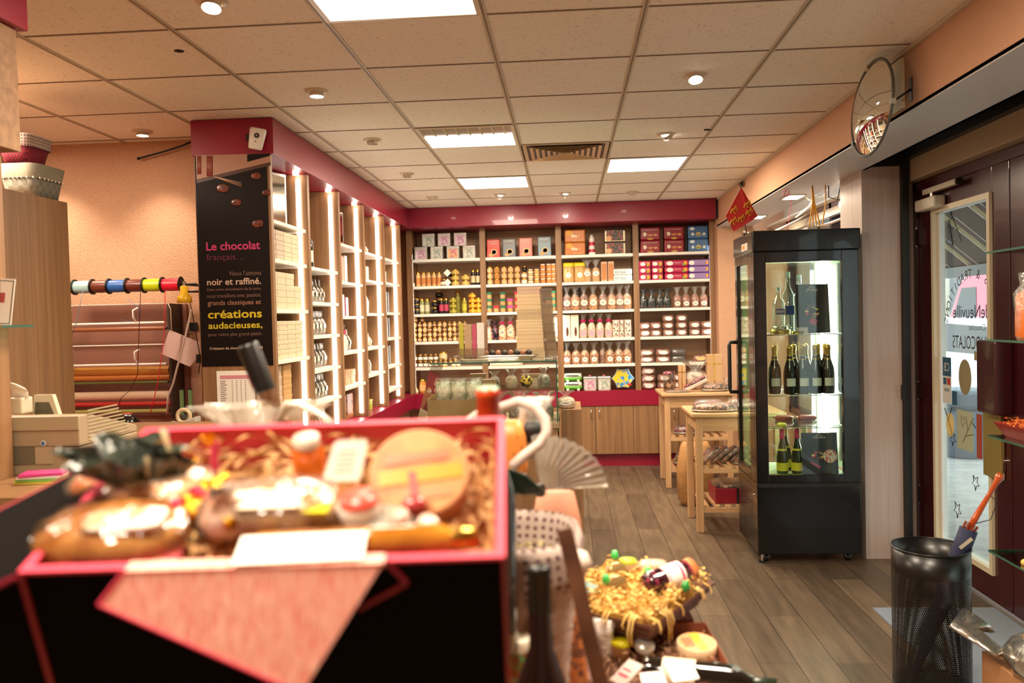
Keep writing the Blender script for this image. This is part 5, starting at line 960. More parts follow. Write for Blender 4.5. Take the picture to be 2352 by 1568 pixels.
for i, (x, w_, c, h_) in enumerate(((-.09, .028, 'a8a030', .27), (-.04, .05, 'a88a68', .26), (.005, .03, 'b04860', .26), (.05, .05, 'd0c8c0', .27))): o = thing('leaflet', f"{['olive yellow', 'brown', 'pink', 'whitish'][i]} folded leaflet in the acrylic holder", 'leaflet', (.20+x, 2.955, TZ+.005), group=None); MB().box((-w_/2, -.008, 0), (w_/2, .008, h_), ms(c, .5)).build('sheet', o)
lp = thing('leaning_panel', 'narrow tan panel leaning at the right end of the glass counter', 'panel', (.765, 3.38, TZ)); MB().box((-.035, -.008, 0), (.035, .008, .42), ms('c8a888')).build('board', lp, rot=(-.05, -.1, 0))
inst('bgr', bag(.13, .1, .13, PALEC, label='f0ece8'), 'pale sweets in cellophane on the oak box right of counter', 'bag', (.86, 2.95, .9005)); 

# ------------------------------------------------------------ mirror, stand at the right, umbrella bin
q = at(2002, 248, 'x', 2.26)
R0 = 108/FPX*((q-CAMP).dot(fw))*1.0
n = Vector((-.97, -.07, .08)).normalized()
zq = n.to_track_quat('Z', 'X').to_matrix().to_4x4(); zq.translation = q
mr = thing('convex_mirror', 'round convex security mirror on an arm by the soffit at right', 'mirror', mw=zq)
prof = [(R0*.97*math.sin(a)/math.sin(.5), R0*.97*(math.cos(a)-math.cos(.5))/math.sin(.5)) for a in [.5*(1-k/10) for k in range(11)]]
MB().lathe(prof, M('mirror_glass', 'e8e4d8', .02, 1), n=64, caps=False).build('dome', mr)
MB().tube([(R0*math.cos(2*PI*k/56), R0*math.sin(2*PI*k/56), .0) for k in range(56)], .0065, M('grey_rubber', '4a4640', .5), 8, True).build('rim', mr)
MB().lathe([(0, -.012), (R0*.96, -.004)], ms('3a3630', .5), n=40, caps=False).build('back_plate', mr)
for k, a in enumerate((.35, 2.2, 4.6)): MB().cb((R0*math.cos(a), R0*math.sin(a), 0), (.022, .022, .02), ms(['c8b898', '1a1816', 'a8a498'][k])).build('rim_clip', mr)
b0 = at(2092, 205, 'x', 2.398); inv = zq.inverted()
MB().tube([inv @ b0, inv @ Vector((b0.x-.03, b0.y, b0.z-.02)), Vector((-.02, .0, -.02))], .005, BLKM, 8).build('arm', mr)
m_ = MB(); m_.X = inv; m_.cb((b0.x, b0.y, b0.z), (.006, .03, .10), ms('4a4846', .4, metal=.6)); m_.build('wall_bracket', mr)
# umbrella bin
bc = at(2137, 1255, 'z', .60); BR = .146
def perf():
    m = bpy.data.materials.new('perforated_black_sheet'); m.use_nodes = True; nd = m.node_tree; b = nd.nodes['Principled BSDF']; b.inputs['Base Color'].default_value = (*lin('100f0e'), 1); b.inputs['Roughness'].default_value = .3
    return m
bn = thing('umbrella_stand', 'tall black perforated metal umbrella bin by the door', 'umbrella stand', (bc.x, bc.y, 0))
PB = perf()
MB().lathe([(0, .002), (BR*.96, .002), (BR*.96, .0), (BR, .0), (BR, .05)], PB, n=48).build('base', bn)
MB().lathe([(BR, .50), (BR, .60), (BR-.003, .60), (BR-.003, .50)], PB, n=48, caps=False).build('collar', bn)
MB().tube([(BR*math.cos(2*PI*k/48), BR*math.sin(2*PI*k/48), .60) for k in range(48)], .004, PB, 6, True).build('rim', bn)
ms_ = MB(); NA, NZ = 132, 58; dz = .45/NZ
vs = []; fs = []
# perforated wall: every cell of a fine grid is a quad ring around a hole
for j in range(NZ):
    for i in range(NA):
        a0 = 2*PI*(i+(.5 if j % 2 else 0))/NA; da = 2*PI/NA; z0 = .05+j*dz; b_ = len(vs)
        for (u, v_) in ((0, 0), (1, 0), (1, 1), (0, 1), (.24, .22), (.76, .22), (.76, .78), (.24, .78)):
            a = a0+da*u; vs.append((BR*math.cos(a), BR*math.sin(a), z0+dz*v_))
        for k in range(4): fs.append((b_+k, b_+(k+1) % 4, b_+4+(k+1) % 4, b_+4+k))
ms_.add(vs, fs, PB, True); o = ms_.build('mesh_wall', bn)
um = thing('umbrella', 'navy umbrella with wooden handle leaning in the black bin', 'umbrella', (bc.x-.08, bc.y, .01))
hp = at(2290, 1105, 'y', bc.y-.04)-Vector((bc.x-.08, bc.y, .01)); cp = at(2225, 1215, 'y', bc.y-.02)-Vector((bc.x-.08, bc.y, .01))
dirv = (hp-cp).normalized(); NVY = M('navy_cloth', '1c2140', .7, bump=.5, bscale=30)
base = Vector((bc.x-.075, bc.y+.02, .03))-Vector((bc.x-.08, bc.y, .01)); up_ = (cp-base).normalized(); LB_ = (cp-base).length
MB().tube([base+up_*(LB_*k/9) for k in range(10)], lambda q_: .008+.026*min(1, q_*2.2), NVY, 10).build('canopy', um)
MB().tube([cp-dirv*.05, cp+dirv*.05, cp+dirv*.10, cp+dirv*.15, hp-dirv*.01, hp+dirv*.02, hp+dirv*.035], lambda q_: .011+.002*math.sin(q_*9)+(.010 if q_ > .8 else 0)*math.sin(PI*min(1, (q_-.8)*5)), M('varnished_handle', '9a3c14', .15, col2='b85020', scale=20, coat=.6), 12).build('handle', um)
r_ = MB()
for k in range(8):
    a = 2*PI*k/8; s_ = dirv.cross(Vector((0, 1, 0))).normalized()*.022*math.cos(a)+Vector((0, 1, 0))*.022*math.sin(a); r_.cyl(cp-dirv*.01+s_, cp+dirv*.025+s_*1.1, .004, M('rib_tip', '7a3420', .3), 6)
r_.build('rib_tip', um)
MB().tube([cp+dirv*.03+Vector((.01, -.01, 0)), cp+dirv*.07+Vector((.045, -.01, -.02)), cp+dirv*.14+Vector((.035, -.01, -.01)), cp+dirv*.16], .002, ms('1a1414'), 5).build('wrist_loop', um)
s0 = cp-dirv*.05; m_ = MB(); ax = dirv; sx_ = Vector((ax.z, 0, -ax.x)); c0 = s0+Vector((0, -.036, 0)); pts = [c0+sx_*a+ax*b for a, b in ((-.018, -.03), (-.004, -.036), (.018, .02), (.004, .026))]
m_.add(pts, [(0, 1, 2, 3)], ms('c8b8a0')); m_.build('maker_tag', um)
# glass shelf stand
SX0, SX1, SY1 = 2.40, 2.74, -.01
gs = thing('glass_shelf_stand', 'four glass shelves hung on bronze poles at the right edge', 'shelves', (2.42, -.30, 0))
def gl_(o): o.location = (-2.42, .30, 0); return o
SHZ = [1.752, 1.437, 1.088, .668]
for z in SHZ: gl_(MB().box((SX0, -.95, z), (SX1, SY1, z+.007), GL('shelf_glass', 'd4e8dc', .12, .02)).box((SX0-.001, -.95, z), (SX0, SY1, z+.007), GLEDGE).box((SX0, SY1, z), (SX1, SY1+.001, z+.007), GLEDGE).build('glass_shelf', gs))
PO = M('bronze_pole', '6a5a3c', .3, .7)
for x, y in ((2.43, -.30), (2.70, -.30), (2.43, -.88), (2.70, -.88)):
    gl_(MB().cyl((x, y, .655), (x, y, 2.415), .012, PO).build('pole', gs)); gl_(MB().cyl((x, y, 2.36), (x, y, 2.415), .024, BLKM).build('ceiling_cap', gs))
gl_(MB().cyl((2.43, -.30, 1.36), (2.40, -.30, 1.36), .010, BLKM).cb((2.40, -.30, 1.36), (.02, .02, .03), BLKM).build('bracket', gs))
STRAWO = M('orange_paper_shreds', 'd8641c', .6, col2='f08a38', scale=40); STRAWY = M('yellow_paper_shreds', 'd8a840', .6, col2='f0cc74', scale=40); WOODW = M('wood_wool', 'a8743c', .6, col2='dcb47c', scale=20); CRINK = M('brown_crinkle_paper', '6a4430', .7, col2='a87c5c', scale=30)
def shreds(name, label, region, zf, N, mat, L=.03, wd=.0022, seed=1, curl=1.0, cat='filling', mw=None, zj=.012, clamp=True, extra=None):
    "loose curled paper strips: uncountable filling"
    R = random.Random(seed); m_ = MB()
    if extra: extra(m_)
    for k in range(N):
        x, y = R.uniform(region[0], region[1]), R.uniform(region[2], region[3]); z = zf(x, y)+R.uniform(-zj, zj); a = R.uniform(0, 2*PI); l = L*R.uniform(.6, 1.4); tw = R.uniform(-2.4, 2.4)*curl; pts = []; M_ = 6 if L < .05 else 14; pe = R.uniform(.0, .5)
        p = Vector((x, y, z))
        for j in range(M_+1):
            pts.append(p.copy()); a += tw/M_; p += Vector((math.cos(a), math.sin(a), R.uniform(-.5, .5)*curl if M_ == 6 else pe*math.cos(PI*(j+.5)/M_)))*(l/M_)
        vs = []; w_ = wd*R.uniform(.7, 1.3)
        for j, p in enumerate(pts):
            if clamp: p.x = min(max(p.x, region[0]), region[1]); p.y = min(max(p.y, region[2]), region[3])
            s_ = Vector((-math.sin(a+j), math.cos(a+j), R.uniform(.3, 1))).normalized()*w_; vs += [p-s_, p+s_]
        m_.add(vs, [(2*j, 2*j+1, 2*j+3, 2*j+2) for j in range(M_)], mat, True)
    o = m_.build(name); 
    if mw is not None: o.matrix_world = mw
    return tag(o, label, cat, kind='stuff')
def stray(lbl, x0, x1, y0, y1, z, col, slope=.03, h=.05):
    t = thing('card_basket', lbl, 'basket', ((x0+x1)/2, (y0+y1)/2, z)); w, d = (x1-x0)/2, (y1-y0)/2
    def wall(m_, ins):
        a, b = [(-w+slope+ins, -d+slope+ins), (w-slope-ins, -d+slope+ins), (w-slope-ins, d-slope-ins), (-w+slope+ins, d-slope-ins)], [(-w+ins, -d+ins), (w-ins, -d+ins), (w-ins, d-ins), (-w+ins, d-ins)]
        vs = [(x, y, 0.0005+ins) for x, y in a]+[(x, y, h) for x, y in b]; m_.add(vs, [(3, 2, 1, 0)]+[(i, (i+1) % 4, 4+(i+1) % 4, 4+i) for i in range(4)], ms(col, .5))
        return b
    m_ = MB(); o_ = wall(m_, 0); i_ = wall(m_, .003); m_.add([(x, y, h) for x, y in o_+i_], [(i, (i+1) % 4, 4+(i+1) % 4, 4+i) for i in range(4)], ms(col, .5)); m_.build('card_body', t)
    return t
stray('dark red card basket on the third glass shelf', 2.41, 2.70, -.283, -.03, SHZ[2]+.0075, '8a2418')
shreds('paper_shreds', 'orange paper shreds filling the dark red basket on the glass shelf', (2.43, 2.68, -.265, -.05), lambda x, y: SHZ[2]+.062, 420, STRAWO, .03, .0016)
o = thing('cheese_box', 'round pale wooden box among the orange shreds', 'box', (2.50, -.22, SHZ[2]+.075)); o.rotation_euler = (1.2, .3, .5)
MB().lathe([(.055, -.02), (.058, -.018), (.058, .018), (.055, .02)], BEECH, n=30).build('body', o); MB().lathe([(.059, .002), (.0595, .018), (.057, .021), (0, .022)], ms('d8b088'), n=30, caps=False).build('lid', o)
stray('brown card basket on the lowest glass shelf', 2.45, 2.72, -.50, -.24, SHZ[3]+.0075, '6a4424', .02)
shreds('paper_shreds', 'yellow paper shreds in the brown basket on the lowest glass shelf', (2.47, 2.70, -.48, -.24), lambda x, y: SHZ[3]+.062, 420, STRAWY, .03, .0018, seed=3)
o = thing('yellow_sweet', 'yellow wrapped sweet on the corner of the lowest glass shelf', 'sweet', (2.43, -.20, SHZ[3]+.0075)); MB().loft([(0, .012, .009), (.01, .014, .011), (.018, .008, .006)], STRAWY, 12, 2).build('wrapper', o)
o = thing('sweet_tube_bag', 'clear bag of orange packed sweets on the second glass shelf', 'bag', (2.455, -.20, SHZ[1]+.0075))
MB().loft([(0, .035, .03), (.015, .042, .035), (.15, .042, .035), (.165, .03, .02)], M('orange_printed_pack', 'c86828', .4, col2='e8a868', kind='wave', scale=30, stretch=(0, 0, 1)), 20, 4).build('sweets', o); MB().loft([(0, .04, .034), (.16, .046, .04), (.19, .03, .02), (.23, .04, .01)], CELLO, 22, 3, .06, caps=(0, 0)).build('wrapper', o)
MB().prism([(.024*math.cos(k*PI/10), .09+.03*math.sin(k*PI/10)) for k in range(20)], -.043, -.04, ms('e0d4c8')).build('label', o)
o = thing('red_gift_box', 'reddish gift on the top glass shelf at the right edge', 'gift', (2.47, -.42, SHZ[0]+.0075)); MB().box((-.05, -.06, 0), (.05, .06, .10), ms('b05038')).build('base', o, .004); MB().box((-.052, -.062, .08), (.052, .062, .12), ms('c86a50')).build('lid', o, .004)
# carton with silver wrapped gift at the bottom right
o = thing('cardboard_carton', 'plain brown carton on the floor under the glass shelves', 'box', (2.62, -.22, 0)); MB().box((-.22, -.30, 0), (.22, .27, .28), M('carton_brown', 'a87850', .7, col2='98683f', scale=3)).build('body', o, .004); MB().box((-.22, -.02, .2801), (.22, .02, .282), ms('b89060')).build('tape', o)
o = thing('silver_wrapped_gift', 'silver and orange foil wrapped gift lying on the carton', 'gift', (2.56, -.24, .2825)); SF = M('silver_foil', 'c8c4bc', .18, .9, bump=.8, bscale=9); OF = M('orange_foil', 'b87838', .35, .4, col2='e0a060', scale=50, bump=.6)
MB().loft([(0, .16, .20), (.05, .18, .24), (.10, .15, .2), (.14, .08, .10)], SF, 22, 2.6, .05).build('foil', o); MB().loft([(.06, .12, .18), (.12, .13, .17), (.17, .05, .06)], OF, 16, 2.4, .12).build('sweets', o)
MB().tube([(-.17, .12, .05), (-.22, .30, .08), (-.16, .32, .10)], lambda q_: .03+.05*q_, SF, 10, flat=.3).build('foil_end', o)
o = thing('glass_bauble', 'clear round glass bauble with pink tie in front of the carton', 'bauble', (2.31, -.52, 0)); MB().lathe([(0, 0), (.05, .01), (.08, .05), (.085, .10), (.07, .15), (.03, .185), (.02, .20)], GL('bauble_glass', 'c8b8a8', .3, .05), n=26, caps=False).build('glass_body', o); MB().lathe([(.022, .195), (.022, .21), (.0, .215)], PINKR).build('tie', o)

# ------------------------------------------------------------ street
ground = MB().box((3.2, -8, -.12), (40, 45, -.02), M('wet_asphalt', '75787a', .5, col2='9a9ea0', scale=3)); struct('ground', ground)
struct('pavement', MB().box((3.2, -8, -.02), (5.6, 45, -.005), M('pavement', 'b4b4b2', .6, col2='9c9ca0', scale=8)).box((5.6, -8, -.06), (5.8, 45, -.003), ms('7a6058', .7)))
aw = thing('striped_awning', 'grey and cream striped shop awning seen through the door glass', 'awning', (3.25, 2.4, 2.9))
A0, A1, ZA, ZB = (0, -4.5), (1.15, 4.5), 0, -.98
for k in range(45):
    y0 = -4.5+k*.26; m_ = MB(); pts = [(0, y0, ZA), (1.15, y0, ZB), (1.15, y0+.26, ZB), (0, y0+.26, ZA)]
    if k == 0: aws = [MB(), MB()]
    aws[k % 2].add([(0, y0, 0), (1.15, y0, ZB), (1.15, y0+(.09 if k % 2 else .17)*1.0+(.0), ZB), (0, y0+(.09 if k % 2 else .17), 0)], [(0, 1, 2, 3)], ms('c8bc98', .8) if k % 2 else ms('6a6260', .8))
    if k % 2 == 0: aws[0].add([(0, y0+.17, -.002), (1.15, y0+.17, ZB-.002), (1.15, y0+.26, ZB-.002), (0, y0+.26, -.002)], [(0, 1, 2, 3)], ms('6a6260', .8))
    else: aws[0].add([(0, y0+.09, -.002), (1.15, y0+.09, ZB-.002), (1.15, y0+.26, ZB-.002), (0, y0+.26, -.002)], [(0, 1, 2, 3)], ms('6a6260', .8))
for a_, nm in zip(aws, ('dark_canvas', 'cream_canvas')): a_.build(nm, aw)
MB().box((1.13, -4.5, ZB-.09), (1.17, 7.2, ZB), ms('4a4646')).build('front_bar', aw)
def vehicle(name, label, x, y, L_, W_, Hh, col, van=True, rz=0):
    t = thing(name, label, 'van' if van else 'car', (x, y, 0), rz); P_ = ms(col, .25, coat=.6)
    if van: pr = [(-L_/2, .35), (-L_/2, Hh*.9), (-L_/2+.15, Hh), (L_/2-1.5, Hh), (L_/2-1.1, Hh*.93), (L_/2-.5, Hh*.56), (L_/2-.05, Hh*.48), (L_/2, .35)]
    else: pr = [(-L_/2, .3), (-L_/2, .85), (-L_/2+.25, .95), (-L_/2+.7, 1.38), (L_/2-1.9, 1.42), (L_/2-1.1, .95), (L_/2-.1, .8), (L_/2, .3)]
    m_ = MB(); m_.prism([(a, b) for a, b in pr], -W_/2, W_/2, P_, 'yz'); m_.build('body', t, .05)
    g_ = MB(); gm = ms('20262a', .08)
    zz = (Hh*.58, Hh*.86) if van else (.95, 1.30)
    for s_ in (-1, 1):
        if van: g_.prism([(L_/2-1.75, zz[0]), (L_/2-.75, zz[0]), (L_/2-1.15, zz[1]), (L_/2-1.75, zz[1])], s_*W_/2, s_*(W_/2+.006), gm, 'yz')
        else: g_.prism([(-L_/2+.6, zz[0]), (L_/2-1.35, zz[0]), (L_/2-1.95, zz[1]+.05), (-L_/2+.85, zz[1])], s_*W_/2, s_*(W_/2+.006), gm, 'yz')
    g_.build('side_window', t)
    for yy in (-L_/2+.8, L_/2-.8):
        for s_ in (-1, 1): MB().cyl((s_*(W_/2-.2), yy, .32), (s_*(W_/2+.02), yy, .32), .32, BLKM, 20).cyl((s_*(W_/2+.02), yy, .32), (s_*(W_/2+.03), yy, .32), .18, STEEL, 14).build('wheel', t)
    MB().box((-W_/2+.1, -L_/2-.03, .35), (W_/2-.1, -L_/2, .5), BLKM).build('bumper', t)
    return t
vehicle('delivery_van', 'magenta delivery van parked across the street', 9.6, 12.6, 5.2, 1.9, 2.25, 'c82050'); vehicle('parked_car', 'white parked car in front of the magenta van', 7.0, 9.0, 4.3, 1.75, 1.4, 'dcdcdc', False); vehicle('parked_car', 'white parked car nearer to the shop door', 6.9, 4.2, 4.2, 1.75, 1.4, 'd0d0d0', False)
q = at(2218, 1035, 'z', 0)
sb = thing('street_bin', 'grey round street bin outside the door', 'street bin', (5.0, at(2215, 960, 'x', 5.0).y, -.005)); MB().lathe([(.17, 0), (.19, .03), (.20, .62), (.21, .66), (.205, .70), (.15, .72), (0, .72)], M('bin_grey', '6a7684', .4), n=30).build('body', sb); MB().lathe([(.205, .50), (.208, .52), (.205, .54)], ms('4a545e'), n=30, caps=False).build('band', sb)
bd = thing('street_building', 'pale building with rows of windows across the street', 'building', (15, 10, 0)); MB().box((0, -22, 0), (3, 30, 12), M('facade_pale', 'c8c0b4', .8, col2='b4aca0', scale=1)).build('wall', bd); MB().box((-.03, -22, 2.9), (0, 30, 3.3), ms('c8a090')).build('string_course', bd)
for fl_ in range(3):
    for k in range(15): wn = MB().box((-.04, -20+k*3.2, 3.9+fl_*2.9), (.0, -18.7+k*3.2, 5.6+fl_*2.9), ms('d8d8d4')).build('window_frame', bd); MB().box((-.05, -19.9+k*3.2, 4.0+fl_*2.9), (-.04, -18.8+k*3.2, 5.5+fl_*2.9), ms('3a464e', .1)).build('pane', wn)
for k in range(7): MB().box((-.05, -20+k*6.8, .3), (.0, -15+k*6.8, 2.7), ms('4a4c50', .2)).build('shop_front', bd)
tw = thing('fir_sprig', 'green fir sprigs hanging outside at the top of the door glass', 'fir sprig', (3.16, 2.02, 2.02)); m_ = MB(); R = random.Random(2); FG = ms('2a3c20', .7)
for b0_, b1_ in (((0, 0, .14), (0, -.16, -.08)), ((0, 0, .06), (0, -.05, -.10)), ((0, -.42, .12), (0, -.56, .09))):
    b0_, b1_ = Vector(b0_), Vector(b1_); m_.cyl(b0_, b1_, .003, ms('3a2c1c'), 5)
    for k in range(26): p = b0_.lerp(b1_, k/26); d_ = Vector((R.uniform(-.3, .3), R.uniform(-1, 1), R.uniform(-1, .4))).normalized()*.035; m_.cyl(p, p+d_, .0016, FG, 4, r1=.0004)
m_.build('needles', tw)
mt = thing('door_mat', 'blue grey ribbed door mat on the floor before the entrance', 'mat', (2.72, .55, 0)); MB().box((-.28, -.75, 0), (.33, .75, .008), M('daylit_floor_ribbed', '8a93a0', .8, col2='757e8c', kind='wave', scale=40)).build('mat', mt)  # no real mat: floor lit by daylight, put into a pale blue sheet

# ------------------------------------------------------------ table in the foreground and its gift boxes
tbm = thing('display_table', 'oak display table carrying the gift boxes in the foreground', 'table', (.45, -1.95, 0))
MB().box((-.24, -1.05, .85), (.70, .83, .88), OAKX).build('table_top', tbm, .003)
for x in (-.22, .64):
    for y in (-1.0, .77): MB().box((x, y, 0), (x+.05, y+.05, .85), OAK).build('leg', tbm)
# tilted box frame: origin front left rim corner, u along the width, v to the back, n up
gU = Vector((1, .062, .008)).normalized(); gN = Vector((.02, -.326, .945)); gN = (gN-gU*gN.dot(gU)).normalized(); gV = gN.cross(gU)
gO = Vector((.431, -2.516, 1.364)); GBW, GBD, GBH = .400, .262, .150
GM = Matrix(((gU.x, gV.x, gN.x, gO.x), (gU.y, gV.y, gN.y, gO.y), (gU.z, gV.z, gN.z, gO.z), (0, 0, 0, 1))); GI = GM.inverted()
def gp(px, py, h):
    "point of the tilted box frame at height h over the rim plane, behind a pixel"
    d = RT*((px-1176)/FPX) + UP*(-(py-784)/FPX) + fw; c = GI @ CAMP; e = GI.to_3x3() @ d; t_ = (h-c.z)/e.z; return c+e*t_
gb = thing('gift_box', 'large open black gift box with raspberry lining in the foreground', 'gift box', mw=GM)
LIN = M('raspberry_linen', 'c01c3c', .55, col2='e85a68', kind='check', scale=420, bump=.3); LINP = M('pink_linen', 'ec8c7c', .6, col2='fcc4b4', kind='noise', scale=1, stretch=(520, 60, 60), bump=.2); RIMM = M('rim_pink', 'd83a55', .5); BLKB = M('black_box_paper', '090605', .8, spec=.06)
T = .004
m_ = MB(); m_.box((0, 0, -GBH), (GBW, T, -.002), BLKB).box((0, GBD-T, -GBH), (GBW, GBD, -.002), BLKB).box((0, T, -GBH), (T, GBD-T, -.002), BLKB).box((GBW-T, T, -GBH), (GBW, GBD-T, -.002), BLKB).box((T, T, -GBH), (GBW-T, GBD-T, -GBH+.004), BLKB); m_.build('box_body', gb)
m_ = MB(); e_ = T+.0015
m_.box((T, T, -GBH+.004), (GBW-T, e_, -.002), LIN).box((T, GBD-e_, -GBH+.004), (GBW-T, GBD-T, -.002), LIN).box((T, e_, -GBH+.004), (e_, GBD-e_, -.002), LIN).box((GBW-e_, e_, -GBH+.004), (GBW-T, GBD-e_, -.002), LIN); m_.build('lining', gb)
m_ = MB(); w_ = .007
m_.box((-.001, -.001, -.002), (GBW+.001, w_, .001), RIMM).box((-.001, GBD-w_, -.002), (GBW+.001, GBD+.001, .001), RIMM).box((-.001, w_, -.002), (w_, GBD-w_, .001), RIMM).box((GBW-w_, w_, -.002), (GBW+.001, GBD-w_, .001), RIMM); m_.build('rim', gb)
MB().box((-.0015, -.0015, -GBH), (.003, .0015, -.002), ms('8c1a30')).build('corner_piping', gb); MB().box((GBW-.002, -.0015, -GBH), (GBW+.001, .001, -.002), ms('8c1a30')).build('corner_piping', gb)
def fp(px, py):
    "front face of the box"
    d = RT*((px-1176)/FPX) + UP*(-(py-784)/FPX) + fw; c = GI @ CAMP; e = GI.to_3x3() @ d; s_ = sl_; t_ = (-.004+s_*c.z-c.y)/(e.y-s_*e.z); q_ = c+e*t_; return (q_.x, q_.z)
sl_ = .45
fl_ = [fp(290, 1306), fp(228, 1386), fp(693, 1590), fp(882, 1288)]
m_ = MB(); m_.add([(x, -.004+sl_*z-k*.0015, z) for k in (1, 0) for x, z in fl_], [(0, 1, 2, 3), (7, 6, 5, 4)]+[(i, (i+1) % 4, 4+(i+1) % 4, 4+i) for i in range(4)], LINP).box((fl_[0][0], -.006, -.002), (fl_[3][0], .0068, .0022), LINP); m_.build('pink_flap', gb, label='pale pink linen flap hanging over the front')
sl_ = 0; m_ = MB(); cc = [fp(882, 1290), fp(934, 1342), fp(822, 1402)]
for a, b in zip(cc, cc[1:]): m_.cyl((a[0], -.0016, a[1]), (b[0], -.0016, b[1]), .0022, ms('8c1a30'), 6)
e0 = [fl_[0], fl_[1], fl_[2]]
for a, b in zip(e0, e0[1:]): m_.cyl((a[0], -.0052+.45*a[1], a[1]), (b[0], -.0052+.45*b[1], b[1]), .0016, RIMM, 6)
m_.build('edge_piping', gb)
# lid panel folded out to the left
p0, p1 = Vector((-.003, 0, -.004)), Vector((-.003, GBD-.03, -.004)); dl = Vector((-1, .0, -.48)).normalized()*.30
m_ = MB(); nn = dl.cross(Vector((0, 1, 0))).normalized()*.003; vs = [p0, p1, p1+dl, p0+dl]; m_.add(vs+[v_-nn for v_ in vs], [(0, 1, 2, 3), (7, 6, 5, 4), (0, 4, 5, 1), (1, 5, 6, 2), (2, 6, 7, 3), (3, 7, 4, 0)], BLKB); dn = Vector((0, 0, -.13)); q0 = p0+Vector((-.002, .001, 0)); m_.add([q0, q0+dl, q0+dl+dn, q0+dn, q0+Vector((0, .003, 0)), q0+dl+Vector((0, .003, 0)), q0+dl+dn+Vector((0, .003, 0)), q0+dn+Vector((0, .003, 0))], [(0, 1, 2, 3), (7, 6, 5, 4), (0, 4, 5, 1), (1, 5, 6, 2), (2, 6, 7, 3), (3, 7, 4, 0)], BLKB); lid_ = m_.build('lid', gb)
m_ = MB(); m_.cyl(p1+Vector((0, .001, 0)), p1+dl, .0035, RIMM, 8).cyl(p0, p0+dl, .0025, ms('8c1a30'), 6).cyl(p0+dl, p1+dl, .003, RIMM, 6); m_.build('lid_edge', gb)
# support under the tilted box
st_ = thing('slanted_riser', 'oak riser with sloping top holding up the black gift box', 'riser'); pts = [GM @ Vector(v_) for v_ in ((.006, .02, -GBH-.001), (GBW-.03, .02, -GBH-.001), (GBW-.03, GBD-.02, -GBH-.001), (.006, GBD-.02, -GBH-.001))]
m_ = MB(); m_.add(pts+[Vector((p.x, p.y, .8805)) for p in pts], [(0, 1, 2, 3), (7, 6, 5, 4), (0, 4, 5, 1), (1, 5, 6, 2), (2, 6, 7, 3), (3, 7, 4, 0)], OAK); m_.build('block', st_)
ob = thing('oak_cabinet_side', 'oak counter end panel behind the lower left corner of the gift box', 'cabinet', (-.12, -1.75, 0)); MB().box((-.3, -.02, 0), (.32, .0, .98), OAK).box((-.3, .0, 0), (-.28, .5, .98), OAK).build('panel', ob)
# filling
def bumpy(x, y): return -.036+.008*math.sin(x*40)*math.cos(y*33)
def bed_(bed):
    N_ = 16; vs = [(.008+(GBW-.016)*i/N_, .008+(GBD-.016)*j/N_, bumpy(.4*i/N_, .26*j/N_)-.016) for j in range(N_+1) for i in range(N_+1)]
    bed.add(vs, [(j*(N_+1)+i, j*(N_+1)+i+1, (j+1)*(N_+1)+i+1, (j+1)*(N_+1)+i) for j in range(N_) for i in range(N_)], M('wood_wool_mass', '6e3c14', .8, col2='b87c40', scale=90, bump=.8), True)
shreds('wood_wool', 'pale wood wool curls filling the black gift box', (.013, GBW-.013, .013, GBD-.013), bumpy, 480, WOODW, .11, .0016, 5, 1.6, mw=GM, zj=.013, extra=bed_)
def gthing(name, label, cat, px, py, h, rz=0, rx=0, group=None):
    q_ = gp(px, py, h); mw = GM @ Matrix.Translation(q_) @ Matrix.Rotation(rz, 4, 'Z') @ Matrix.Rotation(rx, 4, 'X'); t_ = thing(name, label, cat, mw=mw); 
    if group: t_['group'] = group
    return t_
BAGC = M('biscuit_fill_warm', 'a85a20', .5, col2='f0b070', scale=30, bump=.5); DGC = GL('dark_cellophane', 'dcd8c8', .14, .12, .6, 60)
GOLDF = M('gold_sweet_foil', 'd8a030', .12, 1, bump=1, bscale=90)
# bag of biscuits at the lower left, with dark cellophane knot upper left
t = gthing('biscuit_bag', 'bag of biscuits in dark cellophane at the lower left of the gift box', 'bag', 265, 1235, -.012, .05)
MB().loft([(-.012, .055, .035), (.0, .068, .046), (.014, .062, .042), (.026, .03, .022)], BAGC, 22, 2.6, .03).build('contents', t); MB().loft([(-.013, .06, .04), (.0, .073, .050), (.016, .067, .047), (.029, .034, .026)], DGC, 26, 2.6, .06).build('wrapper', t)
MB().loft([(.024, .035, .018), (.028, .033, .016)], ms('f0e4d4', .3), 18, 6, 0, c=(.018, -.012, 0)).build('label', t)
m_ = MB()
t2 = gthing('cellophane_bow', 'black cellophane twist and bow standing at the upper left of the gift box', 'bow', 285, 1085, .015)
BC = M('black_film', '0e1210', .1, col2='4a5248', scale=30, bump=.9, coat=.8)
MB().loft([(-.025, .008, .008), (-.01, .010, .010, .1), (.006, .03, .022, .25), (.026, .050, .034, .35)], BC, 36, 2, .04, caps=(1, 0), k=6).build('twist', t2)
MB().loft([(-.02, .004, .006), (.0, .016, .012, .2), (.03, .026, .012, .3)], BC, 20, 2, .04, caps=(1, 0), k=4, c=(.03, 0, .008)).build('tail', t2, rot=(0, .45, 0))
MB().tube([(.045, 0, .045), (.05, 0, .012), (.038, -.01, -.005), (.028, -.012, .004), (.03, -.01, .022)], .0022, ms('c8b088'), 8).build('raffia', t2)
MB().loft([(-.004, .012, .008), (.002, .014, .01), (.008, .010, .007)], ms('e8d8d4', .2), 14, 3).build('clasp', t2, loc=(.012, -.012, -.018))
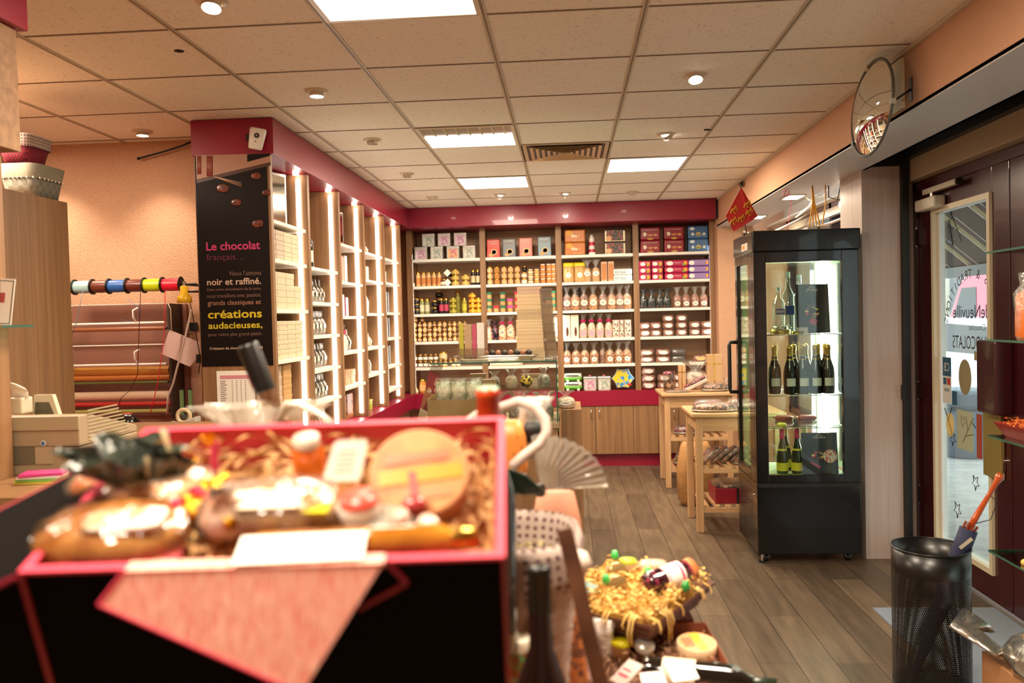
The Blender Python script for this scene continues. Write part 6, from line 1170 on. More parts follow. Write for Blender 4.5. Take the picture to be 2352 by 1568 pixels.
# second bag, centre left
t = gthing('biscuit_bag', 'bag with a beige label behind the gold sweets in the gift box', 'bag', 370, 1135, -.008, .2)
MB().loft([(-.014, .045, .025), (.0, .052, .034), (.012, .045, .03), (.02, .02, .012)], BAGC, 20, 2.6, .03).build('contents', t); MB().loft([(-.015, .05, .03), (.0, .056, .038), (.014, .05, .034), (.023, .024, .015)], CELLO, 24, 2.6, .06).build('wrapper', t); MB().loft([(.016, .030, .014), (.020, .028, .012)], ms('e0c8a8', .4), 16, 5).build('label', t)
R = random.Random(11)
for k in range(12):
    px, py = R.uniform(395, 520), R.uniform(1065, 1185); o = gthing('foil_sweet', f"shiny {'gold' if k % 3 else 'red'} foil wrapped sweet in the pile in the gift box", 'sweet', px, py, R.uniform(-.005, .006), R.uniform(0, 3), group=f"{'gold' if k % 3 else 'red'} foil sweets in the gift box")
    MB().lathe([(0, -.008), (.007, -.005), (.0095, 0), (.007, .005), (0, .008)], GOLDF if k % 3 else M('red_sweet_foil', 'c83048', .15, .9, bump=1, bscale=90), n=12).build('sweet', o); MB().tube([(-.016, 0, 0), (-.009, 0, 0), (.009, 0, 0), (.016, 0, 0)], lambda q_: .002+.005*abs(q_-.5)*2, GOLDF, 8).build('twisted_ends', o)
o = gthing('pink_stick', 'small pink and gold wrapped stick standing in the wood wool', 'sweet', 490, 1060, .004, .3); MB().cyl((0, 0, -.01), (.004, 0, .022), .004, ms('d83878', .25)).build('stick', o); MB().lathe([(.005, .02), (.008, .03)], GOLDF, n=10, caps=False).build('frill', o)
t = gthing('orange_wrapped_cake', 'orange brown wrapped cake in front of the cellophane bow', 'cake', 250, 1105, -.012, .3); MB().loft([(-.01, .03, .03), (.004, .036, .03), (.014, .02, .018)], M('orange_cake', 'b85c1c', .4, col2='d88a3c', scale=30), 14, 2.6, .04).build('cake', t); MB().loft([(-.011, .033, .033), (.005, .039, .033), (.016, .022, .02)], CELLO, 18, 2.6, .06).build('wrapper', t)
t = gthing('wrapped_terrine', 'shiny cellophane packet with beige label in the middle of the gift box', 'packet', 620, 1165, -.004, .0)
MB().loft([(-.014, .055, .03), (.0, .064, .036), (.012, .058, .03), (.018, .03, .016)], M('terrine_brown', '5c3418', .3, col2='b88c50', scale=22), 22, 3, .02).build('contents', t); MB().loft([(-.015, .06, .034), (.0, .068, .040), (.014, .062, .034), (.021, .03, .018)], CELLO, 28, 3, .07).build('wrapper', t)
MB().box((-.030, -.030, .016), (.034, .002, .018), ms('ecdcc4', .35)).build('label', t); MB().box((.038, -.03, .008), (.06, -.012, .012), ms('c8c020', .3)).build('green_band', t)
t = gthing('clear_sachet', 'small clear sachet with white reflections left of the centre packet', 'sachet', 525, 1190, -.002, .4); MB().loft([(-.012, .02, .016), (.0, .026, .02), (.012, .02, .014), (.024, .006, .006), (.03, .014, .010, .3)], M('sachet_brown', 'b07a58', .25, col2='e8d8cc', scale=26, bump=.6, coat=.7), 20, 2.4, .04, k=5).build('sachet', t)
t = gthing('amber_tube', 'long amber glass tube lying at the front right of the gift box', 'bottle', 810, 1248, -.006, .03)
m_ = MB(); m_.X = Matrix.Rotation(PI/2, 4, 'Y'); m_.lathe([(0, -.085), (.012, -.084), (.014, -.08), (.014, .075), (.009, .088), (.009, .10), (0, .10)], M('amber_liquor', '7a3c0c', .06, col2='c8862c', scale=10, coat=.8), n=20); m_.build('glass_body', t)
m_ = MB(); m_.X = Matrix.Rotation(PI/2, 4, 'Y'); m_.lathe([(.0102, .086), (.0102, .108), (0, .109)], GOLD, n=16); m_.build('stopper', t)
t = gthing('paper_label', 'white printed paper lying at the front of the gift box', 'label', 695, 1258, .006, .03); m_ = MB(); m_.loft([(0, .052, .0175), (.0012, .052, .0175)], ms('f6efe4', .5), 4, 30); m_.v = []; m_.f = []; m_.mi = []; m_.sm = []
m_.box((-.054, -.017, 0), (.052, .017, .001), ms('f6efe4', .5)); m_.build('paper', t, rot=(.12, 0, 0)); m_ = MB()
for k in range(9): m_.box((-.044+.0105*k, -.010, .0011), (-.040+.0105*k, .010, .0014), ms('d8c8b8'))
m_.build('print', t, rot=(.12, 0, 0))
t = gthing('swing_tag', 'white rounded price tag standing at the back of the gift box', 'tag', 790, 1105, -.002, 0, 1.0)
pl = [(-.017, 0), (.013, 0), (.016, .003), (.023, .036), (.020, .040), (-.006, .040), (-.010, .037), (-.020, .004)]
MB().prism(pl, -.0006, .0006, ms('f0e8dc', .5), 'xy').build('card', t); m_ = MB(); 
for k in range(5): m_.box((-.010+k*.0012, .008+k*.005, .0007), (.008+k*.0012, .0095+k*.005, .001), ms('d0a8a0'))
m_.build('print', t)
t = gthing('orange_jar', 'small clear jar with orange liquid left of the white tag', 'jar', 712, 1075, -.012); MB().lathe([(.014, -.01), (.017, -.006), (.017, .02), (.012, .026), (.012, .032)], M('orange_liquor', 'c84808', .06, col2='e87c18', scale=20, coat=.8), n=18).build('glass_body', t); MB().lathe([(.013, .026), (.0135, .036), (0, .037)], ms('c8b8a8', .25)).build('lid', t)
t = gthing('camembert_box', 'round box with orange and yellow label at the back right of the gift box', 'cheese box', 965, 1098, .0, .2, .55); 
MB().lathe([(.046, -.014), (.048, -.012), (.048, .012), (.046, .014)], ms('b88a5c', .6), n=36).build('box_body', t)
m_ = MB(); m_.lathe([(.045, .0145), (0, .0146)], M('cheese_label', 'a85a28', .5, col2='c88044', scale=30), n=36); m_.box((-.040, -.012, .0150), (.040, .004, .0156), ms('c88a1c')); m_.box((-.012, -.042, .0150), (-.004, .0, .0158), ms('b84040')); m_.box((-.032, .010, .0150), (.030, .020, .0156), ms('d86848')); m_.box((-.02, -.030, .015), (.028, -.020, .0156), ms('e07a50')); m_.build('label', t)
t = gthing('tasting_pot', 'little white pot with a red picture in the middle right of the gift box', 'pot', 828, 1185, -.006); MB().lathe([(.014, -.01), (.018, -.006), (.019, .014), (.017, .016)], ms('f0e8e0', .15, coat=.6), n=20).build('pot', t); MB().lathe([(.0185, .0155), (.0185, .02), (0, .021)], ms('d85040', .3), n=20).build('lid', t)
t = gthing('grey_dish_lid', 'grey metal lid lying between the pot and the amber tube', 'lid', 872, 1213, -.012); MB().lathe([(.030, -.002), (.031, .004), (.027, .008), (0, .010)], ms('8a8478', .3, metal=.6), n=26).build('lid', t)
for i, (px, py, c, nm) in enumerate(((745, 1150, 'c85020', 'orange'), (795, 1160, 'd8d0b8', 'pale'), (920, 1190, 'c8a090', 'pinkish'), (985, 1205, 'd8c0b0', 'beige'), (950, 1160, 'a83838', 'red'))):
    t = gthing('wrapped_sweet', f'{nm} wrapped sweet lying on the right side of the gift box', 'sweet', px, py, -.004, i*.8); MB().loft([(-.006, .010, .007), (0, .013, .009), (.007, .008, .006)], ms(c, .2, coat=.6), 14, 2.4, .05).build('sweet', t); MB().loft([(-.006, .002, .002), (0, .018, .004, .2), (.005, .002, .002)], CELLO, 16, 2, .06).build('twisted_ends', t)
t = gthing('mauve_packet', 'dull red flat packet at the lower left edge inside the gift box', 'packet', 275, 1283, -.016, .02); MB().box((-.055, -.012, -.004), (.055, .012, .004), ms('b04a4c', .4)).build('sleeve', t, .002)

# ------------------------------------------------------------ lined wicker basket right of the box
bx, by = .84, -1.88; bk = thing('wicker_basket', 'whitish wicker basket with dotted fabric liner right of the gift box', 'basket', (bx-.075, by-.02, .8805))
WKM = M('whitewashed_wicker', '806c60', .7, col2='b8a49a', kind='wave', scale=22, stretch=(.2, .2, 2.2), bump=.8)
m_ = MB(); rings = []
for k in range(22): z_ = .34*k/21; w_ = .095+.035*(z_/.34); rings.append((z_, w_+(.0025 if k % 2 else -.0015), w_+(.0025 if k % 2 else -.0015)))
m_.loft(rings, WKM, 40, 3.2, caps=(1, 0), pleat=.012, k=20); m_.build('woven_body', bk)
DOT = bpy.data.materials.new('dotted_fabric'); DOT.use_nodes = True; nd = DOT.node_tree; b_ = nd.nodes['Principled BSDF']; tc = nd.nodes.new('ShaderNodeTexCoord'); vo = nd.nodes.new('ShaderNodeTexVoronoi'); vo.inputs['Scale'].default_value = 72; vo.inputs['Randomness'].default_value = .15
rp = nd.nodes.new('ShaderNodeValToRGB'); rp.color_ramp.interpolation = 'CONSTANT'; rp.color_ramp.elements[0].color = (*lin('5a3e3c'), 1); rp.color_ramp.elements[1].color = (*lin('a8958c'), 1); rp.color_ramp.elements[1].position = .27
sx_ = nd.nodes.new('ShaderNodeSeparateXYZ'); at_ = nd.nodes.new('ShaderNodeMath'); at_.operation = 'ARCTAN2'; ml = nd.nodes.new('ShaderNodeMath'); ml.operation = 'MULTIPLY'; ml.inputs[1].default_value = .13; cx_ = nd.nodes.new('ShaderNodeCombineXYZ'); vo.voronoi_dimensions = '2D'
nd.links.new(tc.outputs['Object'], sx_.inputs[0]); nd.links.new(sx_.outputs[1], at_.inputs[0]); nd.links.new(sx_.outputs[0], at_.inputs[1]); nd.links.new(at_.outputs[0], ml.inputs[0]); nd.links.new(ml.outputs[0], cx_.inputs[0]); nd.links.new(sx_.outputs[2], cx_.inputs[1]); nd.links.new(cx_.outputs[0], vo.inputs['Vector']); nd.links.new(vo.outputs['Distance'], rp.inputs[0]); nd.links.new(rp.outputs[0], b_.inputs['Base Color']); b_.inputs['Roughness'].default_value = .9
m_ = MB(); m_.loft([(.295, .132, .132, .01), (.305, .137, .137, .01), (.318, .141, .139, .014), (.33, .136, .137, .018), (.345, .139, .137, .010), (.357, .133, .134, .01), (.362, .124, .124, 0), (.34, .118, .118, 0), (.28, .112, .112, 0)], DOT, 60, 3.2, 0, caps=(0, 0), k=11); m_.build('fabric_liner', bk, label='white fabric liner with grey dots')
o = MB().lathe([(0, -.02), (.014, -.014), (.02, 0), (.014, .014), (0, .02)], ms('e8d8cc', .8), n=16).build('fabric_knot', bk, loc=(.128, -.09, .335))
hpts = [at(px, py, 'y', yy) for px, py, yy in ((1010, 1010, -1.86), (1063, 977, -1.86), (1100, 950, -1.86), (1153, 935, -1.87), (1192, 922, -1.88), (1230, 936, -1.89), (1252, 962, -1.90), (1256, 990, -1.91), (1240, 1020, -1.92), (1206, 1045, -1.93), (1176, 1072, -1.94))]
bo = Vector((bx-.075, by-.02, .8805)); MB().tube([p-bo for p in hpts], .0075, ms('c8b4aa', .7), 10).build('handle', bk)
s0, s1, s2, s3 = [at(px, py, 'y', yy) for px, py, yy in ((1296, 1215, -2.055), (1325, 1330, -2.06), (1350, 1450, -2.065), (1385, 1590, -2.07))]
strap = thing('brown_ribbon_strap', 'wide brown strap running down in front of the straw tray', 'strap', s3-Vector((0, 0, .05)))
m_ = MB(); P_ = [p-(s3-Vector((0, 0, .05))) for p in (s0, s1, s2, s3, s3+Vector((.02, 0, -.14)))]; m_.add([p+Vector((sx*.0105, sy*.002, sx*.002)) for p in P_ for sx, sy in ((-1, -1), (1, -1), (1, 1), (-1, 1))], [(4*j+i, 4*j+(i+1) % 4, 4*j+4+(i+1) % 4, 4*j+4+i) for j in range(4) for i in range(4)]+[(3, 2, 1, 0), (16, 17, 18, 19)], M('brown_strap', '4c2c1c', .5, col2='6e4630', scale=12)); m_.build('strap', strap)
# straw bed, bottles and parcels standing in the basket
shreds('straw_filling', 'greenish straw in the lined basket behind the gift box', (-.09, .09, -.09, .09), lambda x, y: .30, 260, M('green_straw', 'a89860', .7, col2='d8c890', scale=30), .06, .0018, 8, mw=Matrix.Translation(bo))
def bottle_at(label, px, top, d_, base_z, cap, glass, hcap=.09, r=.036, neck=.0155, fill=None, cat='bottle', sh_=.085):
    q_ = at(px, top, 'y', d_); t_ = thing('wine_bottle', label, cat, (q_.x, q_.y, base_z)); h_ = q_.z-base_z
    MB().lathe([(r*.9, 0), (r, .006), (r, h_-sh_-.06), (r*.85, h_-sh_-.04), (neck*1.05, h_-sh_), (neck*.93, h_-.03), (neck*.93, h_-.002)], glass, n=28).build('glass_body', t_)
    MB().lathe([(neck*1.02, h_-hcap), (neck*1.0, h_-.012), (neck*1.08, h_-.010), (neck*1.08, h_-.002), (neck*.9, h_), (0, h_)], cap, n=24).build('capsule', t_); return t_
BG = M('black_bottle_glass', '0a0a08', .06, coat=1)
t = bottle_at('wine bottle with red capsule standing in the dotted basket', 1120, 893, -2.06, 1.12, M('red_capsule', 'b02c14', .2, col2='d85828', scale=20, coat=.6), BG, .072, .034)
MB().lathe([(.0172, -.098), (.0172, -.068)], M('black_collar', '14120c', .3), n=22, caps=False).build('collar', t, loc=(0, 0, at(1120, 893, 'y', -2.06).z-1.12))
MB().lathe([(.0160, -.004), (.0145, .003), (0, .004)], ms('8ca888', .4), n=18).build('cap_disc', t, loc=(0, 0, at(1120, 893, 'y', -2.06).z-1.12))
lf = thing('green_foil_leaf', 'dark green foil leaf beside the red capped bottle', 'leaf', at(1185, 1105, 'y', -1.97)); m_ = MB(); m_.prism([(-.03, -.012), (-.01, .02), (.015, .01), (.045, -.018), (.01, -.02)], -.004, .004, M('dark_green_foil', '14241c', .2, coat=.6)); m_.build('leaf', lf, .002)
op = thing('orange_dotted_parcel', 'orange parcel in dotted cellophane behind the red capped bottle', 'parcel', at(1178, 1100, 'y', -1.76)); OD = M('orange_dotted', '7a3a14', .4, col2='d8853c', kind='vor', scale=85, lo=.12, hi=.2)
MB().loft([(-.01, .018, .012), (.02, .026, .016), (.07, .024, .016), (.10, .016, .01)], OD, 18, 4, .02).build('parcel', op)
sv = thing('silver_wrapped_gift', 'silver cellophane gift with black card behind the basket handle', 'gift', at(1225, 1010, 'y', -1.72)); MB().loft([(-.03, .022, .016), (.0, .03, .02), (.05, .022, .016), (.075, .03, .012, .3)], M('silver_cello_wrap', '9a968c', .2, .3, col2='e0dcd4', scale=34, bump=.9), 22, 2.4, .06, k=6).build('wrapping', sv); MB().loft([(0, .018, .004), (.02, .022, .005), (.034, .012, .003)], BLKM, 12, 2.4, .05, c=(.002, -.024, .0)).build('card', sv)
# cellophane fan
cfp = at(1240, 1125, 'y', -1.78); cf = thing('cellophane_fan', 'fanned clear cellophane top of a wrapped gift beside the basket', 'cellophane', cfp); N_ = 22; vs = []
for j in range(5):
    for i in range(N_+1):
        a = math.radians(-2+92*i/N_+(6 if j else 0)); r_ = .012+.10*j/4; vs.append((r_*math.cos(a)*1.0, (.012 if i % 2 else -.012)*(j/4), r_*math.sin(a)*.82))
m_ = MB(); m_.add(vs, [(j*(N_+1)+i, j*(N_+1)+i+1, (j+1)*(N_+1)+i+1, (j+1)*(N_+1)+i) for j in range(4) for i in range(N_)], CELLOF, True); m_.build('fan', cf); MB().lathe([(.008, -.01), (.010, 0), (.008, .01)], ms('20201c')).build('tie', cf)
sp = at(1310, 1260, 'y', -1.62); sk = thing('salmon_paper_bag', 'salmon coloured rounded paper bag behind the dotted basket', 'bag', (sp.x-.025, -1.60, .8805)); MB().loft([(0, .03, .03), (.1, .046, .04), (.2, .052, .045), (.30, .046, .036), (.355, .034, .02)], M('salmon_paper', 'c08468', .7, bump=.3, bscale=12), 22, 2.6, .03).build('bag', sk)
# dark bottle and small jars at the very front
bottle_at('dark wine bottle with black capsule in the very front', 1238, 1298, -2.12, .8805, M('black_capsule', '0c0b0a', .35), M('dark_red_wine', '14040a', .15), .058, .036, .0145, sh_=.105)
jq = at(1188, 1470, 'y', -2.02)
def smalljar(label, px, py, y, z0, r, body, lid):
    q_ = at(px, py, 'y', y); t_ = thing('jar', label, 'jar', (q_.x, y, z0)); h_ = q_.z-z0; MB().lathe([(r*.9, 0), (r, .004), (r, h_-.02), (r*.85, h_-.012)], body, n=24).build('glass_body', t_); MB().lathe([(r*.98, h_-.016), (r*1.0, h_-.002), (r*.92, h_), (0, h_+.001)], lid, n=24).build('lid', t_); return t_
rs = thing('small_riser', 'low wooden riser under the little jars at the front', 'riser', (.80, -2.1, .8805)); MB().box((-.05, -.03, 0), (.045, .10, .17), OAK).build('block', rs)
smalljar('jar of coloured sweets with cream lid at the front edge', 1187, 1462, -2.05, 1.051, .021, M('coloured_sweets', 'a04818', .25, col2='3ab070', kind='cell', scale=160, lo=.3, hi=.95), ms('e8dcc4', .25, coat=.5))
ag = thing('amber_sweet_bag', 'bag of amber orange sweets with gold ribbon behind the dark bottle', 'bag', (at(1305, 1500, 'y', -1.86).x, -1.84, .8805)); MB().loft([(0, .03, .022), (.1, .034, .026), (.2, .026, .02), (.235, .012, .01)], M('amber_sweets', '7a2c08', .15, col2='f09028', kind='cell', scale=110, bump=.8, coat=.6), 18, 3, .04).build('sweets', ag); MB().loft([(.232, .010, .01), (.25, .026, .02, .3)], GOLDF, 20, 2, .05, k=6).build('ribbon_tuft', ag); MB().loft([(0, .033, .025), (.1, .037, .029), (.2, .029, .023), (.236, .014, .012)], CELLO, 20, 3, .06).build('wrapper', ag)
# tilted bottle behind the box on the left
tp_ = at(568, 792, 'y', -1.93); bp_ = at(645, 985, 'y', -1.93); dv = (tp_-bp_).normalized(); X_ = dv.to_track_quat('Z', 'Y').to_matrix().to_4x4(); X_.translation = tp_-dv*.30
tb3 = thing('spirit_bottle', 'clear spirit bottle with black capsule leaning behind the gift box', 'bottle', mw=X_)
MB().lathe([(.03, 0), (.034, .006), (.034, .13), (.03, .15), (.0165, .185), (.0145, .22), (.0145, .29)], GL('bottle_clear', 'efe4d8', .16, .04), n=28).build('glass_body', tb3); MB().lathe([(0, .004), (.030, .006), (.030, .128), (.027, .146), (.014, .182), (0, .183)], M('cognac', 'a04408', .08, col2='d06c10', scale=8, coat=.5), n=24).build('liquor', tb3)
MB().lathe([(.0158, .225), (.0165, .296), (.0155, .30), (0, .301)], M('black_capsule', '0c0b0a'), n=24).build('capsule', tb3); m_ = MB(); m_.X = Matrix.Translation((0, 0, 0)); m_.band(.0168, .235, .255, ms('7a1c1c', .4), .9); m_.build('seal', tb3)
cw = thing('cellophane_wrap', 'loose clear cellophane gathered around the leaning bottle', 'cellophane', at(600, 1010, 'y', -1.93))
MB().loft([(-.06, .03, .03), (.0, .045, .04, .1), (.035, .06, .045, .25), (.055, .085, .05, .35)], CELLOF, 40, 2, .05, caps=(0, 0), k=7).build('wrap', cw)
c2 = thing('ribbon_loop', 'cream gauze ribbon loop behind the middle of the gift box', 'ribbon', at(690, 955, 'y', -1.95)); MB().tube([(-.035, 0, -.01), (-.02, 0, .02), (.0, 0, .018), (.03, 0, .002), (.055, 0, -.018)], .012, CELLOF, 10, flat=.35).build('loop', c2)
bb = thing('gift_hamper', 'oak crate hidden behind the gift box carrying the leaning bottle', 'crate', (.46, -1.93, .8805)); MB().box((-.13, -.09, 0), (.13, .09, .02), OAKX).box((-.13, -.09, .02), (.13, -.08, .36), OAKX).box((-.13, .08, .02), (.13, .09, .36), OAKX).box((-.13, -.08, .02), (-.12, .08, .36), OAKX).box((.12, -.08, .02), (.13, .08, .36), OAKX).build('slats', bb)

# ------------------------------------------------------------ straw tray and brown boxes
def hamper(name, label, O_, U_, V_, h, col, slope, ribs=0):
    U_, V_ = Vector(U_), Vector(V_); W_, D_ = U_.length, V_.length; u = U_/W_; v_ = (V_-u*V_.dot(u)).normalized(); n_ = u.cross(v_)
    mw = Matrix(((u.x, v_.x, n_.x, O_[0]), (u.y, v_.y, n_.y, O_[1]), (u.z, v_.z, n_.z, O_[2]), (0, 0, 0, 1))); t_ = thing(name, label, 'box', mw=mw)
    m2 = MB(); vs = []
    L_ = 1+ribs*2
    def ring(z_, ins): return [(ins, ins, z_), (W_-ins, ins, z_), (W_-ins, D_-ins, z_), (ins, D_-ins, z_)]
    zs = [(-h+h*k/L_, slope*(1-k/L_)+(.004 if k % 2 else 0)) for k in range(L_+1)]
    for z_, i_ in zs: vs += ring(z_, i_)
    fs = [(3, 2, 1, 0)]+[(4*j+i, 4*j+(i+1) % 4, 4*j+4+(i+1) % 4, 4*j+4+i) for j in range(L_) for i in range(4)]
    b_ = len(vs); vs += ring(0, .005)+ring(-h+.006, slope+.006)
    fs += [(4*L_+i, 4*L_+(i+1) % 4, b_+(i+1) % 4, b_+i) for i in range(4)]+[(b_+i, b_+(i+1) % 4, b_+4+(i+1) % 4, b_+4+i) for i in range(4)]+[(b_+4, b_+5, b_+6, b_+7)]
    m2.add(vs, fs, ms(col, .5)); m2.build('card_body', t_); return t_, mw, W_, D_
a, b_, c_, d_ = [at(px, py, 'z', 1.0) for px, py in ((1500, 1440), (1648, 1335), (1400, 1278), (1262, 1368))]
ty, TM, TW_, TD_ = hamper('straw_tray', 'ribbed dark brown card tray heaped with yellow straw on the table', a, b_-a, d_-a, .045, '6a4438', .03, 3)
def hang_(m_):
  R = random.Random(5); m_.box((.036, .036, -.036), (TW_-.036, TD_-.036, -.004), STRAWY)
  for k in range(9):
    y_ = R.choice([-.002, TD_+.002]) if k % 3 == 0 else -.003; x_ = R.uniform(.01, TW_-.03); l_ = R.choice([.012, .016, .02, .04]); pts = [(x_, .01, .012), (x_+.003, -.004, .006), (x_+.006, -.007, -l_*.5), (x_+.002, -.008, -l_)]
    m_.tube(pts, .0022, M('yellow_straw', 'd8a848'), 5, flat=.5)
    x_ = R.uniform(.01, TD_-.03); m_.tube([(.01, x_, .012), (-.004, x_, .006), (-.007, x_+.004, -l_*.5), (-.008, x_, -l_)], .0022, M('yellow_straw', 'd8a848'), 5, flat=.5)
shreds('straw_filling', 'yellow crinkled paper straw heaped in the ribbed brown tray', (.01, TW_-.01, .01, TD_-.01), lambda x, y: .008+.012*math.sin(9*x)*math.cos(8*y), 900, M('yellow_straw', 'd8a848', .6, col2='f4d488', scale=40), .035, .0026, 21, 1.2, mw=TM, zj=.014, extra=hang_)
def intray(name, label, cat, px, py, z, rz=0, rx=0, ry=0):
    q_ = at(px, py, 'z', z); return thing(name, label, cat, mw=Matrix.Translation(q_) @ Matrix.Rotation(rz, 4, 'Z') @ Matrix.Rotation(ry, 4, 'Y') @ Matrix.Rotation(rx, 4, 'X'))
t = intray('berry_bottle', 'bottle of dark berries with white and pink label lying in the straw', 'bottle', 1528, 1330, 1.03, .55, 0, PI/2-.15)
MB().lathe([(0, -.05), (.022, -.048), (.026, -.04), (.026, -.005), (.026, .045), (.02, .055), (.02, .065)], M('dark_berries', '2c0814', .08, col2='a03858', kind='cell', scale=130, lo=.6, hi=.9, bump=.8, coat=.8), n=26).build('glass_body', t)
m_ = MB(); m_.lathe([(.0265, -.008), (.0265, .036)], ms('ecdcd8', .5), n=26, caps=False).lathe([(.0268, .026), (.0268, .031)], PINKR, n=26, caps=False).lathe([(.0268, -.005), (.0268, -.002)], ms('d87898'), n=26, caps=False); m_.build('label', t); MB().lathe([(.023, .055), (.024, .068), (0, .069)], ms('c87848', .3), n=22).build('lid', t)
for i, (px, py, r, lb) in enumerate(((1415, 1345, .021, 'jar lying with its gold lid facing the front in the straw'), (1415, 1312, .019, 'jar half buried behind the front gold lidded jar'))):
    t = intray('preserve_jar', lb, 'jar', px, py, 1.02, .3, 1.15); MB().lathe([(r*.9, -.04), (r, -.035), (r, .0), (r*.9, .004)], M('clear_brown_jar', '9a7448', .1, col2='c8a070', scale=20, coat=.6), n=22).build('glass_body', t); MB().lathe([(r, .002), (r*1.02, .012), (r*.8, .014), (0, .0145)], ms('b89a64', .25, metal=.7), n=26).build('lid', t)
t = intray('green_yellow_jar', 'small jar with yellow green lid at the back of the straw tray', 'jar', 1442, 1300, 1.025); MB().lathe([(.015, -.02), (.018, -.015), (.018, .008)], ms('c8a888', .15, coat=.5), n=20).build('glass_body', t); MB().lathe([(.018, .008), (.018, .016), (0, .018)], ms('a8b830', .3), n=20).build('lid', t)
t = intray('pink_sachet', 'pale pink sachet at the far side of the straw tray', 'sachet', 1500, 1300, 1.02); MB().loft([(-.01, .03, .02), (.0, .036, .024), (.012, .025, .016)], ms('d8a890', .3, coat=.4), 16, 2.6, .06).build('sachet', t)
for i, (px, py, c) in enumerate(((1412, 1276, 'bright'), (1488, 1315, 'round'), (1392, 1332, 'small'), (1575, 1348, 'dark'))):
    t = intray('green_wrapped_sweet', f'{c} green wrapped sweet in the yellow straw tray', 'sweet', px, py, 1.035, i); MB().loft([(-.008, .006, .006), (0, .009, .008), (.012, .005, .005)], ms('38b850' if i < 3 else '208838', .3, coat=.5), 12, 2.4, .05).build('sweet', t); MB().loft([(-.010, .003, .003), (-.006, .009, .007, .2), (.011, .004, .004)], CELLO, 12, 2, .05).build('twisted_ends', t)
t = intray('blue_grey_box', 'slim blue grey box lying at the left end of the straw tray', 'box', 1305, 1345, 1.02, -.5, .1, .15); MB().box((-.06, -.02, -.01), (.06, .02, .012), ms('7c948c', .4)).build('sleeve', t, .002); MB().box((-.0605, -.0205, -.002), (.0605, .0205, .002), ms('a8b8ac')).build('stripe', t)
# boxes below
a, b_, c_, d_ = [at(px, py, 'z', .95) for px, py in ((1790, 1600), (1640, 1432), (1318, 1452), (1390, 1620))]
rr = Vector((b_.x, b_.y, .95)); U2 = Vector((-.285, -.008, 0)); V2 = Vector((.008, -.285, 0))
h1, HM, HW, HD = hamper('brown_gift_box', 'open copper brown gift box at the bottom edge with crinkle paper', (b_.x-.285, b_.y-.285, .95), (.285, .012, 0), (-.012, .285, 0), .065, '8a4a30', .0)
shreds('crinkle_filling', 'brown crinkle paper filling the copper brown gift box', (.01, HW-.01, .01, HD-.01), lambda x, y: -.022, 900, CRINK, .022, .0022, 31, 2.0, mw=HM, zj=.009, extra=lambda m_: m_.box((.008, .008, -.055), (HW-.008, HD-.008, -.030), CRINK))
m_ = MB(); m_.box((.008, .008, -.055), (HW-.008, HD-.008, -.030), CRINK)
h2, HM2, HW2, HD2 = hamper('brown_gift_box', 'second brown box, half hidden under the yellow straw tray', (b_.x-.30, b_.y+.02, .945), (.27, .012, 0), (-.012, .27, 0), .06, '7a3c30', .0)
shreds('crinkle_filling', 'brown crinkle paper in the box hidden under the straw tray', (.01, HW2-.01, .01, HD2-.01), lambda x, y: -.015, 420, CRINK, .022, .0022, 32, 2.0, mw=HM2, zj=.008)
t = intray('olive_bottle', 'deep blue rounded bottle peeping out under the straw tray', 'bottle', 1540, 1430, .93); MB().lathe([(0, -.015), (.014, -.008), (.016, 0), (.012, .010), (0, .014)], ms('1a1020', .08, coat=1), n=18).build('glass_body', t)
t = intray('camembert_box', 'oval looking orange labelled cheese box in the copper brown box', 'cheese box', 1600, 1487, .94, .2, .12); MB().lathe([(.036, -.012), (.037, -.010), (.037, .010), (.035, .012)], ms('e8c8a0', .6), n=30).build('box_body', t); m_ = MB(); m_.lathe([(.034, .0122), (0, .0124)], ms('e8a070'), n=30); m_.box((-.005, -.032, .0126), (.012, .032, .0130), ms('f0b040')); m_.box((-.026, -.016, .0126), (-.008, .016, .0130), ms('e07858')); m_.build('label', t)
t = intray('black_bottle', 'black bottle lying across the copper brown box', 'bottle', 1640, 1560, .945, -.25, 0, PI/2); MB().lathe([(0, -.12), (.026, -.118), (.028, -.11), (.028, .03), (.012, .06), (.011, .10)], BG, n=26).build('glass_body', t); MB().lathe([(.0118, .06), (.0125, .102), (0, .103)], M('dark_green_capsule', '1a2a1c', .3, coat=.4), n=20).build('capsule', t)
m_ = MB(); m_.lathe([(.0285, -.085), (.0285, -.03)], ms('e0d0b4', .6), n=26, caps=False); m_.build('label', t, label='cream paper band')
for i, (px, py, w_, h_, c, lb, r_) in enumerate(((1568, 1545, .045, .03, 'e8dcd4', 'white cornered swing tag resting on the black bottle', .3), (1440, 1545, .035, .05, 'd8c4bc', 'greyish pink folded card at the left of the copper box', -.9))):
    t = intray('swing_tag', lb, 'tag', px, py, .985 if i == 0 else .97, r_, .5, .0); MB().box((-w_/2, -h_/2, 0), (w_/2, h_/2, .0015), ms(c)).build('card', t, .0006); MB().box((-w_*.35, -h_*.2, .0016), (w_*.3, -h_*.1, .0019), ms('c83860' if i else 'b8a8a8')).box((-w_*.35, h_*.05, .0016), (w_*.2, h_*.12, .0019), ms('c83860' if i else 'b8a8a8')).build('print', t)
t = intray('yellow_lid_jar', 'little glass jar with bright yellow lid in the copper box', 'jar', 1427, 1475, .955); MB().lathe([(.016, -.03), (.018, -.025), (.018, -.002)], ms('b88c5c', .1, coat=.6), n=20).build('glass_body', t); MB().lathe([(.019, -.004), (.0195, .004), (0, .006)], ms('d8d010', .3), n=22).build('lid', t)
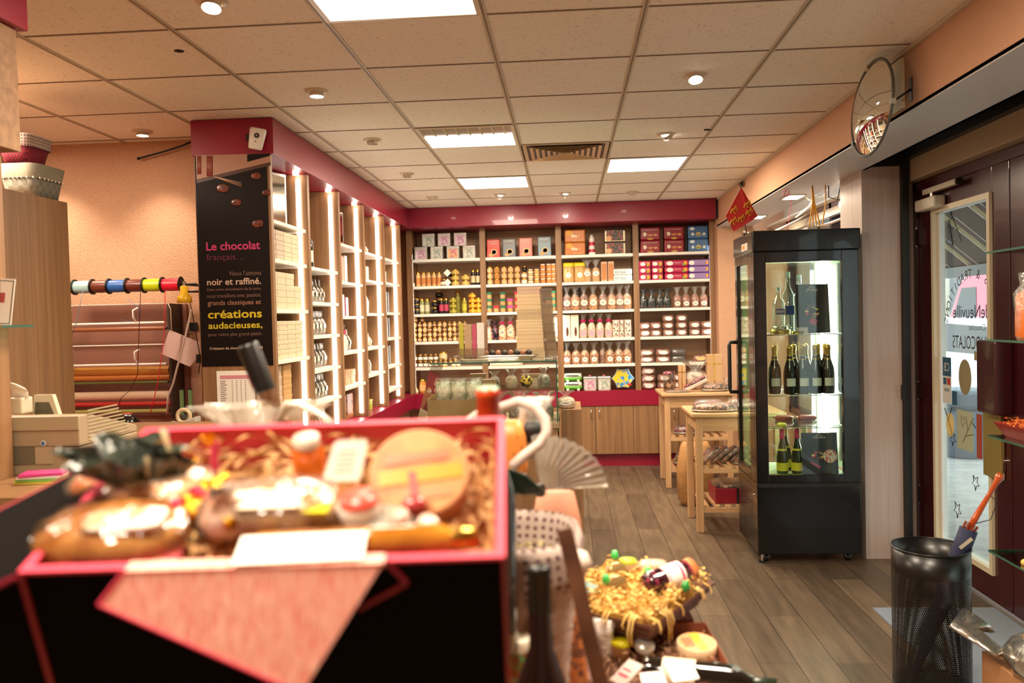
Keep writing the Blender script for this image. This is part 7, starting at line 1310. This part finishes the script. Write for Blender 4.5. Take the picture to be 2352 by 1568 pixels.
t = intray('glass_jar', 'small silver lidded glass jar right of the yellow lidded jar', 'jar', 1480, 1485, .95, .2, .5); MB().lathe([(.016, -.025), (.018, -.02), (.018, 0)], ms('6a4a34', .08, coat=.8), n=20).build('glass_body', t); MB().lathe([(.0185, -.001), (.0185, .007), (0, .008)], ms('c8c4bc', .15, metal=.8), n=22).build('lid', t)
t = intray('clear_gift_bag', 'clear crinkled bag of sweets left of the yellow lidded jar', 'bag', 1385, 1500, .93); MB().loft([(-.04, .022, .016), (.0, .026, .02), (.04, .02, .016), (.065, .024, .010, .2)], M('clear_white_wrap', 'b8a898', .15, col2='ece4dc', scale=50, bump=.9, coat=.6), 20, 2.6, .07, k=6).build('bag', t)
t = intray('small_card', 'small pink and white card at the bottom edge between tags', 'card', 1500, 1562, .96, .2, .5); MB().box((-.02, -.015, 0), (.02, .015, .0015), ms('e8d0c8')).build('card', t); MB().box((.0, -.006, .0016), (.012, .006, .0019), ms('c83848')).build('print', t)

# ------------------------------------------------------------ left side: cabinets, counter, till, packing corner
cb_ = thing('tall_oak_cabinet', 'tall oak cabinet side at far left with baskets on top', 'cabinet', (-1.577, .5, 0)); MB().box((-.6, -.42, 0), (0, .38, 2.19), OAK).build('body', cb_, .002)
uc = thing('oak_wall_cabinet', 'upper oak cabinet at the top left corner under a red strip', 'cabinet', (-.81, -1.0, 0)); MB().box((-.7, -.5, 2.12), (.0, .38, 2.50), OAKX).build('body', uc, .002); MB().box((-.7, -.5, 2.501), (.025, .40, H-.005), RED).build('red_crown', uc)
lc = thing('oak_side_panel', 'narrow oak upright at the extreme left edge', 'panel', (-.876, -.9, 0)); MB().box((-.5, -.4, 0), (0, .28, 2.119), OAK).build('panel', lc, .002)
q = at(128, 448, 'z', 2.19)
lb_ = thing('linen_lined_box', 'grey checked linen lined storage box on the tall cabinet', 'box', (-1.665, .745, 2.1905)); LNN = M('grey_check_linen', '6c685c', .8, col2='7c786c', kind='check', scale=40)
MB().loft([(0, .075, .10), (.10, .09, .12)], LNN, 24, 7).build('body', lb_); MB().loft([(.085, .092, .122), (.15, .105, .135), (.152, .095, .125), (.08, .08, .11)], M('grey_linen', '888270', .85), 28, 6, .01, caps=(0, 0)).build('cloth_rim', lb_)
m_ = MB()
for k in range(30): a = 2*PI*k/30; c_, s_ = math.cos(a), math.sin(a); q_ = (abs(c_)**6+abs(s_)**6)**(-1/6); m_.lathe([(0, -.006), (.006, 0), (0, .006)], ms('e0d4c4'), c=(.097*q_*c_, .127*q_*s_, .085), n=6)
m_.build('lace_trim', lb_)
rc = thing('crochet_basket', 'deep red woven basket with dotted white rim on the linen box', 'basket', (-1.69, .73, 2.345)); RW = M('red_woven', '4a0414', .75, col2='900c2c', kind='check', scale=130, bump=.8)
MB().loft([(0, .06, .075), (.10, .085, .10)], RW, 26, 5, .006).build('woven_body', rc); MB().loft([(.08, .087, .102), (.135, .092, .108, .01), (.14, .08, .098), (.08, .07, .09)], DOT, 36, 5, .006, caps=(0, 0), k=8).build('dotted_rim', rc)
gsx = thing('glass_wall_shelf', 'small glass shelf with a greenish edge at the left border', 'shelf', (-1.00, -.3, 1.50)); sq = at(58, 752, 'y', -.64); 
MB().box((0, -.45, at(30, 752, 'y', -.66).z-1.50), (sq.x+1.00, -.3, at(30, 752, 'y', -.66).z-1.50+.008), GL('shelf_glass', 'd4e8dc')).box((sq.x+1.00, -.45, at(30, 752, 'y', -.66).z-1.50), (sq.x+1.001, -.3, at(30, 752, 'y', -.66).z-1.492), GLEDGE).build('glass', gsx)
sh = thing('framed_leaflet', 'cream leaflet with dark border standing on the left glass shelf', 'leaflet', (at(6, 748, 'y', -.66).x, -.66, at(30, 752, 'y', -.66).z+.009)); MB().box((-.06, -.002, 0), (.028, 0, .145), PAPER).build('sheet', sh, rot=(-.1, .08, 0)); MB().box((-.055, -.003, .004), (.024, -.002, .006), BLKM).box((.022, -.003, .004), (.024, -.002, .139), BLKM).box((-.055, -.003, .137), (.024, -.002, .139), BLKM).box((-.02, -.004, .07), (.0, -.002, .10), ms('b05050')).build('print', sh, rot=(-.1, .08, 0))
# counter
CZ = 1.10
co = thing('sales_counter', 'oak sales counter on the left carrying the till', 'counter', (-1.0, -.2, 0)); MB().box((-.42, -.415, CZ-.04), (.50, 1.0, CZ), OAKX).box((.13, -.75, CZ-.04), (.50, -.415, CZ), OAKX).build('worktop', co); MB().box((-.40, -.41, 0), (.45, .95, CZ-.041), OAK).build('body', co)
TL = M('till_beige', 'a08c70', .45); TLD = M('till_dark', '6a604c', .5)
pl_, pr_ = at(28, 955, 'y', -.6), at(180, 955, 'y', -.6); dpt = .36
tl = thing('cash_register', 'beige cash register seen from behind on the counter', 'cash register', (pr_.x, -.6, CZ+.0005)); hT = pr_.z-CZ; w_ = .56
MB().box((-w_, .0, .0), (0, dpt, .088), TL).prism([(0.0, .09), (dpt, .09), (dpt, hT-.075), (.06, hT-.0), (0, hT)], -w_, 0, TL, 'yz').build('housing', tl, .003)
MB().box((-w_, -.006, hT-.045), (0.003, .0, hT), M('till_lip', 'a89878', .4)).build('top_lip', tl, .002); m_ = MB(); m_.box((-.42, -.004, .035), (-.15, -.0005, .09), TLD).box((-.145, -.004, .035), (-.09, -.0005, .09), M('rating_plate', 'a89478', .6)).build('socket_panel', tl); MB().cyl((-.24, -.015, .065), (-.24, 0, .065), .009, BLKM).tube([(-.24, -.012, .065), (-.28, -.013, .04), (-.32, -.013, .012), (-.37, -.013, .006)], .005, BLKM, 8).build('power_cable', tl)
m_ = MB(); m_.cyl((-.115, -.0085, hT-.085+.0), (-.115, -.006, hT-.085), .009, ms('d8d8d0')).cyl((-.115, -.0095, hT-.085), (-.115, -.0085, hT-.085), .0065, ms('3a6a90')).build('round_badge', tl)
for k in range(8): pass
m_ = MB()
for k in range(9): m_.box((.0003, .05, .10+k*.012), (.0018, dpt-.05-.01*k, .104+k*.012), M('till_lip', 'c0b090'))
m_.build('side_louvres', tl)
sd = at(95, 930, 'y', -.45); ds = thing('till_screen', 'grey tilted screen standing on the cash register', 'screen', (sd.x-.0, -.42, CZ+hT-.03)); MB().prism([(-.05, 0), (.045, 0), (.02, .085), (-.045, .085)], 0, .02, M('screen_frame', 'c4b89c', .4)).prism([(-.045, .01), (.028, .01), (.008, .06), (-.04, .06)], -.002, 0, M('screen_dark', '54503e', .3)).build('panel', ds); MB().box((-.02, .02, -.02), (.02, .05, .0), TLD).build('foot', ds)
pq = at(45, 925, 'y', -.5); pr = thing('till_printer', 'white receipt printer with a curled paper on the cash register', 'printer', (pq.x, -.5, CZ+hT-.002)); MB().box((-.04, 0, 0), (.008, .06, .055), ms('c8bca4', .4)).build('body', pr, .006); MB().tube([(-.01, .02, .05), (-.01, .02, .072), (-.006, .01, .088), (.0, -.004, .095)], .028, PAPER, 12, flat=.12).build('paper', pr)
for i, (c, nm, z_) in enumerate((('d8c850', 'yellow', 0), ('78b850', 'green', .008), ('d8d0cc', 'white', .016), ('c83c80', 'pink', .024))):
    q_ = at(80, 1105, 'y', -.72); o = thing('leaflet_pad', f'{nm} leaflet pad in the small pile in front of the till', 'leaflet', (q_.x+.03+.004*i, -.72, CZ+.0008+z_), group=None); MB().box((-.07, -.04, 0), (.05, .04, .007), ms(c)).build('pad', o, rot=(0, 0, .1*i))
# packing table
PT = .98
pk = thing('packing_table', 'packing table with red top in the pink corner', 'table', (-1.75, 1.45, 0)); MB().box((-.6, -.35, PT-.03), (.58, .40, PT), ms('a02840', .4)).build('top', pk); 
for x in (-.55, .5):
    for y in (-.3, .33): MB().box((x, y, 0), (x+.05, y+.05, PT-.03), OAK).build('leg', pk)
q_ = at(292, 960, 'y', 1.3); o = thing('foil_bag', 'shiny black and pink foil bag on the packing table', 'bag', (q_.x, 1.3, PT+.0005)); MB().loft([(0, .06, .04), (.04, .07, .05), (.09, .055, .04), (.11, .03, .02)], M('black_pink_foil', '0e0a0c', .12, coat=1, bump=.9, bscale=20), 20, 2.6, .06).build('bag', o); MB().loft([(-.0, .055, .042), (.028, .066, .052)], ms('c81868', .25), 20, 2.6, .05, c=(0, -.002, .0)).build('pink_base', o); MB().loft([(.106, .03, .02), (.113, .025, .015)], ms('d84830', .3), 12, 3).build('label', o)
q_ = at(418, 950, 'y', 1.2); o = thing('tape_dispenser', 'white tape dispenser with a roll of clear tape on the packing table', 'tape dispenser', (q_.x, 1.22, PT+.0005)); MB().prism([(-.07, 0), (.08, 0), (.08, .10), (-.03, .055), (-.07, .075)], -.035, .035, ms('c8bcb4', .3)).build('body', o, .006)
m_ = MB(); m_.X = Matrix.Translation((0, 0, .10)) @ Matrix.Rotation(PI/2, 4, 'X'); m_.tube([(.035*math.cos(k*PI/14), .035*math.sin(k*PI/14), 0) for k in range(28)], .011, ms('d8c098', .3), 8, True); m_.build('tape_roll', o)
q_ = at(345, 968, 'y', 1.1); o = thing('ribbon_ball', 'beige crumpled ribbon ball on the packing table', 'ribbon', (q_.x, 1.12, PT+.0005)); MB().lathe([(0, 0), (.03, .01), (.04, .035), (.03, .06), (0, .07)], ms('c89c84', .6), n=18).build('ball', o)
o = thing('scissors_pot', 'small pot with green handled scissors at the edge of the packing table', 'pot', (at(425, 900, 'y', 1.5).x, 1.5, PT+.0005)); MB().lathe([(.03, 0), (.035, .08), (.032, .08), (.028, .005)], ms('3a3428', .4), n=20, caps=False).lathe([(0, .001), (.03, .001)], ms('3a3428'), n=20).build('pot', o)
for x in (-.02, .03): MB().box((x-.01, -.006, .06), (x+.01, .006, .22), ms('6a8a58', .4)).cb((x, 0, .222), (.022, .014, .006), BLKM).build('handle', o)
# roll rack on the alcove wall
RX0, RX1 = -2.20, -1.50; ry = 1.72
def rz_(py): return at(385, py, 'y', ry).z
rk = thing('wrapping_paper_rack', 'wall rack with white cutter bars for wrapping paper rolls', 'rack', (-1.85, 1.8, 1.3)); ro = Vector((-1.85, 1.8, 1.3))
m_ = MB(); m_.X = Matrix.Translation(-ro); m_.box((RX0, 1.855, rz_(960)), (RX1+.06, 1.875, rz_(697)), M('rack_board', '8a5a48', .7)); m_.build('back_board', rk)
for py in (697, 740, 790, 835): m_ = MB(); m_.X = Matrix.Translation(-ro); m_.cyl((RX0, 1.70, rz_(py)), (RX1, 1.70, rz_(py)), .008 if py in (740, 835) else .004, ms('e8d8cc', .3), 10); m_.build('cutter_bar', rk)
for x in (-2.09, -1.68):
    for py in (738, 833): m_ = MB(); m_.X = Matrix.Translation(-ro); z_ = rz_(py); m_.tube([(x, 1.70, z_), (x-.005, 1.68, z_+.03), (x, 1.67, z_+.07), (x+.02, 1.69, z_+.085)], .006, ms('e8d8cc', .3), 8); m_.build('hook', rk)
for x in (RX0-.01, RX1+.02): m_ = MB(); m_.X = Matrix.Translation(-ro); m_.box((x, 1.69, rz_(960)), (x+.012, 1.855, rz_(697)), ms('3a2c24', .5)); m_.build('side_plate', rk)
for py, r, c, nm in ((753, .012, '9a5a38', 'thin brown'), (850, .026, 'd89a48', 'gold'), (866, .018, 'c87838', 'copper orange'), (877, .008, '6a7038', 'thin olive'), (908, .026, 'e8c8a8', 'cream white'), (927, .014, 'd04038', 'red'), (943, .012, 'b8b868', 'pale green')):
    o = thing('paper_roll', f'{nm} wrapping paper roll on the packing corner rack', 'paper roll', (-1.85, 1.76 if r > .013 else 1.73, rz_(py))); MB().cyl((-.34, 0, 0), (.34, 0, 0), r, ms(c, .3), 20).build('paper', o); MB().cyl((-.345, 0, 0), (.35, 0, 0), max(r*.5, .005), BLKM, 10).build('core', o)
# spools on a rod
rzz = at(300, 656, 'y', 1.60).z; xa = [at(px, 656, 'y', 1.60).x for px in (140, 172, 213, 251, 293, 332, 374, 417)]
rd = thing('spool_rod', 'black horizontal rod carrying the ribbon spools', 'rod', (-1.7, 1.6, rzz)); MB().cyl((xa[0]+1.68, 0, 0), (at(452, 656, 'y', 1.6).x+1.7, 0, 0), .006, BLKM).cyl((xa[-1]+1.72, 0, 0), (xa[-1]+1.72, .26, 0), .008, BLKM).build('rod', rd)
for i, (c, nm) in enumerate((('d02840', 'red left end'), ('a8c8c8', 'pale blue'), ('6a3020', 'brown'), ('3060a8', 'blue'), ('6a2c1c', 'second brown'), ('c8d418', 'lime yellow'), ('e02038', 'bright red right end'))):
    a, b_ = xa[i], xa[i+1]; o = thing('ribbon_spool', f'{nm} ribbon spool on the black rod', 'ribbon spool', ((a+b_)/2, 1.6, rzz), group='ribbon spools'); w_ = (b_-a)/2-.001
    m_ = MB(); m_.X = Matrix.Rotation(PI/2, 4, 'Y'); m_.lathe([(.035, -w_+.003), (.037, 0), (.035, w_-.003)], ms(c, .35), n=24, caps=False); m_.build('ribbon', o)
    for s_ in (-1, 1): MB().cyl((s_*w_-(.003 if s_ > 0 else 0), 0, 0), (s_*w_+(.003 if s_ < 0 else 0), 0, 0), .046, BLKM, 24).build('flange', o)
def hang(label, pts, c, r=.006, flat=.3, yy=1.55):
    P_ = [at(px, py, 'y', yy) for px, py in pts]; o = thing('hanging_ribbon', label, 'ribbon', P_[-1]); MB().tube([p-P_[-1] for p in P_], r, ms(c, .4), 8, flat=flat).build('strand', o)
hang('thin brown ribbon hanging from the second brown spool', ((323, 668), (321, 720), (318, 800), (316, 860), (300, 895), (277, 915), (273, 935), (276, 950)), '4a1c18', .004)
hang('bright red ribbon hanging from the right end spool', ((379, 668), (378, 740), (374, 800), (362, 880), (350, 930), (345, 950)), 'e01c38', .0045); hang('pale blue ribbon curl hanging from the pale blue spool', ((190, 670), (184, 700), (176, 740), (165, 770)), '88a8b8', .0035); hang('blue ribbon curl in the middle of the rack', ((290, 685), (318, 705), (320, 725), (300, 738), (276, 734)), '5080a8', .0035)
hang('wide cream ribbon hanging down beside the clipped papers', ((440, 710), (422, 790), (408, 840), (398, 880), (386, 910), (384, 950)), 'e0c8b8', .014, .12, 1.50); hang('narrow white ribbon hanging at the right end of the rack', ((386, 696), (392, 710), (394, 760)), 'd8c0ac', .006)
q_ = at(424, 690, 'y', 1.5); yl = thing('yellow_desk_lamp', 'small yellow cone lamp beside the ribbon spools', 'lamp', q_); YL_ = ms('d8a818', .3, coat=.4)
MB().lathe([(.012, .085), (.022, .08), (.024, .035), (.04, .02), (.042, -.012), (.038, -.012)], YL_, n=24).build('lamp_shade', yl); MB().cyl((0, 0, .085), (0, 0, .11), .010, STEEL).tube([(.02, 0, .05), (.06, .02, .05), (.10, .30, .05)], .006, BLKM, 8).build('arm', yl); MB().tube([(.03, .0, -.0), (.04, .02, -.12), (.055, .04, -.28), (.06, .05, -.33), (.04, .06, -.42)], .0025, BLKM, 6).cb((.05, .045, -.335), (.022, .02, .05), BLKM).build('power_cable', yl)
for i, (pts, lb) in enumerate((([(389, 757), (416, 768), (411, 830), (370, 812)], 'left clipped sheet with printed lines hanging beside the rack'), ([(416, 768), (458, 786), (452, 822), (436, 842), (412, 832)], 'right clipped pinkish sheet hanging below the yellow lamp'))):
    P_ = [at(px, py, 'y', 1.56+.01*i) for px, py in pts]; o = thing('clipped_paper', lb, 'paper', P_[0]); m_ = MB(); m_.add([p-P_[0] for p in P_]+[p-P_[0]+Vector((0, .002, 0)) for p in P_], [tuple(range(len(P_))), tuple(range(2*len(P_)-1, len(P_)-1, -1))], ms('d8b8b0', .6)); m_.build('sheet', o); MB().cyl((0, .0, -.0), (.01, .12, 0), .003, BLKM, 6).build('clip', o)
wb = thing('wall_socket', 'dark socket plate on the pink wall under the lamp', 'socket', at(445, 750, 'y', 1.87)); MB().cb((0, 0, 0), (.05, .012, .05), BLKM).build('plate', wb)
wc = thing('wall_cable', 'black cable running from the pink wall up to the dark fascia', 'cable', at(318, 364, 'y', 1.84)); p0 = at(318, 364, 'y', 1.84); MB().tube([at(px, py, 'y', 1.84)-p0 for px, py in ((318, 364), (340, 358), (380, 347), (420, 334), (447, 322))], .006, BLKM, 8).lathe([(0, -.012), (.012, 0), (0, .012)], BLKM).build('cable', wc)
